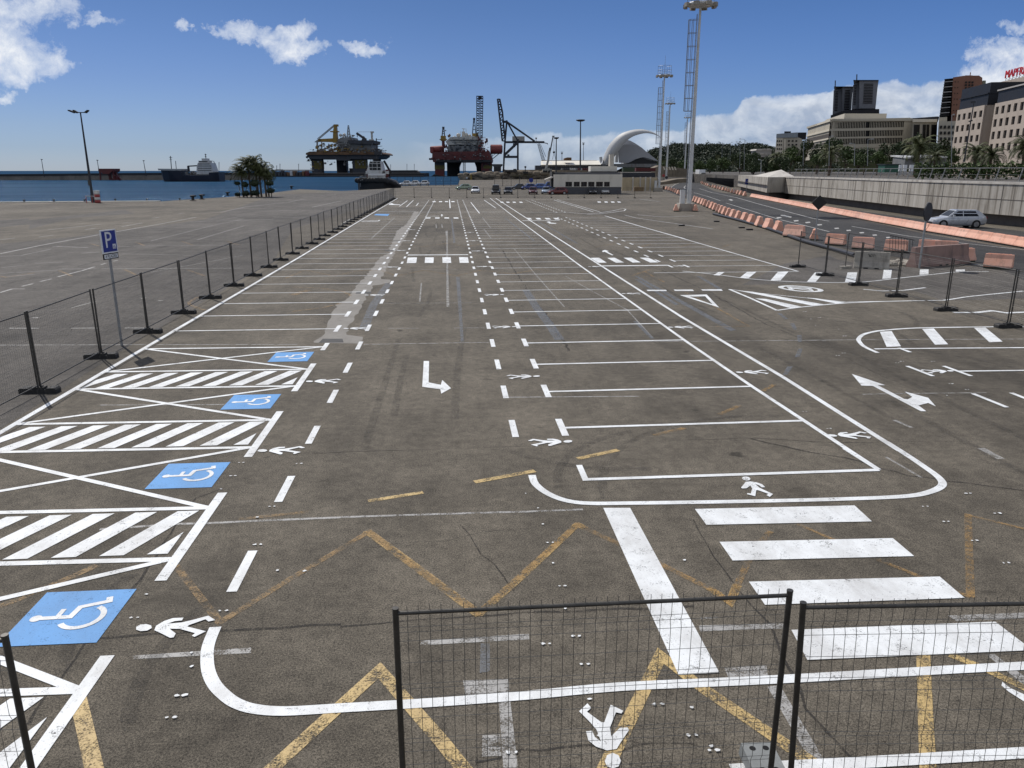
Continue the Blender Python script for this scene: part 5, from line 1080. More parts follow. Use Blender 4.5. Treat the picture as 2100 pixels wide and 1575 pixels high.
# ---------------------------------------------------------------- far things: built at their own distance in a frame square to the view
class Far:
    """pixel outlines (zoomed by k from ox, oy) turned into metres at distance Y"""
    def __init__(s, Y, k=1.0, ox=0, oy=0, px=None, skew=False):
        s.Y, s.k, s.ox, s.oy = Y, k, ox, oy; s.x0 = W(px, 350, Y)[0] if px is not None else 0; s.sk = s.x0/Y if skew else 0.0
    def root(s, name, label, cat, group=None, z=0):
        return thing(name, label, cat, (*c2l(s.x0, s.Y), 0), YAW, group)
    def p(s, x, y): X, Z = W(s.ox + x/s.k, s.oy + y/s.k, s.Y); return X - s.x0, Z
    def box(s, mb, x0, y0, x1, y1, d0, d1):
        a, zt_ = s.p(x0, y0); b_, zb_ = s.p(x1, y1); n = len(mb.v); mb.box(min(a,b_), max(a,b_), d0, d1, min(zb_,zt_), max(zb_,zt_)); s.shear(mb, n)
    def poly(s, mb, pts, d0, d1): n = len(mb.v); mb.prism([s.p(*q) for q in pts], d0, d1); s.shear(mb, n)
    def shear(s, mb, n):    # plan of a block whose side walls run off at an angle
        if s.sk: mb.v[n:] = [(x + y*s.sk, y, z) for x, y, z in mb.v[n:]]
    def bar(s, mb, a, b_, w, d=0, d2=None):
        p, q = s.p(*a), s.p(*b_); mb.beam((p[0], d, p[1]), (q[0], d if d2 is None else d2, q[1]), w)
    def tube(s, mb, a, b_, r, d=0, r2=None, n=8): p, q = s.p(*a), s.p(*b_); mb.tube((p[0], d, p[1]), (q[0], d, q[1]), r, r2, n)
    def lattice(s, mb, a, b_, w, n, r, d=0, w2=None): p, q = s.p(*a), s.p(*b_); mb.lattice((p[0], d, p[1]), (q[0], d, q[1]), w, n, r, w2, (0,1,0))
    def m(s): return s.Y/F/s.k      # metres per zoomed pixel, roughly
def clutter(F_, mb, x0, y0, x1, y1, n, seed, d0, d1, s0=6, s1=26):
    """deck machinery: a random crowd of housings, pipes and posts inside a pixel box"""
    r = random.Random(seed)
    for i in range(n):
        x = r.uniform(x0, x1); w = r.uniform(s0, s1); h = r.uniform(s0*.6, s1); y = y1 - r.random()**1.6*(y1-y0-h); d = r.uniform(d0, d1)
        t_ = r.random()
        if t_ < .55: F_.box(mb, x-w/2, y-h, x+w/2, y, d-2, d+2)
        elif t_ < .8: F_.tube(mb, (x, y-h), (x+r.uniform(-4,4), y), F_.m()*r.uniform(1.5,5), d)
        else: F_.tube(mb, (x-w, y-h*.6), (x+w, y-h*.6+r.uniform(-5,5)), F_.m()*r.uniform(1.5,3), d)
M_RUST = mat('rust_orange_steel', (0.14,0.075,0.036), 0.75, var=0.5, scale=.12, dirt=(0.03,0.025,0.02)); M_DGREY = mat('rig_dark_grey', (0.042,0.046,0.055), 0.7, var=0.35, scale=.10, dirt=(0.03,0.025,0.02))
M_RIGG = mat('rig_grey', (0.18,0.185,0.185), 0.7, var=0.35, scale=.10, dirt=(0.10,0.07,0.05)); M_RIGY = mat('rig_yellow', (0.26,0.165,0.025), 0.6, var=0.2, scale=.1, dirt=(0.16,0.09,0.03))
M_RIGW = mat('rig_white', (0.46,0.45,0.41), 0.6, var=0.2, scale=.1, dirt=(0.25,0.18,0.13)); M_RIGR = mat('rig_red', (0.10,0.016,0.014), 0.6, var=0.3, scale=.1, dirt=(0.08,0.018,0.015))
M_CRANEB = mat('crane_blue_black', (0.018,0.020,0.030), 0.6, var=0.3, scale=.2); M_OLIVE = mat('column_olive', (0.105,0.088,0.016), 0.7, var=0.3, scale=.1, dirt=(0.10,0.05,0.02))
# breakwater with its inner quay, hopper and lamp posts
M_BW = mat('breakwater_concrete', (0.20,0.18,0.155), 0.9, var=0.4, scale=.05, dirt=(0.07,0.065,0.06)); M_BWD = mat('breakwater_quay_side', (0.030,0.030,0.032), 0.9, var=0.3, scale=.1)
fb = Far(600, 6, 0, 330, 200); bw = fb.root('breakwater', 'long concrete breakwater wall across the harbour at the far left', 'breakwater')
b = MB(); fb.poly(b, [(-1500,180),(0,170),(1000,158),(2100,150),(3100,148),(3100,320),(-1500,320)], 40, 52); b.build('parapet_wall', M_BW, bw)
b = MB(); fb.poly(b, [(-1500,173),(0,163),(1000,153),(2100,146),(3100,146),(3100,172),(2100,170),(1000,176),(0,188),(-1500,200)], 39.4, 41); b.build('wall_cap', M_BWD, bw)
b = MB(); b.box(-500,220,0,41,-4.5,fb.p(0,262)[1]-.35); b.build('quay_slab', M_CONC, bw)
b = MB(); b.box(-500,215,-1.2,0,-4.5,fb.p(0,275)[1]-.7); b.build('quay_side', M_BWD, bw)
fh_ = Far(612, 6, 0, 330, 225); hp = fh_.root('loading_hopper', 'dark red bulk hopper on legs standing on the far breakwater quay', 'hopper')
b = MB(); p = [fh_.p(*q) for q in ((1258,95),(1430,95),(1430,125),(1385,160),(1320,160),(1258,125))]; b.prism(p, -6, 6); b.build('bin', M_RIGR, hp)
for x in (1265, 1425): b = MB(); fh_.bar(b, (x,120), (x+6,238), .9, -4); b.build('leg', M_RIGR, hp)
b = MB(); fh_.bar(b, (1350,150), (1360,235), 1.6); fh_.bar(b, (1330,165), (1390,235), .9); fh_.bar(b, (1400,150), (1470,238), 1.4, 2); fh_.box(b, 1400,180,1450,235, -2, 4); b.build('chute', M_RIGR, hp)
for i, (x, y0, y1) in enumerate(((510,-20,160),(1195,-10,155),(1765,-5,150))):
    fl = Far(635, 6, 0, 330, x/6); t_ = fl.root('lamp_post', 'thin lamp post on the far breakwater, %s from the left' % ordinal(i), 'lamp post', 'lamp posts on the breakwater')
    b = MB(); fl.tube(b, (x+35,y1+40), (x,y0), .32, 0, .2, 5); fl.bar(b, (x-8,y0), (x+14,y0+3), .5); b.build('pole', M_DSTEEL, t_)
# moored ship
fs = Far(560, 6, 320, 300, 395); sh = fs.root('cargo_ship', 'dark blue hulled ship with white deckhouse moored at the breakwater', 'ship')
M_HULL = mat('ship_hull', (0.010,0.012,0.024), 0.5, var=0.3, scale=.1); M_SHIPW = mat('ship_white', (0.46,0.46,0.45), 0.5, var=0.15, scale=.2, dirt=(0.25,0.2,0.16))
def hull(mb, stn):
    """stations (x, half beam deck, half beam waterline, deck z, keel z)"""
    loft(mb, [[(x,-w0,zd),(x,-w1,zk),(x,w1,zk),(x,w0,zd)] for x, w0, w1, zd, zk in stn], False)
X = lambda x: fs.p(x,400)[0]; Z = lambda y: fs.p(400,y)[1]
b = MB(); hull(b, [(X(75),.6,.2,Z(280),Z(330)),(X(105),3,.6,Z(282),-4),(X(200),6,4,Z(290),-4),(X(360),7,6,Z(300),-4),(X(365),7,6,Z(355),-4),(X(700),7,6,Z(355),-4),(X(705),7,6,Z(322),-4),(X(815),6.5,5,Z(318),-4)]); b.build('hull', M_HULL, sh)
b = MB(); fs.poly(b, [(72,275),(360,278),(362,300),(80,296)], -6.6, 6.6); b.build('bow_bulwark', mat('ship_bulwark', (0.30,0.31,0.31), .6, var=.2), sh)
b = MB(); fs.poly(b, [(530,345),(535,250),(548,205),(700,205),(720,260),(738,310),(735,345)], -5, 5); fs.box(b, 548,178,665,206,-4,4); fs.box(b, 580,150,640,180,-3,3); b.build('deckhouse', M_SHIPW, sh)
b = MB()
for y in (215,240,268,295): fs.box(b, 552,y,715 if y > 230 else 690,y+7,-5.08,-4.9)
fs.box(b, 556,184,660,194,-4.1,-3.95); b.build('window_band', M_BLACK, sh)
b = MB(); fs.tube(b, (608,92),(614,155),.28); fs.bar(b,(597,100),(622,102),.3); fs.bar(b,(600,125),(620,126),.3); fs.tube(b,(690,180),(725,300),.25,3); fs.bar(b,(660,178),(700,182),.3); b.build('mast', M_DSTEEL, sh)
b = MB(); fs.tube(b, (178,120),(190,280),.3); fs.bar(b,(160,135),(200,140),.25); fs.bar(b,(165,160),(196,165),.2); fs.tube(b,(240,180),(250,285),.22); b.build('foremast', M_DSTEEL, sh)
b = MB(); fs.bar(b,(390,245),(530,238),.8); fs.bar(b,(395,245),(405,310),1.2); b.build('deck_crane', M_DSTEEL, sh)
b = MB(); clutter(fs, b, 380,300,530,352,26,4,-4,4,6,22); b.build('deck_gear', M_RIGG, sh)
# low wharf between ship and rigs
fw = Far(1000, 6, 320, 300, 590); wf = fw.root('wharf', 'low dark wharf with sheds and stacked goods left of the yellow rig', 'wharf')
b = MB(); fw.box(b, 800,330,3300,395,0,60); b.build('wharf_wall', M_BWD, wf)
b = MB(); fw.box(b, 1340,288,1870,300,0,30); fw.box(b, 1470,284,1510,300,0,20); b.build('shed_roof', M_RIGG, wf)
r_ = random.Random(8)
for i in range(15):
    b = MB(); x = 1350 + i*37; w = r_.uniform(15,34); fw.box(b, x, r_.uniform(300,330), x+w, 362, -14, -2); b.build('stacked_load', [M_RUST, M_DGREY, M_SHIPW, M_RIGR][r_.choice((0,1,1,1,2,3,0))], wf)
b = MB(); fw.box(b, 1340,362,3300,372,-16,0); b.build('floating_dock', M_BWD, wf)
for i, (x, y0) in enumerate(((775,200),(1525,218),(1755,218),(1485,240))):
    fl = Far(1030, 6, 320, 300, 320+x/6); t_ = fl.root('lamp_post', 'thin far lamp post above the low wharf, %s from the left' % ordinal((0,2,3,1)[i]), 'lamp post', 'lamp posts on the wharf'); b = MB(); fl.tube(b,(x,y0),(x,335),.35,0,.25,5); fl.bar(b,(x-4,y0),(x+6,y0),.5); b.build('pole', M_DSTEEL, t_)
fo = Far(1500, 4.2, 600, 180, 830); ob = fo.root('breakwater', 'low outer breakwater right of the tug boat', 'breakwater'); b = MB(); fo.poly(b, [(560,712),(1060,710),(1085,725),(1085,760),(560,760)], 0, 30); b.build('rubble_bank', M_BWD, ob)
for x, y in ((985,655),(1048,655),(845,660)):
    fl = Far(1510, 4.2, 600, 180, 600+x/4.2); t_ = fl.root('lamp_post', 'faint lamp post on the low outer breakwater right of the tug', 'lamp post', 'lamp posts on the outer breakwater'); b = MB(); fl.tube(b,(x,y),(x,715),.45,0,.3,5); b.build('pole', M_DSTEEL, t_)
# yellow rig
f1 = Far(1150, 9.843, 620, 240, 712); rg1 = f1.root('oil_rig', 'semi-submersible oil rig with olive-yellow columns and a yellow crane, left one of two', 'oil rig')
def column(F_, root, x0, x1, yt, yb, d, m_, bands):
    a, c = F_.p(x0, yt), F_.p(x1, yb); r = abs(c[0]-a[0])/2; cx_ = (a[0]+c[0])/2
    b = MB(); b.cbox((cx_, d, (a[1]+c[1])/2), (2*r, 2*r*.9, a[1]-c[1])); o = b.build('column', m_, root)
    for (y0, y1, mm, e) in bands:
        z0, z1 = F_.p(0,y0)[1], F_.p(0,y1)[1]; b = MB(); b.cbox((cx_+2*r*e, d, (z0+z1)/2), (2*r*(1-2*abs(e))+.5, 2*r*.9+.5, abs(z0-z1))); b.build('paint_band', mm, o)
column(f1, rg1, 225, 455, 760, 1200, -8, M_DGREY, [(890,1045,M_OLIVE,.13)]); column(f1, rg1, 1045, 1330, 760, 1200, -8, M_DGREY, [(870,1040,M_OLIVE,.1)])
column(f1, rg1, 545, 780, 760, 1200, 50, M_DGREY, []); column(f1, rg1, 1310, 1480, 760, 1190, 50, M_DGREY, [])
b = MB(); f1.box(b, 200,1140,560,1210,-16,70); f1.box(b, 990,1035,1400,1210,-16,70); b.build('pontoon', M_BWD, rg1)
b = MB(); f1.poly(b, [(190,745),(1620,745),(1640,790),(1560,845),(1040,850),(1000,880),(780,880),(730,850),(240,850),(165,800)], -22, 62); b.build('lower_hull', M_DGREY, rg1)
b = MB(); f1.poly(b, [(165,735),(240,705),(1640,715),(1690,745),(1690,765),(165,770)], -26, 66); b.build('deck_edge', M_RUST, rg1)
b = MB(); f1.box(b, 990,540,1440,735,-20,40); b.build('derrick_house', M_RIGG, rg1)
b = MB(); f1.poly(b, [(985,480),(1510,485),(1500,545),(1440,560),(1020,545)], -26, 30); b.build('helideck_truss', M_DGREY, rg1)
b = MB(); f1.poly(b, [(735,720),(735,490),(800,420),(1010,410),(1030,470),(1030,720)], -10, 40); b.build('accommodation', M_RIGG, rg1)
b = MB()
for y in (505,560,600,650,690): f1.box(b, 755,y,980,y+14,-10.4,-9.5)
b.build('window_band', M_BLACK, rg1)
b = MB(); clutter(f1, b, 330,520,760,735,110,21,-24,20,12,60); clutter(f1, b, 1400,640,1680,760,40,22,-24,20,10,50); b.build('deck_machinery', M_RIGG, rg1)
b = MB(); clutter(f1, b, 340,560,760,735,34,71,-27,-20,10,44); clutter(f1, b, 760,590,1440,735,30,72,-27,-22,8,34); clutter(f1, b, 230,870,460,1060,10,73,-26,-22,8,40); b.build('yellow_gear', M_RIGY, rg1)
b = MB(); clutter(f1, b, 740,480,1500,730,90,74,-26,-21,8,44); clutter(f1, b, 380,880,1400,980,26,75,-24,-10,8,40); b.build('hull_fittings', M_RIGG, rg1)
b = MB(); clutter(f1, b, 250,640,1600,735,110,23,-26,-16,8,40); b.build('deck_pipework', M_RUST, rg1)
b = MB(); clutter(f1, b, 740,350,1090,480,40,24,-8,20,10,40)
b.build('roof_gear', M_RIGG, rg1)
for x, y, r in ((860,360,30),(780,370,28),(840,405,20),(985,385,16)): b = MB(); p = f1.p(x,y); b.ball((p[0],-4,p[1]), r*f1.m()); b.build('radome', M_RIGW, rg1)
b = MB(); f1.poly(b, [(630,520),(635,290),(655,160),(690,155),(700,290),(720,520)], -5, 5); f1.box(b, 575,285,735,305,-6,6); f1.box(b, 640,150,725,190,-3,3); f1.poly(b, [(330,445),(640,430),(720,470),(720,510),(330,500)], -3, 3); b.build('main_crane', M_RIGY, rg1)
b = MB(); f1.bar(b,(640,165),(310,440),1.0,-1); f1.bar(b,(645,180),(330,445),1.0,1); f1.bar(b,(295,480),(295,590),1.2); f1.poly(b,[(250,510),(330,445),(400,450),(380,500)],-3,3); b.build('crane_boom', M_RIGG, rg1)
for x in (335,415): b = MB(); f1.bar(b,(x,500),(x,700),1.2,-8); b.build('flare_support', M_RIGG, rg1)
b = MB(); f1.bar(b,(1095,325),(1290,460),3.2); f1.bar(b,(1105,320),(1110,410),.8); f1.poly(b,[(1200,470),(1240,385),(1300,470)],-3,3); b.build('deck_crane', M_DGREY, rg1)
b = MB(); f1.box(b,1385,310,1425,480,-2,2); f1.box(b,1380,290,1440,320,-3,3); f1.box(b,1350,450,1440,480,-3,3); f1.bar(b,(1390,300),(1120,300),.4); b.build('stack', M_RIGW, rg1)
b = MB(); f1.lattice(b,(935,420),(930,170),4.5,8,.5,0,1.2); b.build('radio_mast', M_RIGG, rg1)
b = MB(); clutter(f1, b, 150,760,260,900,16,25,-24,0,8,40); clutter(f1, b, 180,900,240,1100,8,27,-20,0,6,26); clutter(f1, b, 240,1080,560,1180,40,26,-30,-14,8,34); b.build('fender_gear', M_DGREY, rg1)
# red rig
f2 = Far(1080, 7.778, 870, 190, 955); rg2 = f2.root('oil_rig', 'red semi-submersible oil rig with white deckhouse and tall lattice boom, right one of two', 'oil rig')
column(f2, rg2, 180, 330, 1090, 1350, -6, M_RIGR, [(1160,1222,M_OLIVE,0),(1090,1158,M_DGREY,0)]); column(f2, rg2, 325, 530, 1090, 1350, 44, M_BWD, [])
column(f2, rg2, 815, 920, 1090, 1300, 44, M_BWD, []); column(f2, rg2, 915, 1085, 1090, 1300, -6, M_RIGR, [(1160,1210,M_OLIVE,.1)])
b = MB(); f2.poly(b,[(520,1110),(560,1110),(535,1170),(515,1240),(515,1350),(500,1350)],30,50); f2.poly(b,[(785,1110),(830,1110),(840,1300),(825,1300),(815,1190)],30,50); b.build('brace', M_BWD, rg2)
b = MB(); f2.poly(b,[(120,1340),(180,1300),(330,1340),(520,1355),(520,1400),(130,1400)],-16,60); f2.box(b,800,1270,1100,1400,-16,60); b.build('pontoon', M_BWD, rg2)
b = MB(); f2.poly(b,[(150,950),(1040,940),(1085,1070),(1080,1110),(165,1110),(150,1050)],-20,56); b.build('lower_hull', M_RIGR, rg2)
b = MB(); f2.box(b,210,1075,1080,1112,-21,57); b.build('keel_shadow_strip', M_BWD, rg2)  # dark solid strip standing in for the shade under the hull
b = MB(); f2.poly(b,[(385,960),(385,860),(900,855),(900,960)],-17,40); b.build('deck_house', M_RIGG, rg2)
b = MB(); f2.poly(b,[(355,790),(430,715),(800,700),(930,760),(930,850),(600,845),(400,860)],-15,38); b.build('accommodation', M_RIGW, rg2)
b = MB(); f2.box(b,420,758,880,772,-15.5,-14.8); f2.box(b,400,838,900,850,-15.6,-14.8); f2.box(b,450,790,860,796,-15.5,-14.8); b.build('window_band', M_BLACK, rg2)
for x, y, r in ((545,680,32),(670,675,30),(725,690,24),(480,715,22)): b = MB(); p = f2.p(x,y); b.ball((p[0],0,p[1]), r*f2.m()); b.build('radome', M_RIGW, rg2)
b = MB()
f2.box(b,600,620,650,700,-2,2); f2.bar(b,(578,615),(580,690),.5); f2.bar(b,(600,575),(655,580),.7); f2.bar(b,(625,570),(625,640),.8); f2.bar(b,(668,570),(668,660),.5); b.build('roof_gear', M_RIGW, rg2)
def tower_crane(F_, root, xl, xr, ytop, ymid, ybase, cab):
    b = MB(); xm = (xl+xr)/2; F_.bar(b,(xl,ymid),(xm-6,ytop),1.0,-2); F_.bar(b,(xr,ymid),(xm+6,ytop),1.0,-2); F_.bar(b,(xl,ymid),(xm-6,ytop),1.0,2); F_.bar(b,(xr,ymid),(xm+6,ytop),1.0,2)
    for t in (.25,.5,.75): F_.bar(b,(xl+(xm-xl)*t,ymid+(ytop-ymid)*t),(xr+(xm-xr)*t,ymid+(ytop-ymid)*t),.8)
    F_.box(b,xm-18,ytop-6,xm+18,ytop+22,-1.5,1.5); b.build('a_frame', M_DGREY, root)
    b = MB(); F_.box(b,*cab,-4,4); F_.box(b,cab[0]-15,cab[3]-30,cab[2]+15,cab[3]-15,-5,5); b.build('crane_cab', M_RIGY, root)
    b = MB(); F_.box(b,xm-22,cab[3],xm+22,ybase,-3,3); b.build('crane_pedestal', M_RIGR, root)
tower_crane(f2, rg2, 285, 325, 550, 690, 870, (265,690,345,770)); tower_crane(f2, rg2, 770, 822, 410, 650, 950, (765,650,860,760))
b = MB(); f2.lattice(b,(883,720),(888,60),7.5,17,.65,-2,8.2); f2.box(b,862,55,918,110,-5,1); b.build('lattice_boom', M_CRANEB, rg2)
b = MB(); f2.box(b,105,870,160,960,-12,6); f2.tube(b,(110,915),(320,900),4.6,-4,None,12); f2.tube(b,(1060,905),(1240,905),6.2,-4,None,14); f2.tube(b,(150,1010),(240,1040),5,-6,None,10); b.build('tank', mat('tank_red',(0.20,0.035,0.03),.5,var=.2,scale=.2), rg2)
b = MB(); f2.box(b,1055,850,1068,950,-9,2); f2.box(b,1235,850,1250,955,-9,2); f2.bar(b,(1085,1060),(1210,960),1.0); f2.bar(b,(1045,1040),(1075,960),.8); f2.bar(b,(1080,960),(1085,1060),.8); f2.bar(b,(1085,1010),(1160,960),.6); f2.box(b,85,1045,160,1075,-8,4); b.build('outrigger', M_DGREY, rg2)
b = MB(); clutter(f2, b, 270,830,400,960,30,31,-20,-10,10,44); clutter(f2, b, 860,700,1030,960,70,32,-20,-8,10,50); clutter(f2, b, 150,960,1040,1080,60,33,-21,-17,8,36); b.build('deck_machinery', M_RIGR, rg2)
b = MB(); clutter(f2, b, 390,700,930,860,60,76,-18,-15,8,40); clutter(f2, b, 180,960,1040,1090,30,77,-23,-20,6,24); b.build('hull_fittings', M_RIGG, rg2)
b = MB(); clutter(f2, b, 390,850,900,960,60,34,-18,-15,8,34); clutter(f2, b, 900,900,1085,1300,40,35,-16,-8,8,40); b.build('deck_pipework', M_DGREY, rg2)
b = MB(); f2.lattice(b,(648,1300),(645,1110),3.0,10,.35,-10); b.build('access_tower', M_RIGG, rg2)
b = MB(); f2.poly(b,[(370,690),(410,655),(425,690),(390,720)],-2,2); f2.bar(b,(330,600),(350,610),1.2); b.build('crane_boom', M_RUST, rg2)
# container crane
f3 = Far(820, 7.778, 870, 190, 1048); cc = f3.root('container_crane', 'black ship-to-shore gantry crane with its boom raised upright', 'crane')
for d in (-9, 9):
    b = MB(); f3.poly(b,[(1252,1255),(1262,1020),(1275,790),(1305,450),(1330,450),(1300,790),(1288,1020),(1275,1255)],d-1.2,d+1.2); b.build('front_leg', M_CRANEB, cc)
    b = MB(); f3.box(b,1480,745,1506,1252,d-1.2,d+1.2); b.build('rear_leg', M_CRANEB, cc)
    b = MB(); f3.bar(b,(1270,1025),(1490,1025),2.0,d); f3.bar(b,(1275,1000),(1480,805),2.2,d); b.build('side_brace', M_CRANEB, cc)
    b = MB(); f3.bar(b,(1322,465),(1490,770),1.3,d*.6); f3.bar(b,(1330,475),(1760,775),1.3,d*.6); f3.bar(b,(1260,465),(1310,465),1.6,d*.6); b.build('stay', M_CRANEB, cc)
b = MB(); f3.box(b,1285,775,1915,805,-4,4); f3.bar(b,(1915,800),(1970,812),.8); f3.bar(b,(1970,812),(1970,830),.5); b.build('girder', M_CRANEB, cc)
b = MB()
for d in (-3.4, 3.4): f3.bar(b,(1245,770),(1170,105),1.5,d); f3.bar(b,(1290,770),(1248,310),1.5,d); f3.bar(b,(1248,310),(1205,105),1.5,d)
for i in range(9): t = i/8; f3.bar(b,(1245-75*t,770-665*t),(1290-42*min(1,t/.69)-(43*(max(0,t-.69)/.31)),770-460*min(1,t/.69)-205*(max(0,t-.69)/.31)),1.2); 
for i in range(8):
    t, u = i/8, (i+1)/8; f3.bar(b,(1245-75*t,770-665*t),(1290-42*min(1,u/.69)-(43*(max(0,u-.69)/.31)),770-460*min(1,u/.69)-205*(max(0,u-.69)/.31)),.8)
b.build('raised_boom', M_CRANEB, cc)
b = MB(); f3.box(b,1405,700,1600,772,-6,6); b.build('machine_house', mat('machine_house',(0.30,0.29,0.27),.7,var=.15,scale=.2), cc)
b = MB(); f3.box(b,1325,985,1360,1020,-3,3); f3.box(b,1415,810,1450,870,-3,3); b.build('cab', M_DGREY, cc)
b = MB(); f3.box(b,1250,1225,1290,1262,-12,12); f3.box(b,1475,1225,1512,1262,-12,12); b.build('bogie', M_BLACK, cc)
f4 = Far(790, 7.778, 870, 190, 1020); st = f4.root('storage_silo', 'dark portal frame between the red rig and the gantry crane', 'structure'); b = MB(); f4.poly(b,[(1085,1140),(1250,1140),(1250,1165),(1225,1185),(1110,1185),(1085,1165)],-4,4); b.build('hopper_head', M_DGREY, st)
b = MB(); f4.box(b,1110,1185,1225,1262,-4,4); b.build('hopper_body', M_BWD, st)
# mobile crane and lattice crane, far lamps
f5 = Far(420, 7, 1090, 230, 1120); mc = f5.root('mobile_crane', 'pale grey mobile crane with its telescopic boom raised steeply', 'crane')
b = MB(); f5.poly(b,[(185,840),(215,840),(255,690),(272,560),(240,560),(225,690)],-.9,.9); b.build('boom_base', mat('crane_grey',(0.36,0.36,0.34),.5,var=.15), mc)
b = MB(); f5.poly(b,[(238,600),(268,600),(285,510),(255,510)],-.8,.8); f5.poly(b,[(268,520),(284,520),(318,345),(302,345)],-.6,.6); f5.poly(b,[(295,340),(330,338),(332,352),(298,352)],-.6,.6); b.build('boom_extension', mat('crane_dark',(0.10,0.10,0.10),.5,var=.2), mc)
b = MB(); f5.tube(b,(322,350),(322,570),.08); f5.tube(b,(322,585),(300,680),.08); f5.tube(b,(322,585),(348,680),.08); p = f5.p(322,575); b.ball((p[0],0,p[1]),.6); b.build('hook_block', M_BLACK, mc)
b = MB(); f5.box(b,160,815,290,850,-1.4,1.4); f5.box(b,205,800,260,818,-1.2,1.2); b.build('carrier', mat('crane_carrier',(0.25,0.25,0.23),.6,var=.2), mc)
for x in (180,210,255,278): b = MB(); p = f5.p(x,852); b.tube((p[0],-1.5,p[1]),(p[0],1.5,p[1]),.6,n=10); b.build('wheel', M_TYRE, mc)
f6 = Far(900, 7, 1090, 230, 1108); lc = f6.root('lattice_crane', 'thin grey lattice crane jib behind the white terminal roof', 'crane'); b = MB(); f6.lattice(b,(175,700),(100,455),3.2,12,.35,0,2.2); f6.tube(b,(130,460),(205,640),.25); f6.tube(b,(66,370),(66,450),.3); f6.box(b,55,365,78,385,-1,1); b.build('jib', M_RIGG, lc)
b = MB(); f6.box(b,150,690,200,740,-3,3); b.build('crane_cab', M_RIGG, lc)
for (Y, k, ox, oy, x, yt, yb, lab, w, m_) in ((300,7,1090,230,700,120,790,'tall dark lamp mast with a flat round head right of centre',62,M_DSTEEL),(330,7,1090,230,352,372,830,'dark lamp mast with a flat head beside the mobile crane',38,M_DSTEEL)):
    fl = Far(Y, k, ox, oy, ox+x/k); t_ = fl.root('lamp_mast', lab, 'lamp post'); b = MB(); fl.tube(b,(x,yb+40),(x+4,yt),.30,0,.18,8); b.build('pole', m_, t_)
    b = MB(); p = fl.p(x+4,yt); r = w*fl.m(); b.lathe([(0,-.35),(r*.5,-.35),(r,.0),(r*.95,.3),(0,.35)], (p[0],0,p[1]), 14); b.build('lamp_ring', m_, t_)
for (x, yt, yb, lab) in ((745,440,790,'thin grey light mast right of the tall lamp mast'),(437,575,760,'faint grey light mast above the white terminal')):
    fl = Far(700, 7, 1090, 230, 1090+x/7); t_ = fl.root('light_mast', lab, 'mast'); b = MB(); fl.tube(b,(x,yb),(x,yt),.3,0,.2,6); b.build('pole', M_RIGG, t_); b = MB()
    for d in (-14,0,14): fl.bar(b,(x,yt+35),(x+d,yt-10),.3)
    fl.box(b,x-12,yt+12,x+12,yt+26,-1,1); b.build('lamp_cluster', M_RIGG, t_)
# tug boat
ft = Far(228, 9.843, 620, 240, 777); tg = ft.root('tug_boat', 'tug boat with white wheelhouse and black fendered hull at the quay', 'boat')
M_TUGW = mat('tug_white', (0.58,0.58,0.56), 0.45, var=0.12, scale=.6, dirt=(0.30,0.25,0.2)); M_TUGB = mat('tug_black', (0.010,0.010,0.011), 0.7, var=0.4, scale=.5)
X = lambda x: ft.p(x,1200)[0]; Z = lambda y: ft.p(1500,y)[1]
b = MB(); hull(b, [(X(1140),2.2,1.6,Z(1250),-3.5),(X(1200),4.0,3.0,Z(1215),-3.5),(X(1400),5,4.6,Z(1225),-3.5),(X(1700),5,4.6,Z(1235),-3.5),(X(1850),4.2,3,Z(1280),-3.5),(X(1975),1.2,.6,Z(1370),-3.5)]); b.build('hull', M_TUGB, tg)
b = MB()
for i in range(13): x = 1160+i*62; p = ft.p(x, 1262+max(0,(x-1700))*.35); b.ball((p[0],-4.9+(.9 if x < 1200 or x > 1800 else 0),p[1]-.2),.75,.5,.75,10,6)
b.build('fenders', M_TUGB, tg)
b = MB(); ft.poly(b,[(1360,1235),(1370,1140),(1690,1140),(1700,1235)],-3,3); b.build('lower_deckhouse', M_TUGW, tg)
b = MB(); ft.box(b,1365,1140,1700,1180,-3.3,3.2); b.build('white_bulwark', mat('tug_bright_white',(0.78,0.78,0.77),.45,var=.06), tg)
b = MB(); ft.poly(b,[(1375,1140),(1330,1080),(1395,895),(1600,895),(1650,1080),(1630,1140)],-2.6,2.6); b.build('wheelhouse', M_TUGW, tg)
for (x0,y0,x1,y1) in ((1395,905,1450,930),(1465,905,1530,930),(1545,905,1600,930),(1385,945,1440,1010),(1450,945,1535,1010),(1550,945,1612,1010),(1392,1025,1440,1070),(1450,1025,1535,1070),(1550,1025,1612,1070)):
    b = MB(); ft.box(b,x0,y0,x1,y1,-2.72,-2.58); b.build('window', M_GLASS, tg)
for x0, x1 in ((1300,1345),(1690,1750)):
    b = MB(); ft.poly(b,[(x0,1220),(x0+4,1060),(x1-4,1060),(x1,1220)],-1.2,1.6); o = b.build('funnel', M_RIGR if x0 < 1500 else M_RIGR, tg); b = MB(); ft.box(b,x0-4,1090,x1+4,1150,-1.35,1.7); b.build('funnel_band', M_TUGW, o)
b = MB(); ft.bar(b,(1625,880),(1770,1130),.55,2); ft.bar(b,(1310,1090),(1400,900),.3,2); ft.bar(b,(1755,1080),(1770,1240),.3); b.build('exhaust_frame', M_TUGB, tg)
b = MB()
for i in range(6): ft.bar(b,(1400+i*33,820),(1400+i*33,895),.08,-1.8)
for y in (822,850,875): ft.bar(b,(1395,y),(1570,y),.08,-1.8)
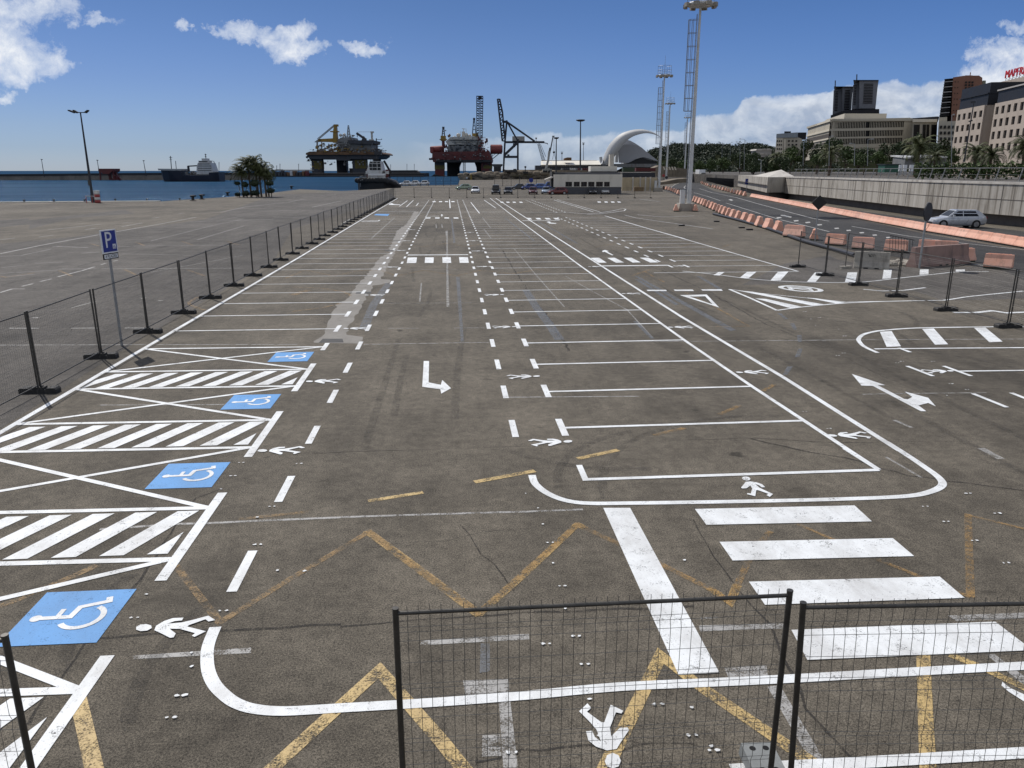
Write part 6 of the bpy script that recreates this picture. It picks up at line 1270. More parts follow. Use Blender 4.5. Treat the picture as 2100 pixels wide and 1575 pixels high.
ft.tube(b,(1495,430),(1500,830),.13); ft.bar(b,(1480,455),(1610,455),.12); ft.bar(b,(1600,435),(1600,460),.12); ft.bar(b,(1500,600),(1610,585),.12); ft.bar(b,(1488,430),(1488,460),.12); ft.box(b,1515,515,1540,545,-.2,.2); ft.box(b,1470,640,1560,680,-.8,.8); ft.box(b,1460,690,1600,760,-1,1); b.build('mast', M_DSTEEL, tg)
b = MB(); clutter(ft, b, 1230,1180,1380,1380,14,41,-4,-3,6,26); ft.bar(b,(1240,1250),(1240,1400),.12,-5); ft.bar(b,(1320,1130),(1320,1370),.14,-4); ft.bar(b,(1355,1130),(1355,1370),.14,-4); b.build('deck_gear', M_RIGG, tg)
# ---------------------------------------------------------------- quay beyond the lot: low wall, second fence, earth heaps
fq = Far(262, 4.2, 600, 180, 880)
t_ = fq.root('quay_wall', 'low dark quay wall in front of the tug and white cars', 'wall'); b = MB(); fq.box(b,720,846,1440,868,0,.5); b.build('wall_face', M_GREYC, t_)
def fence_run(p0, p1, h, label, n, ):
    a, c = Vector(G(*p0)), Vector(G(*p1)); d = c-a; L = d.length; t_ = thing('boundary_fence', label, 'fence', (a.x,a.y,0), math.atan2(d.y,d.x)); 
    b = MB()
    for i in range(n+1): b.beam((L*i/n,0,0),(L*i/n,0,h),.12)
    b.build('posts', M_DSTEEL, t_); b = MB(); w = max(40, int(L/.35))
    for i in range(w): b.beam((L*i/w,0,.05),(L*i/w,0,h),.03)
    for z in (.15,h*.5,h-.05): b.beam((0,0,z),(L,0,z),.05)
    b.build('mesh', M_DSTEEL, t_); return t_
fence_run((815,382.5), (940,381.5), 3.0, 'dark mesh boundary fence in front of the white cars and tug', 8)
fence_run((1014,382), (1135,382.5), 3.2, 'dark mesh boundary fence behind the far parked cars', 7)
b = MB(); fe = Far(455, 7.778, 870, 190, 1000); r_ = random.Random(12)
M_EARTH = mat('earth_bank', (0.20,0.165,0.12), 0.95, var=0.45, scale=.08, dirt=(0.07,0.06,0.05))
bank = fe.root('stone_bank', 'brown stone bank behind the parked cars, below the gantry crane', 'bank')
b = MB(); fe.poly(b,[(560,1395),(570,1330),(760,1305),(800,1290),(1250,1275),(1290,1230),(1700,1230),(2300,1235),(2600,1240),(2600,1400)],0,60); b.build('bank_body', M_EARTH, bank)
b = MB()
for i in range(150):
    x = r_.uniform(570,2100); y = r_.uniform(1290,1380) if x < 1300 else r_.uniform(1250,1375); p = fe.p(x,y); s = r_.uniform(.5,2.2); b.ball((p[0],r_.uniform(-1,.4),p[1]),s*1.6,s,s*.7,6,4)
b.build('boulders', M_EARTH, bank)['kind'] = 'stuff'
b = MB(); fe.poly(b,[(1370,1335),(1400,1315),(1560,1308),(1740,1312),(1740,1340)],-3,-.5); b.build('earth_heap', mat('dark_earth',(0.10,0.085,0.05),.95,var=.4,scale=.2), bank)
for (x0,y0,x1,y1,m_) in ((1575,1255,1655,1292,M_BLACK),(1420,1215,1470,1240,M_DGREY),(1290,1240,1480,1262,M_BWD),(740,1300,765,1390,M_RIGY),(670,1345,700,1370,M_SHIPW)):
    b = MB(); fe.box(b,x0,y0,x1,y1,-4,-1); b.build('site_gear', m_, bank)
f7 = Far(430, 7.778, 870, 190, 1077); t_ = f7.root('light_mast', 'small dark signal post on the stone bank right of the gantry crane', 'mast'); b = MB(); f7.tube(b,(1612,1180),(1612,1260),.2); f7.box(b,1598,1172,1628,1200,-.6,.6); b.build('pole', M_BLACK, t_)
# ---------------------------------------------------------------- white terminal, auditorium, harbour building
f8 = Far(640, 7, 1090, 230, 1175); tm = f8.root('terminal_building', 'long low white terminal building before the auditorium', 'building')
b = MB(); q = [f8.p(*v) for v in ((135,757),(1000,752),(1000,688),(150,694))]; b.add([(q[0][0],0,q[0][1]),(q[1][0],0,q[1][1]),(q[2][0]+1,26,q[2][1]),(q[3][0],26,q[3][1]),(q[0][0],0,q[0][1]-1),(q[1][0],0,q[1][1]-1),(q[2][0]+1,26,q[2][1]-1),(q[3][0],26,q[3][1]-1)],[(0,1,2,3),(7,6,5,4),(0,4,5,1),(1,5,6,2),(2,6,7,3),(3,7,4,0)]); b.build('sloped_roof', mat('terminal_white',(0.70,0.66,0.56),.6,var=.1,scale=.1), tm)
b = MB(); f8.box(b,140,757,1010,765,-1,28); b.build('roof_shadow_strip', M_BWD, tm)  # solid dark strip drawn in place of shade under the roof edge
b = MB(); f8.box(b,60,765,1180,860,1,28); b.build('lower_storey', M_DGREY, tm)
for i in range(9):
    b = MB(); x = 170+i*92; xa, za = f8.p(x,745); xb, zb2 = f8.p(x+45,705); za, zb2 = q[0][1]+.18*(q[3][1]-q[0][1])+.06, q[0][1]+.8*(q[3][1]-q[0][1])+.06
    b.add([(xa,4.6,za),(xb,4.6,za),(xb,20.8,zb2),(xa,20.8,zb2)],[(0,1,2,3)]); b.build('skylight', mat('terminal_pane',(0.80,0.78,0.70),.3,var=.05), tm)
b = MB(); p = [f8.p(*q) for q in ((470,690),(478,660),(520,648),(580,650),(580,690))]; b.prism(p,4,14); b.build('roof_housing', M_RUST, tm); b = MB(); f8.box(b,160,684,990,690,26.5,31); b.build('roof_edge', M_RIGG, tm)
r_ = random.Random(14)
for i in range(16):
    x = 440 + i*30; fk = Far(500, 7, 1090, 230, 1090+x/7); b = MB(); fk.box(b, -14+x, 812, x+14, 850, -2, 2); fk.box(b, x-9, 802, x+8, 813, -1.6, 1.6)
    o = fk.root('parked_van', 'small blurred vehicle in the far yard row, %s from the left' % ordinal(i), 'van', 'vehicles in the far yard'); b.build('body', (M_RIGG, M_DGREY, M_SHIPW, M_RIGR, M_DGREY)[r_.randrange(5)], o)
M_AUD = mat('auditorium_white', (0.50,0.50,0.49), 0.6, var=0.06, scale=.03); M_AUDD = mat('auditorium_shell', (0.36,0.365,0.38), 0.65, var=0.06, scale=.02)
fa = Far(1000, 7, 1090, 230, 1290); au = fa.root('auditorium', 'white concert hall with a sweeping crescent roof over a shell', 'building')
out = smooth([(1015,760),(1030,690),(1060,575),(1130,440),(1250,325),(1400,268),(1540,255),(1660,278),(1760,332),(1845,410)], 4); inn = smooth([(1845,410),(1760,352),(1640,318),(1540,323),(1420,360),(1330,425),(1250,520),(1180,625),(1110,690),(1085,760)], 4)
n = min(len(out), len(inn)); inn = inn[::-1]
rings = []
for i in range(n):
    t = i/(n-1); a, c = fa.p(*out[min(len(out)-1,round(t*(len(out)-1)))]), fa.p(*inn[min(len(inn)-1,round(t*(len(inn)-1)))]); w = 16*(1-t)+1.0
    dz = Vector((a[0]-c[0], a[1]-c[1]))
    rings.append([(a[0],w*.2-25*t,a[1]),(c[0],-w-25*t,c[1]),(c[0]+dz.x*.12,-w*.2-25*t,c[1]+dz.y*.12),(a[0]-dz.x*.05,w-25*t,a[1]-dz.y*.05)])
b = MB(); loft(b, rings, True); b.build('crescent_roof', M_AUD, au)
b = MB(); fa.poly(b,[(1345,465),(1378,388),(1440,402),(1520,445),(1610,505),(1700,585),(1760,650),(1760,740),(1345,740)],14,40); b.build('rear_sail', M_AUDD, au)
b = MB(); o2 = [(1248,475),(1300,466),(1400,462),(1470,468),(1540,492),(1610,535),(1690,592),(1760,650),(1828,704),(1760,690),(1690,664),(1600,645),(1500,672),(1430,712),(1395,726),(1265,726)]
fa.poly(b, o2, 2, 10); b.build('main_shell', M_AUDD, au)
b = MB(); fa.poly(b,[(1400,726),(1480,692),(1580,654),(1700,684),(1800,712),(1800,740),(1400,740)],4,13); b.build('glazed_foyer', M_BLACK, au)
b = MB(); fa.box(b,960,742,1830,790,-8,60); b.build('plinth', M_RIGG, au); b = MB(); fa.poly(b,[(975,645),(1010,640),(1015,690),(990,740)],-4,4); b.build('buttress', M_AUD, au); b = MB(); fa.poly(b,[(1205,640),(1240,520),(1240,722),(1200,722)],-2,8); b.build('side_fin', M_AUD, au)
fbld = Far(164, 7, 1090, 230, 1205); hb = fbld.root('harbour_building', 'low pale beige harbour building with a row of dark windows', 'building')
M_BEIGE = mat('beige_render', (0.68,0.64,0.55), 0.8, var=0.08, scale=.4, dirt=(0.55,0.51,0.43)); M_SLATE = mat('slate_plinth', (0.085,0.088,0.098), 0.8, var=0.15, scale=.5)
xs_ = [(488,583),(608,693),(712,797),(815,905),(928,1025),(1043,1125)]
z_pl, z_w0, z_w1, z_top = (fbld.p(700,y)[1] for y in (1075,1070,1000,895)); xl, xr = fbld.p(320,900)[0], fbld.p(1305,900)[0]
b = MB(); b.box(xl,xr,0,9,z_w1,z_top); b.box(xl,xr,0,9,z_pl,z_w0); e = [xl] + [v for a, c in xs_ for v in (fbld.p(a,1000)[0], fbld.p(c,1000)[0])] + [xr]
for i in range(0, len(e), 2): b.box(e[i], e[i+1], 0, 9, z_w0, z_w1)
b.box(xl, xr, 1.0, 9, z_w0, z_w1); b.build('wall', M_BEIGE, hb)
b = MB(); b.box(xl,xr-.1,.12,9,0,z_pl-.01); b.build('plinth', M_SLATE, hb)
for a, c in xs_:
    xa, xb = fbld.p(a,1000)[0], fbld.p(c,1000)[0]; b = MB(); b.box(xa,xb,.35,.4,z_w0,z_w1); o = b.build('window', M_GLASS, hb)
    b = MB()
    for f_ in (0,.5,1): x = xa+.04+(xb-xa-.08)*f_; b.box(x-.04,x+.04,.28,.345,z_w0,z_w1)
    b.box(xa,xb,.28,.345,z_w0,z_w0+.07); b.box(xa,xb,.28,.345,z_w1-.07,z_w1); b.build('window_frame', M_GALV, o)
b = MB(); fbld.box(b,330,865,1290,895,1.5,8.8); b.build('roof', M_SLATE, hb)
b = MB(); fbld.box(b,870,775,1255,855,3,8); b.build('upper_storey', M_BEIGE, hb); b = MB(); fbld.box(b,862,850,1260,884,2.2,8.4); b.build('dark_band', M_BWD, hb)
b = MB(); fbld.box(b,1158,600,1214,776,3.6,5.6); b.build('chimney', mat('pale_chimney',(0.48,0.45,0.39),.8,var=.06), hb)
b = MB(); fbld.poly(b,[(195,965),(300,925),(322,925),(322,938),(200,978)],0,5); b.build('canopy', M_WTOP, hb); b = MB(); fbld.box(b,296,850,322,1075,1,9); b.build('end_wall', M_BWD, hb)
b = MB(); fbld.box(b,1300,930,1308,1075,2,5); fbld.box(b,340,868,480,900,.8,4); b.build('roof_gear', M_DGREY, hb)
fy = Far(185, 7, 1090, 230, 1330); t_ = fy.root('yard_wall', 'sunlit ochre yard wall right of the harbour building', 'wall'); b = MB(); fy.box(b,1305,940,1800,1130,0,.6); b.build('wall_face', mat('ochre_wall',(0.46,0.38,0.25),.85,var=.15,scale=.3,dirt=(0.3,0.24,0.16)), t_)
b = MB()
for x in (1450,1555,1630,1700): fy.box(b,x,930,x+8,1132,-.3,0)
b.build('pier', M_WTOP, t_)
fy2 = Far(172, 7, 1090, 230, 1310); t_ = fy2.root('timber_stack', 'low brown stack against the ochre yard wall', 'stack'); b = MB(); fy2.box(b,1475,1075,1610,1135,0,1.2); b.build('stack_body', mat('brown_stack',(0.22,0.15,0.08),.9,var=.3,scale=1.5), t_)
for i, (x0,x1,y0,y1,m_,lab) in enumerate(((1315,1500,795,860,mat('container_green',(0.045,0.065,0.035),.6,var=.2),'dark green shipping container beside the pale mast'),(1502,1780,800,850,M_RIGR,'dark red shipping container right of the green one'),(1305,1775,868,935,M_DGREY,'long grey fence-like hoarding under the containers'))):
    fk = Far(260-i*18, 7, 1090, 230, 1090+(x0+x1)/14); t_ = fk.root('shipping_container' if i < 2 else 'hoarding', lab, 'container' if i < 2 else 'hoarding'); b = MB(); fk.box(b,x0,y0,x1,y1,0,2.5 if i < 2 else .3)
    n = int((x1-x0)/9)
    for j in range(n): fk.box(b, x0+j*9+2, y0+5, x0+j*9+6, y1-4, -.06, 0.0)
    b.build('corrugated_side', m_, t_)
# ---------------------------------------------------------------- planting
def leafmat(name, dark, light, rough=.6):
    m, t, b = newmat(name); p = t.obj(); oi = t.new('ShaderNodeObjectInfo')
    n = t.math('ADD', t.math('MULTIPLY', t.noise(p, .9, 3), .6), t.math('MULTIPLY', t.noise(p, 5, 2), .4))
    c = t.ramp(n, [(.36, dark), (.62, light)]); c = t.mix(t.math('MULTIPLY', oi.outputs['Random'], .35), c, tuple(x*.55 for x in dark))
    t.link(c, b.inputs['Base Color']); b.inputs['Roughness'].default_value = rough; b.inputs['Specular IOR Level'].default_value = .3
    MATS[name] = m; return m
M_LEAF = leafmat('tree_leaves', (0.022,0.036,0.014), (0.060,0.088,0.030)); M_LEAF2 = leafmat('bright_leaves', (0.035,0.060,0.016), (0.085,0.125,0.035)); M_PALM = leafmat('palm_fronds', (0.040,0.052,0.020), (0.115,0.125,0.045)); M_PINE = leafmat('pine_needles', (0.014,0.024,0.012), (0.038,0.054,0.026))
M_BARK = mat('bark', (0.085,0.065,0.048), .9, var=.35, scale=1.2); M_PTRUNK = mat('palm_trunk', (0.115,0.085,0.06), .95, var=.4, scale=2.5)
def leaves(mb, c, rx, ry, rz, n, s, r):
    for _ in range(n):
        while True:
            v = Vector((r.uniform(-1,1), r.uniform(-1,1), r.uniform(-1,1)))
            if .25 < v.length < 1: break
        v *= (.55 + .45*r.random())/max(.5, v.length)**.5
        p = Vector((c[0]+v.x*rx, c[1]+v.y*ry, c[2]+v.z*rz)); a = Vector((r.gauss(0,1), r.gauss(0,1), r.gauss(0,.7))).normalized(); b_ = a.cross(Vector((r.gauss(0,1), r.gauss(0,1), r.gauss(0,1)))).normalized()
        k = s*r.uniform(.6,1.4); mb.add([p-a*k-b_*k*.5, p+a*k*.2-b_*k*.7, p+a*k+b_*k*.2, p-a*k*.1+b_*k*.7], [(0,1,2,3)])
def make_tree(seed, w, h, m, n=900, trunk=.35, s=.32):
    """crown w wide, whole tree h tall, built round several limbs"""
    r = random.Random(seed); t_ = thing('leafy_tree', '', 'tree'); b = MB(); b.tube((0,0,0),(r.uniform(-.2,.2),0,h*trunk),.028*h,.018*h,8); k = MB()
    nl = 7
    for i in range(nl):
        a = 2*math.pi*i/nl + r.uniform(-.4,.4); rad = w*.30*r.uniform(.5,1.1); z = h*(trunk + (1-trunk)*r.uniform(.25,.75)); c = (rad*math.cos(a), rad*math.sin(a), z)
        b.pipe([(0,0,h*trunk*.85),(c[0]*.5,c[1]*.5,(h*trunk+z)/2),c], .014*h, 5, .005*h); leaves(k, c, w*r.uniform(.19,.30), w*r.uniform(.19,.30), h*(1-trunk)*r.uniform(.16,.30), n//nl, s, r)
    leaves(k, (0,0,h*(trunk+.68*(1-trunk))), w*.28, w*.28, h*(1-trunk)*.30, n//5, s, r)
    b.build('trunk', M_BARK, t_); k.build('crown', m, t_); KIDS[t_.name] = list(t_.children); return t_
def make_palm(seed, h, fl, nf, droop, wind=0.0, m=None, thick=.26):
    r = random.Random(seed); t_ = thing('palm_tree', '', 'palm'); b = MB(); b.pipe([(0,0,0),(.06*h*wind*-.2,0,h*.4),(-.1*wind*h*.3,0,h)], thick*1.15, 9, thick*.85); b.ball((-.03*wind*h,0,h),thick*1.5,thick*1.5,thick*1.8,8,5); b.build('trunk', M_PTRUNK, t_)
    k = MB(); top = Vector((-.03*wind*h,0,h+thick))
    for i in range(nf):
        a = 2.399*i + r.uniform(-.2,.2); e = 1.35 - 1.75*(i/nf) + r.uniform(-.12,.12); L = fl*r.uniform(.85,1.1); P_ = []; p = top.copy(); el = e
        for j in range(9):
            P_.append(p.copy()); hd = Vector((math.cos(a)*math.cos(el), math.sin(a)*math.cos(el), math.sin(el))); hd.x -= wind*j*.12; hd.normalize(); p = p + hd*(L/8); el -= droop*(.10+.045*j)
        k.pipe(P_, .035, 3, .012)
        for j in range(1, 9):
            for f_ in (0, .33, .66):
                q = P_[j-1].lerp(P_[j], f_) if j < 9 else P_[j]; d = (P_[j]-P_[j-1]).normalized(); sd_ = d.cross(Vector((0,0,1)))
                if sd_.length < .05: sd_ = Vector((1,0,0))
                sd_.normalize(); ll = fl*.20*math.sin(math.pi*min(1,(j+f_)/9.2))**.6
                for s_ in (-1,1):
                    tip = q + sd_*s_*ll*.85 + d*ll*.55 - Vector((0,0,ll*.35)) - Vector((wind*ll*.4,0,0)); w_ = d*.05*fl*.35; k.add([q-w_, q+w_, tip], [(0,1,2)])
    k.build('crown', m or M_PALM, t_); KIDS[t_.name] = list(t_.children); return t_
class Stock:
    def __init__(s, protos): s.p = protos; s.used = set(); s.i = 0
    def put(s, which, X, Y, z, sc, label, group, rz=None):
        o = s.p[which]; loc = (*c2l(X, Y), z); rz = rnd.uniform(0,6.28) if rz is None else rz
        if which not in s.used: s.used.add(which); o.location = loc; o.rotation_euler = (0,0,rz); tag(o, label, None, group)
        else: o = dup(o, loc, rz, label, group)
        o.scale = sc if isinstance(sc, tuple) else (sc,)*3; return o
trees = Stock([make_tree(1, 10, 10, M_LEAF), make_tree(2, 9, 9, M_LEAF2), make_tree(3, 8, 12, M_LEAF), make_tree(4, 11, 8, M_LEAF2)])
def tree_px(which, x0, x1, ytop, Y, z0, label, group):
    """a tree whose crown spans x0..x1 px and tops out at ytop, standing on height z0 at distance Y"""
    a, zt_ = W(x0, ytop, Y); c, _ = W(x1, ytop, Y); bw_, bh_ = [(10,10),(9,9),(8,12),(11,8)][which]
    trees.put(which, (a+c)/2, Y, z0, ((c-a)/bw_/.92,)*2+((zt_-z0)/bh_/.98,), label, group)
# trees along the terrace and road, listed by px span and top
T1 = [(0,1640,1668,283,330),(2,1660,1700,292,300),(0,1690,1728,280,280),(1,1716,1762,297,255),(0,1755,1800,300,260),(2,1795,1832,292,250),(1,1785,1822,308,235),(0,1825,1872,288,240),(2,1862,1908,272,235),(0,1895,1940,290,225),(2,1915,1962,282,222),(3,1600,1650,300,330),(0,1610,1640,296,345),(1,1662,1700,312,260),(3,1735,1790,312,240),(0,1840,1880,303,220),(3,1940,1975,300,205)]
for i, (w, x0, x1, yt, Y) in enumerate(sorted(T1, key=lambda q: q[1])): tree_px(w, x0, x1, yt, Y, 3.0, 'dark leafy tree in the belt before the long office building, %s from the left' % ordinal(i), 'trees before the office buildings')
T2 = [(3,1440,1475,323,420),(1,1468,1502,320,400),(0,1500,1540,311,360),(0,1528,1562,309,330),(2,1556,1592,318,320),(1,1575,1612,322,300),(3,1420,1452,328,450),(0,1365,1392,322,480),(1,1388,1420,326,470),(3,1340,1370,330,500),(2,1535,1560,322,280),(0,1590,1625,318,290)]
for i, (w, x0, x1, yt, Y) in enumerate(sorted(T2, key=lambda q: q[1])): tree_px(w, x0, x1, yt, Y, 0.0, 'round green tree beyond the road bend, %s from the left' % ordinal(i), 'trees beyond the road bend')
cp_ = Stock([make_palm(21, 6.0, 4.4, 46, 1.0, 0, M_PALM, .42), make_palm(22, 5.0, 4.2, 40, 1.15, 0, M_PALM, .38)])
def palm_px(st, which, xc, ybase, ytop, Y, z0, label, group, h0, rz=None):
    X_, _ = W(xc, 340, Y); zt_ = W(xc, ytop, Y)[1]; st.put(which, X_, Y, z0, (zt_-z0)/h0, label, group, rz)
palm_px(cp_, 0, 1998, 340, 289, 128, 3.4, 'big palm before the beige block, left one of the pair', 'palms along the terrace', 9.3)
palm_px(cp_, 1, 2030, 340, 294, 124, 3.4, 'big palm before the beige block, right one of the pair', 'palms along the terrace', 8.2)
palm_px(cp_, 0, 2098, 340, 273, 120, 3.4, 'palm at the right edge of the photo, partly cut off', 'palms along the terrace', 9.3)
palm_px(cp_, 1, 1880, 340, 270, 165, 3.4, 'tall dark palm before the low middle building', 'palms along the terrace', 8.2)
palm_px(cp_, 0, 1916, 340, 305, 150, 3.4, 'short palm left of the white pavilions', 'palms along the terrace', 9.3)
palm_px(cp_, 1, 1702, 340, 290, 210, 3.4, 'dark palm before the left end of the long office building', 'palms along the terrace', 8.2)
palm_px(cp_, 1, 1596, 345, 307, 300, 2.0, 'small palm beside the distant grey block', 'palms along the terrace', 8.2)
# clipped hedge
hd = thing('hedge', 'clipped green hedge along the terrace before the beige blocks', 'hedge', (0,0,0)); k = MB(); r_ = random.Random(31)
for i in range(46):
    X_, Z_ = W(1880+i*6.2, 333+r_.uniform(-2,3), 118); p = c2l(X_, 118); leaves(k, (p[0], p[1], 3.4+(Z_-3.4)*.55), .9, .8, (Z_-3.4)*.55, 60, .2, r_)
k.build('foliage', M_LEAF2, hd)
# quay palms and mushroom bushes
qy = 146; qp = Stock([make_palm(41, 5.2, 3.3, 40, 1.1, .8, M_PALM, .19), make_palm(42, 6.2, 3.2, 42, 1.05, 1.0, M_PALM, .19)])
for i, (w, xb, yt, xc, lab) in enumerate(((0,1040,205,0,'leftmost of the quay palms, leaning left in the wind'),(1,1128,110,0,'second of the quay palms from the left'),(1,1215,90,0,'tallest of the quay palms, third from the left'),(0,1262,185,0,'fourth of the quay palms, half hidden'),(0,1322,185,0,'slim quay palm on a bare dark trunk, fifth from the left'),(0,1362,265,0,'small quay palm at the right of the group'))):
    X_, zt_ = W(320+xb/6, 300+yt/6, qy+.4*i); qp.put(w, X_, qy+.4*i, 0, (zt_/ (7.3 if w == 0 else 8.3),)*3, lab, 'palms on the quay', YAW)
fq2 = Far(qy-.8, 6, 320, 300, 320+1180/6)
for i, (x0,x1,y0,y1,kd) in enumerate(((958,1042,432,478,0),(1040,1145,432,508,0),(1138,1280,405,502,0),(1333,1457,414,490,0),(962,1042,568,618,1),(1040,1165,545,618,1),(1150,1282,535,612,1),(1348,1467,508,582,1))):
    fm = Far(qy-.8-.15*i, 6, 320, 300, 320+(x0+x1)/12); t_ = fm.root('clipped_bush', '%s, %s from the left' % ('umbrella-clipped dark bush under the quay palms' if kd == 0 else 'low rounded dark bush at the foot of the quay palms', ordinal(i if kd == 0 else i-4)), 'bush', 'clipped bushes on the quay'); k = MB(); a, c = fm.p(x0,y0), fm.p(x1,y1)
    hz = (a[1]-c[1])/2; leaves(k, ((a[0]+c[0])/2,0,(a[1]+c[1])/2), abs(c[0]-a[0])/2, abs(c[0]-a[0])/2.4, hz*1.05, 700, .10, random.Random(50+i)); k.ball(((a[0]+c[0])/2,0,(a[1]+c[1])/2), abs(c[0]-a[0])*.42, abs(c[0]-a[0])*.36, hz*.85, 10, 6); k.build('foliage', M_PINE, t_)
    if kd == 0: b = MB(); b.pipe([(0,0,0),(.1,0,c[1]*.5),(0,0,c[1]+.2)],.09,6,.06); b.build('stem', M_BARK, t_)
# hill with a pine wood on its crest
fhill = Far(1500, 5.25, 1340, 120, 1460); prof = [(-160,1085),(-60,1050),(0,1005),(100,985),(220,950),(300,945),(450,955),(650,950),(850,960),(1050,945),(1200,955),(1300,975),(1600,990),(2400,1000),(3600,1010)]
hm = MB(); P_ = [fhill.p(*q) for q in prof]; fr_ = [(x, -420, -1) for x, z in P_]; md = [(x, -180+60*math.sin(i*1.7), max(0,z*.45)) for i, (x, z) in enumerate(P_)]; tp = [(x, 0, z) for x, z in P_]; bk = [(x, 400, -1) for x, z in P_]; n = len(P_)
hm.add(fr_+md+tp+bk, [(r*n+i, r*n+i+1, (r+1)*n+i+1, (r+1)*n+i) for r in range(3) for i in range(n-1)], True)
ho = hm.build('hill', mat('hill_scrub', (0.018,0.021,0.012), .95, var=.5, spec=0.0, scale=.02, dirt=(0.034,0.030,0.020)), None, (*c2l(fhill.x0,1500),0), YAW); tag(ho, 'low dark wooded hill on the skyline', 'hill', kind='structure')
k = MB(); r_ = random.Random(61)
for i in range(520):
    j = r_.uniform(0, n-5); a = int(j); f_ = j-a; x = P_[a][0]+(P_[a+1][0]-P_[a][0])*f_; z = P_[a][1]+(P_[a+1][1]-P_[a][1])*f_; d = r_.uniform(-120,40); z -= max(0,-d)*.16; h = r_.uniform(4,9)*(1.5 if r_.random() < .10 else 1); w = r_.uniform(4,9)
    leaves(k, (x,d,z+h*.4), w, w, h*.55, 40, 1.1, r_)
for i in range(700):
    j = r_.uniform(2, n-5); a = int(j); f_ = j-a; q_ = r_.random(); lo_, hi_ = Vector(md[a]).lerp(Vector(md[a+1]), f_), Vector(tp[a]).lerp(Vector(tp[a+1]), f_); c_ = lo_.lerp(hi_, q_)
    if r_.random() < .3: c_ = Vector(fr_[a]).lerp(Vector(fr_[a+1]), f_).lerp(lo_, q_)
    leaves(k, (c_.x, c_.y, c_.z+2.5), 9, 9, 4.5, 30, 1.4, r_)
fwo = k.build('far_wood', M_PINE, None, (*c2l(fhill.x0,1500),0), YAW); tag(fwo, 'dark pine wood along the hill crest', 'wood', kind='stuff')
# ---------------------------------------------------------------- buildings of the town
M_STONE = mat('beige_stone', (0.42,0.355,0.295), .8, var=.10, scale=.25, dirt=(0.25,0.2,0.16)); M_BROWN = mat('dark_brown_wall', (0.070,0.058,0.050), .8, var=.15, scale=.2); M_DGLASS = mat('dark_band_glass', (0.026,0.027,0.032), .5, var=.2, scale=.3, spec=.15)
M_WIN = mat('window_dark', (0.010,0.009,0.009), .3, var=.2, spec=.2); M_OFF = mat('office_beige', (0.44,0.40,0.32), .8, var=.08, scale=.1, dirt=(0.28,0.24,0.18)); M_OFFL = mat('office_light', (0.62,0.56,0.45), .7, var=.06, scale=.1)
M_TOWER = mat('tower_slate', (0.16,0.165,0.18), .5, var=.15, scale=.05); M_BRICK = mat('brick_tower', (0.24,0.115,0.075), .85, var=.18, scale=.1); M_FLOOR = mat('balcony_slab', (0.40,0.38,0.36), .8, var=.1)
def face_root(name, label, A_, B_, cat='building', group=None):
    a, c = Vector(A_), Vector(B_); d = c-a; o = thing(name, label, cat, (*c2l(*A_), 0), math.atan2(d.y, d.x)+YAW, group); return o, d.length
def windowed(root, x0, x1, z0, z1, depth, cols, rows, m, wm, ww, wh, zfirst, zstep, rec=.35, y0=0.0, part='wall'):
    """wall built round its openings with each window set back in it"""
    px_ = (x1-x0)/cols; b = MB(); zs = sorted(zfirst + zstep*i for i in range(rows)); cur = z0
    for z in zs:
        b.box(x0,x1,y0,y0+rec+.05,cur,z); xx = x0
        for c in range(cols):
            xa = x0+px_*(c+.5)-ww/2; b.box(xx,xa,y0,y0+rec+.05,z,z+wh); xx = xa+ww
        b.box(xx,x1,y0,y0+rec+.05,z,z+wh); cur = z+wh
    b.box(x0,x1,y0,y0+rec+.05,cur,z1); b.box(x0,x1,y0+rec+.1,y0+depth,z0,z1); b.build(part, m, root)
    for z in zs:
        for c in range(cols):
            w = MB(); xa = x0+px_*(c+.5)-ww/2; w.box(xa,xa+ww,y0+rec-.06,y0+rec,z,z+wh); w.box(xa+ww*.48,xa+ww*.52,y0+rec-.1,y0+rec-.061,z,z+wh); w.build('window', wm, root)
zc_ = lambda px, py, Y: W(px, py, Y)[1]
# beige block, far half
A1, B1 = (W(1963.6,226,217)[0],217), (W(2019.5,216,200)[0],200); ob, L = face_root('office_block', 'beige stone office block with square dark windows and dark glass top, left half', A1, B1); zt_ = zc_(1963.6,226,217)
rs = [zc_(1965,y,216) for y in (244.5,268,291)]; windowed(ob, 0, L, 3.4, zt_, 26, 5, 4, M_STONE, M_WIN, 1.75, 1.55, rs[2]-3.25, (rs[0]-rs[2])/2)
b = MB(); b.box(-.3,L+.1,.5,26,zt_,zt_+2.6); b.build('glass_storey', M_DGLASS, ob); b = MB(); b.box(-.4,L+.2,.2,26,zt_+2.6,zt_+2.85); b.box(-.4,L+.2,.6,26,zt_+2.85,zt_+5.2); b.build('roof', M_DGLASS, ob)
A2, B2 = (W(2041,212.4,195)[0],195), (W(2165,195,165)[0],165); oc, L2 = face_root('office_block', 'beige stone office block with square dark windows, right half cut by the frame', A2, B2); zt2 = zc_(2041,212.4,195)
b = MB(); b.box(-5.2,-.05,3.2,24,3.4,zt2+2.0); b.build('link_wall', M_BROWN, oc)
rs = [zc_(2045,y,194) for y in (227,253,278,303)]; windowed(oc, 0, L2, 3.4, zt2, 26, 9, 4, M_STONE, M_WIN, 1.75, 1.75, rs[3]-.9, (rs[0]-rs[3])/3)
b = MB(); b.box(-.3,L2,.5,26,zt2,zt2+2.8); b.build('glass_storey', M_DGLASS, oc); b = MB(); b.box(-.4,L2,.15,26,zt2+2.8,zt2+3.1); b.build('roof', M_FLOOR, oc)
A3, B3 = (W(2016.7,176,228)[0],228), (W(2150,148,195)[0],195); od, L3 = face_root('office_block', 'tall beige block behind with a red rooftop sign', A3, B3); zt3 = zc_(2016.7,176,228)
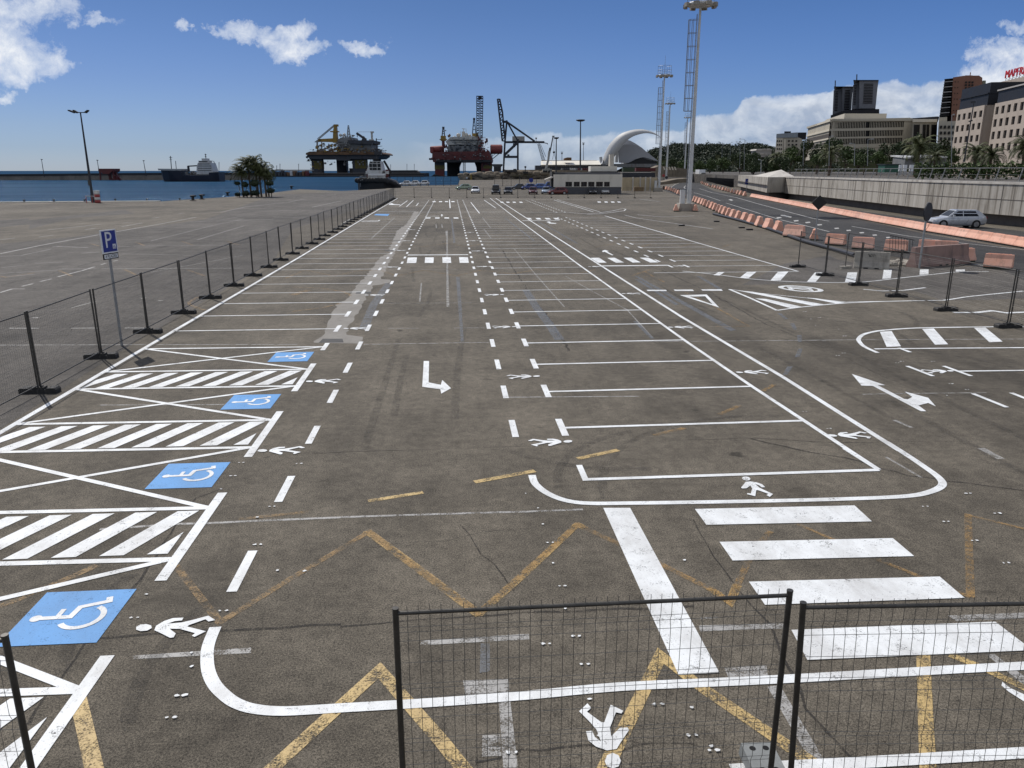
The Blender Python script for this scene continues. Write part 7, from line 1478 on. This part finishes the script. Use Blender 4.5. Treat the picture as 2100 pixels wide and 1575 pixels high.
windowed(od, 0, L3, 3.4, zt3, 20, 8, 1, M_STONE, M_WIN, .9, 1.1, zt3-3.4, 3.2); b = MB(); b.box(8,17,-2.5,-.05,zt3-4.4,zt3-3.9); b.box(8.5,17,-2.5,-.05,zt3-3.2,zt3-2.9); b.build('roof_terrace', M_FLOOR, od)
M_SRED = mat('sign_red', (0.52,0.012,0.018), .4, var=.1)
xs0 = 14.0 if False else None
Xs = W(2051,150,219); sx0 = (Vector((Xs[0],219))-Vector(A3)).dot((Vector(B3)-Vector(A3)).normalized())
text('MAPFRE', 2.75, 'sign_lettering', M_SRED, od, (sx0,1.2,zt3+1.75), (R(90),0,0), .12, 'LEFT', 1.12)
b = MB()
for i in range(7): x = sx0+.6+i*1.8; b.beam((x,1.3,zt3),(x,1.3,zt3+1.0),.12); b.beam((x,1.3,zt3+.9),(x,2.8,zt3),.08)
b.build('sign_bracket', M_GALVL, od)
# brick tower
f_b = Far(380, 7.158, 1840, 130, 1970, True); bt = f_b.root('apartment_tower', 'tall brick-red apartment tower with dark balconies on its left side', 'building')
b = MB(); f_b.poly(b,[(755,1500),(820,205),(985,180),(1200,178),(1250,210),(1215,1500)],0,22); b.build('wall', M_BRICK, bt); b = MB(); f_b.poly(b,[(1160,1500),(1255,240),(1305,240),(1262,1500)],3,22); b.build('side_wall', mat('tower_side',(0.20,0.20,0.14),.85,var=.15), bt)
b = MB(); f_b.poly(b,[(620,1500),(620,770),(695,235),(820,215),(755,1500)],2,18); b.build('balcony_recess', M_WIN, bt)
for i in range(15):
    y = 235+i*38; x0 = 700-(y-235)*.142; b = MB(); f_b.poly(b,[(x0-6,y),(822-(y-235)*.11,y-12),(822-(y-235)*.11,y-2),(x0-6,y+10)],-1.6,3); b.build('balcony', M_FLOOR if i % 2 else M_WIN, bt)
for i in range(13):
    y = 265+i*42
    for x in (1000,1050,1095): b = MB(); xx = x-(y-265)*.06; f_b.box(b,xx,y,xx+24,y+26,-.3,-.02); b.build('window', M_WIN, bt)
    if i % 2 == 0:
        for x in (850,890): b = MB(); xx = x-(y-265)*.06; f_b.box(b,xx,y,xx+10,y+14,-.2,-.02); b.build('window', M_WIN, bt)
b = MB(); f_b.box(b,1000,160,1105,185,4,16); f_b.box(b,1125,172,1205,190,4,14); f_b.box(b,1073,100,1077,165,8,8.4); b.build('roof_housing', M_BRICK, bt)
# twin slate towers
def tower(x0, x1, xm, yt0, yt1, yb, Y, label):
    f_ = Far(Y, 4.565, 1640, 150, 1640+(x0+x1)/9.13, True); t_ = f_.root('office_tower', label, 'building', 'twin office towers'); b = MB(); tp_ = (x1-x0)*.05
    f_.poly(b,[(x0-tp_*1.2,yb),(x0,yt1+12),(xm,yt0+4),(xm-4,yb)],0,26); f_.poly(b,[(xm-4,yb),(xm,yt0),(x1,yt0-2),(x1-tp_*2.2,yb)],-3,26); b.build('wall', M_TOWER, t_); n = 13
    for i in range(n):
        y = yt0+30+i*(yb-yt0-70)/n; b = MB(); sh_ = (y-yt0)*.05; f_.box(b,xm+(x1-xm)*.26-sh_,y,x1-(x1-xm)*.26-sh_,y+7,-3.3,-3.02); b.build('window_band', M_WIN, t_)
        b = MB(); f_.box(b,x0+(xm-x0)*.2-sh_,y+8,x0+(xm-x0)*.55-sh_,y+14,-.3,-.02); b.build('window_band', M_WIN, t_)
    b = MB(); f_.box(b,x0+4,yt0-4,x1+3,yt0+2,-4,27); b.build('roof', M_DGLASS, t_); b = MB(); f_.tube(b,((x0+x1)/2-8,yt0-85),((x0+x1)/2-10,yt0),.3,10,None,5); b.build('antenna', M_DSTEEL, t_)
tower(318,498,400,135,150,392,470,'dark slate office tower, lower left one of the twins'); tower(500,735,560,75,100,335,450,'dark slate office tower, taller right one of the twins')
fp_ = Far(440, 4.565, 1640, 150, 1770, True); t_ = fp_.root('tower_podium', 'dark flat podium under the twin towers', 'building'); b = MB(); fp_.poly(b,[(290,395),(430,345),(745,335),(745,520),(290,520)],0,40); b.build('wall', M_DGLASS, t_)
# long office building
f_o = Far(315, 4.565, 1640, 150, 1760, True); lo = f_o.root('office_building', 'long beige office building with three rows of narrow fins', 'building')
b = MB(); 
for y0, y1 in ((425,458),(512,540),(592,612),(662,700)): f_o.poly(b,[(285,y0+8),(1035,y0-8),(1035,y1-8),(285,y1+2)],0,.5)
f_o.box(b,985,420,1040,830,.02,4); f_o.box(b,285,690,1035,830,.2,4); b.build('wall', M_OFF, lo)
b = MB(); f_o.box(b,287,430,1030,700,.9,4); b.build('inner_wall', M_BROWN, lo)
for y0, y1 in ((458,512),(540,592),(612,662)):
    b = MB(); f_o.box(b,287,y0-6,985,y1+4,.75,.85); b.build('window_band', M_WIN, lo); b = MB()
    for i in range(46):
        x = 292+i*15.1
        if 22 <= i <= 23: continue
        f_o.poly(b,[(x,y1+2),(x+3,y0-2),(x+8,y0-2),(x+5,y1+2)],.05,.72)
    b.build('fin_row', M_OFFL if y0 < 0 else M_OFF, lo)
pA = Vector((W(1640+285/4.565, 300, 315)[0], 315)); pB = Vector((W(1640+62/4.565, 300, 371)[0], 371)); loc0 = Vector((f_o.x0, 315)); q0, q1 = pA-loc0, pB-loc0
def ret(mb, y0, y1, off=0): 
    z0a, z1a = f_o.p(285,y1)[1], f_o.p(285,y0)[1]; d = (q1-q0).normalized(); nrm = Vector((d.y,-d.x)); nrm = -nrm if nrm.x > 0 else nrm; a, c = q0+nrm*off, q1+nrm*off; i_ = Vector((9.0, 2.5))
    mb.add([(a.x,a.y,z0a),(c.x,c.y,z0a),(c.x+i_.x,c.y+i_.y,z0a),(a.x+i_.x,a.y+i_.y,z0a),(a.x,a.y,z1a),(c.x,c.y,z1a),(c.x+i_.x,c.y+i_.y,z1a),(a.x+i_.x,a.y+i_.y,z1a)], [(0,1,2,3),(7,6,5,4),(0,4,5,1),(1,5,6,2),(2,6,7,3),(3,7,4,0)])
b = MB(); ret(b,433,800); b.build('end_wall', M_OFF, lo)
b = MB(); ret(b,428,448,.5); ret(b,520,538,.4); ret(b,603,618,.4); b.build('light_band', M_OFFL, lo)
b = MB(); ret(b,560,600,.15); ret(b,640,680,.15); b.build('louvre_band', M_BROWN, lo)
xr_ = f_o.p(1040,500)[0]; zr0, zr1 = f_o.p(285,448)[1], f_o.p(285,428)[1]
b = MB(); b.prism([(q0.x-.5,q0.y-.5),(xr_+1,-.5),(xr_+18,56),(q1.x-.5,q1.y+.5)], zr0, zr1, 'z'); b.build('roof', M_OFF, lo)
zp = f_o.p(285,372)[1]; dq = q1-q0
b = MB(); b.prism([(q0.x+5+dq.x*.06,q0.y+dq.y*.06),(f_o.p(840,500)[0],3.5),(f_o.p(840,500)[0]+14,50),(q0.x+5+dq.x*.75,q0.y+dq.y*.75)], zr1+.01, zp, 'z'); b.build('penthouse', M_OFFL, lo)
# low middle building with tall dark openings
f_m = Far(300, 4.565, 1640, 150, 1895, True); lm = f_m.root('civic_building', 'beige building with tall dark glazed openings right of the long office', 'building')
b = MB(); f_m.poly(b,[(1035,830),(1060,462),(1290,458),(1270,830)],0,20); b.build('wall', M_OFF, lm); b = MB(); f_m.box(b,1060,432,1285,460,-1,22); b.build('roof', M_OFFL, lm); b = MB(); f_m.poly(b,[(1055,415),(1290,398),(1310,400),(1300,425),(1060,435)],4,26); b.build('upper_roof', M_DGLASS, lm)
for x0, x1 in ((1070,1125),(1155,1182),(1190,1215),(1235,1285)): b = MB(); f_m.poly(b,[(x0-12,760),(x0,482),(x1,482),(x1-12,760)],-.3,-.05); b.build('window', M_WIN, lm)
f_n = Far(290, 4.565, 1640, 150, 1940, True); bn = f_n.root('apartment_building', 'pale building with small arched windows before the brick tower', 'building'); b = MB(); f_n.poly(b,[(1280,830),(1300,455),(1470,445),(1450,830)],1,18); f_n.poly(b,[(1300,455),(1305,410),(1380,405),(1380,450)],3,18); b.build('wall', M_OFF, bn)
for y in (490,545,600):
    for x in (1315,1352,1390,1425): b = MB(); f_n.box(b,x,y,x+16,y+28,.6,.95); b.build('window', M_WIN, bn)
# small distant block and white house
f_s = Far(430, 5.25, 1340, 120, 1613, True); bs = f_s.root('office_block', 'small grey-beige block with glassy top floor left of the tree belt', 'building'); b = MB(); f_s.poly(b,[(1305,1060),(1325,855),(1395,850),(1395,1060)],0,20); b.build('end_wall', M_OFFL, bs); b = MB(); f_s.poly(b,[(1395,1060),(1395,850),(1560,850),(1600,865),(1640,1060)],.1,20); b.build('wall', M_OFF, bs)
b = MB(); f_s.poly(b,[(1322,855),(1325,812),(1555,795),(1555,850)],-.5,19); b.build('glass_storey', mat('pale_glass',(0.22,0.25,0.28),.3,var=.2,scale=.3), bs); b = MB(); f_s.box(b,1410,780,1480,800,4,12); f_s.box(b,1560,790,1645,860,6,18); b.build('roof_housing', M_DGLASS, bs)
b = MB(); f_s.poly(b,[(1405,1060),(1405,870),(1425,868),(1420,1060)],-.4,.0); b.build('sun_toned_pier', M_OFFL, bs)  # paler copy of the wall colour makes this pier look sunlit
for y in (880,920,965,1010):
    for x in (1330,1352,1374): b = MB(); f_s.box(b,x,y,x+10,y+18,-.3,-.05); b.build('window', M_WIN, bs)
    for x in (1450,1490,1530): b = MB(); f_s.box(b,x,y,x+18,y+16,-.2,.05); b.build('window', M_WIN, bs)
f_h = Far(470, 5.25, 1340, 120, 1565); hs = f_h.root('house', 'low white house among the trees left of the grey block', 'house'); b = MB(); f_h.poly(b,[(1110,1060),(1110,985),(1270,975),(1270,1060)],0,10); b.build('wall', M_FLOOR, hs); b = MB(); f_h.poly(b,[(1100,990),(1110,975),(1250,968),(1275,980),(1275,990)],-.5,11); f_h.box(b,1150,1020,1220,1034,-.5,0); b.build('roof', M_WTOP, hs)
# pavilions, kiosk, boards on the terrace
for i, (x0,x1,yr,yb,lab) in enumerate(((985,1150,764,850,'low grey pavilion with a white roof, left one of two behind the hedge'),(1190,1365,760,850,'low grey pavilion with a white roof, right one of two behind the hedge'))):
    f_p = Far(185, 4.565, 1640, 150, 1640+(x0+x1)/9.13); t_ = f_p.root('pavilion', lab, 'pavilion'); b = MB(); f_p.box(b,x0+5,yr+22,x1-5,yb+40,0,6); b.build('wall', M_RIGG, t_); b = MB(); a, c = f_p.p(x0,yr), f_p.p(x1,yr+22); b.add([(a[0],-1,c[1]),(c[0],-1,c[1]),(c[0],7,a[1]),(a[0],7,a[1]),(a[0],-1,c[1]-.3),(c[0],-1,c[1]-.3),(c[0],7,a[1]-.3),(a[0],7,a[1]-.3)],[(0,1,2,3),(7,6,5,4),(0,4,5,1),(1,5,6,2),(2,6,7,3),(3,7,4,0)]); b.build('roof', M_TUGW, t_)
f_k = Far(112, 4.565, 1640, 150, 1640+865/4.565); t_ = f_k.root('kiosk', 'small dark green kiosk behind the terrace railing', 'kiosk'); b = MB(); f_k.box(b,800,856,935,930,0,2); b.build('body', mat('kiosk_green',(0.02,0.09,0.06),.6,var=.15), t_); b = MB(); f_k.box(b,792,850,940,857,-.3,2.3); b.build('roof', M_DSTEEL, t_)
for i, (x0,x1) in enumerate(((935,955),(975,1000),(1035,1062))):
    f_k = Far(110, 4.565, 1640, 150, 1640+x0/4.565); t_ = f_k.root('notice_board', 'white notice board behind the terrace railing, %s from the left' % ordinal(i), 'notice board', 'notice boards on the terrace'); b = MB(); f_k.box(b,x0,858,x1,920,0,.15); b.build('panel_board', M_SIGNW, t_); b = MB(); f_k.box(b,x0+3,920,x0+6,955,.05,.12); f_k.box(b,x1-6,920,x1-3,955,.05,.12); b.build('leg', M_GALVL, t_)
for i, (px, yb, yt, dx_, Y, m_, lab) in enumerate(((1526,348,286,-6,300,M_GALVL,'grey street lamp before the hill, tallest of a cluster'),(1517,346,292,-5,330,M_GALVL,'grey street lamp just left of the tallest one before the hill'),(1497,342,293,3,400,M_GALVL,'faint street lamp over the dark hill'),(1480,342,300,3,430,M_GALVL,'faint street lamp at the left of the hill cluster'),(1647,340,291,5,240,M_GALVL,'street lamp before the small grey block'),(1700,340,280,6,200,M_GALVL,'street lamp before the left end of the office building'),(1752,340,295,-6,190,M_GALVL,'street lamp before the middle of the fin rows'),(1779,340,286,8,180,M_GALVL,'street lamp with a long arm before the fin rows'),(1951,342,236,4,150,M_GALVL,'slim street lamp left of the beige block'),(1560,368,328,-3,170,M_GALVL,'short street lamp behind the block house'))):
    f_l = Far(Y, 1, 0, 0, px); t_ = f_l.root('street_lamp', lab, 'street lamp', 'street lamps along the upper road'); b = MB(); f_l.tube(b,(px,yb),(px+1,yt),.09,0,.06,6); b.build('pole', m_, t_); b = MB(); f_l.bar(b,(px+1,yt),(px+dx_,yt-1),.08); f_l.bar(b,(px+dx_,yt-1),(px+dx_*1.6,yt-1),.22); b.build('lamp_arm', m_, t_)
f_l = Far(115, 1, 0, 0, 1987); t_ = f_l.root('street_lamp', 'tall dark street lamp with two heads before the beige block', 'street lamp'); b = MB(); f_l.tube(b,(1977,332),(1997,212),.10,0,.07,8); b.build('pole', M_DSTEEL, t_); b = MB(); f_l.bar(b,(1990,210),(2000,209),.22); f_l.bar(b,(1987,249),(1994,247),.18); b.build('lamp_arm', M_DSTEEL, t_)
# portal fence, truck and boards at the road bend
f_t = Far(235, 5.25, 1340, 120, 1480); t_ = f_t.root('portal_railing', 'dark slatted railing of the underpass left of the block house', 'railing'); b = MB(); f_t.poly(b,[(575,1285),(870,1300),(870,1395),(575,1320)],.4,.8); b.build('backing', M_BLACK, t_); b = MB()
for i in range(34): x = 580+i*8.6; f_t.bar(b,(x,1280+i*.4),(x,1322+i*2.1),.09)
f_t.bar(b,(575,1282),(872,1298),.16); b.build('bars', M_DSTEEL, t_); b = MB(); f_t.poly(b,[(590,1345),(870,1400),(870,1440),(590,1358)],-.6,.2); b.build('kerb_wall', M_WTOP, t_)
f_v = Far(330, 5.25, 1340, 120, 1438); t_ = f_v.root('delivery_truck', 'white truck coming round the far road bend', 'truck'); b = MB(); f_v.box(b,496,1195,556,1268,0,7); b.build('cargo_box', M_SIGNW, t_); b = MB(); f_v.poly(b,[(500,1285),(500,1235),(506,1228),(550,1228),(554,1285)],-1.8,-.02); b.build('cab', M_SHIPW, t_); b = MB(); f_v.box(b,506,1236,548,1256,-1.86,-1.8); b.build('windscreen', M_GLASS, t_); b = MB(); f_v.box(b,498,1275,512,1292,-1.2,0); f_v.box(b,542,1275,556,1292,-1.2,0); b.build('wheels', M_TYRE, t_)
for i in range(5):
    x = 105+i*30; f_v = Far(300, 5.25, 1340, 120, 1340+x/5.25); t_ = f_v.root('leaning_board', 'pale slanted board by the second mast, %s from the left' % ordinal(i), 'board', 'slanted pale boards by the masts'); b = MB(); f_v.poly(b,[(x,1165),(x+12,1165),(x+24,1200),(x+12,1200)],0,.4); b.build('board_face', M_OFFL, t_); b = MB(); f_v.bar(b,(x+14,1190),(x+14,1260),.12,.5); b.build('prop', M_BARK, t_)
f_g = Far(205, 7, 1090, 230, 1360); t_ = f_g.root('rubble_bank', 'low earth bank with a pale slope behind the second mast', 'bank'); b = MB(); f_g.poly(b,[(1660,1045),(1780,1015),(1900,1000),(2100,960),(2260,950),(2300,1000),(1900,1040),(1700,1060)],0,8); b.build('bank_body', M_EARTH, t_)
f_g = Far(330, 7, 1090, 230, 1360); t_ = f_g.root('embankment', 'pale earth slope below the hill at the road bend', 'bank'); b = MB(); f_g.poly(b,[(1760,800),(1840,765),(2000,790),(2300,820),(2300,930),(1800,930)],0,10); b.build('bank_body', M_EARTH, t_)
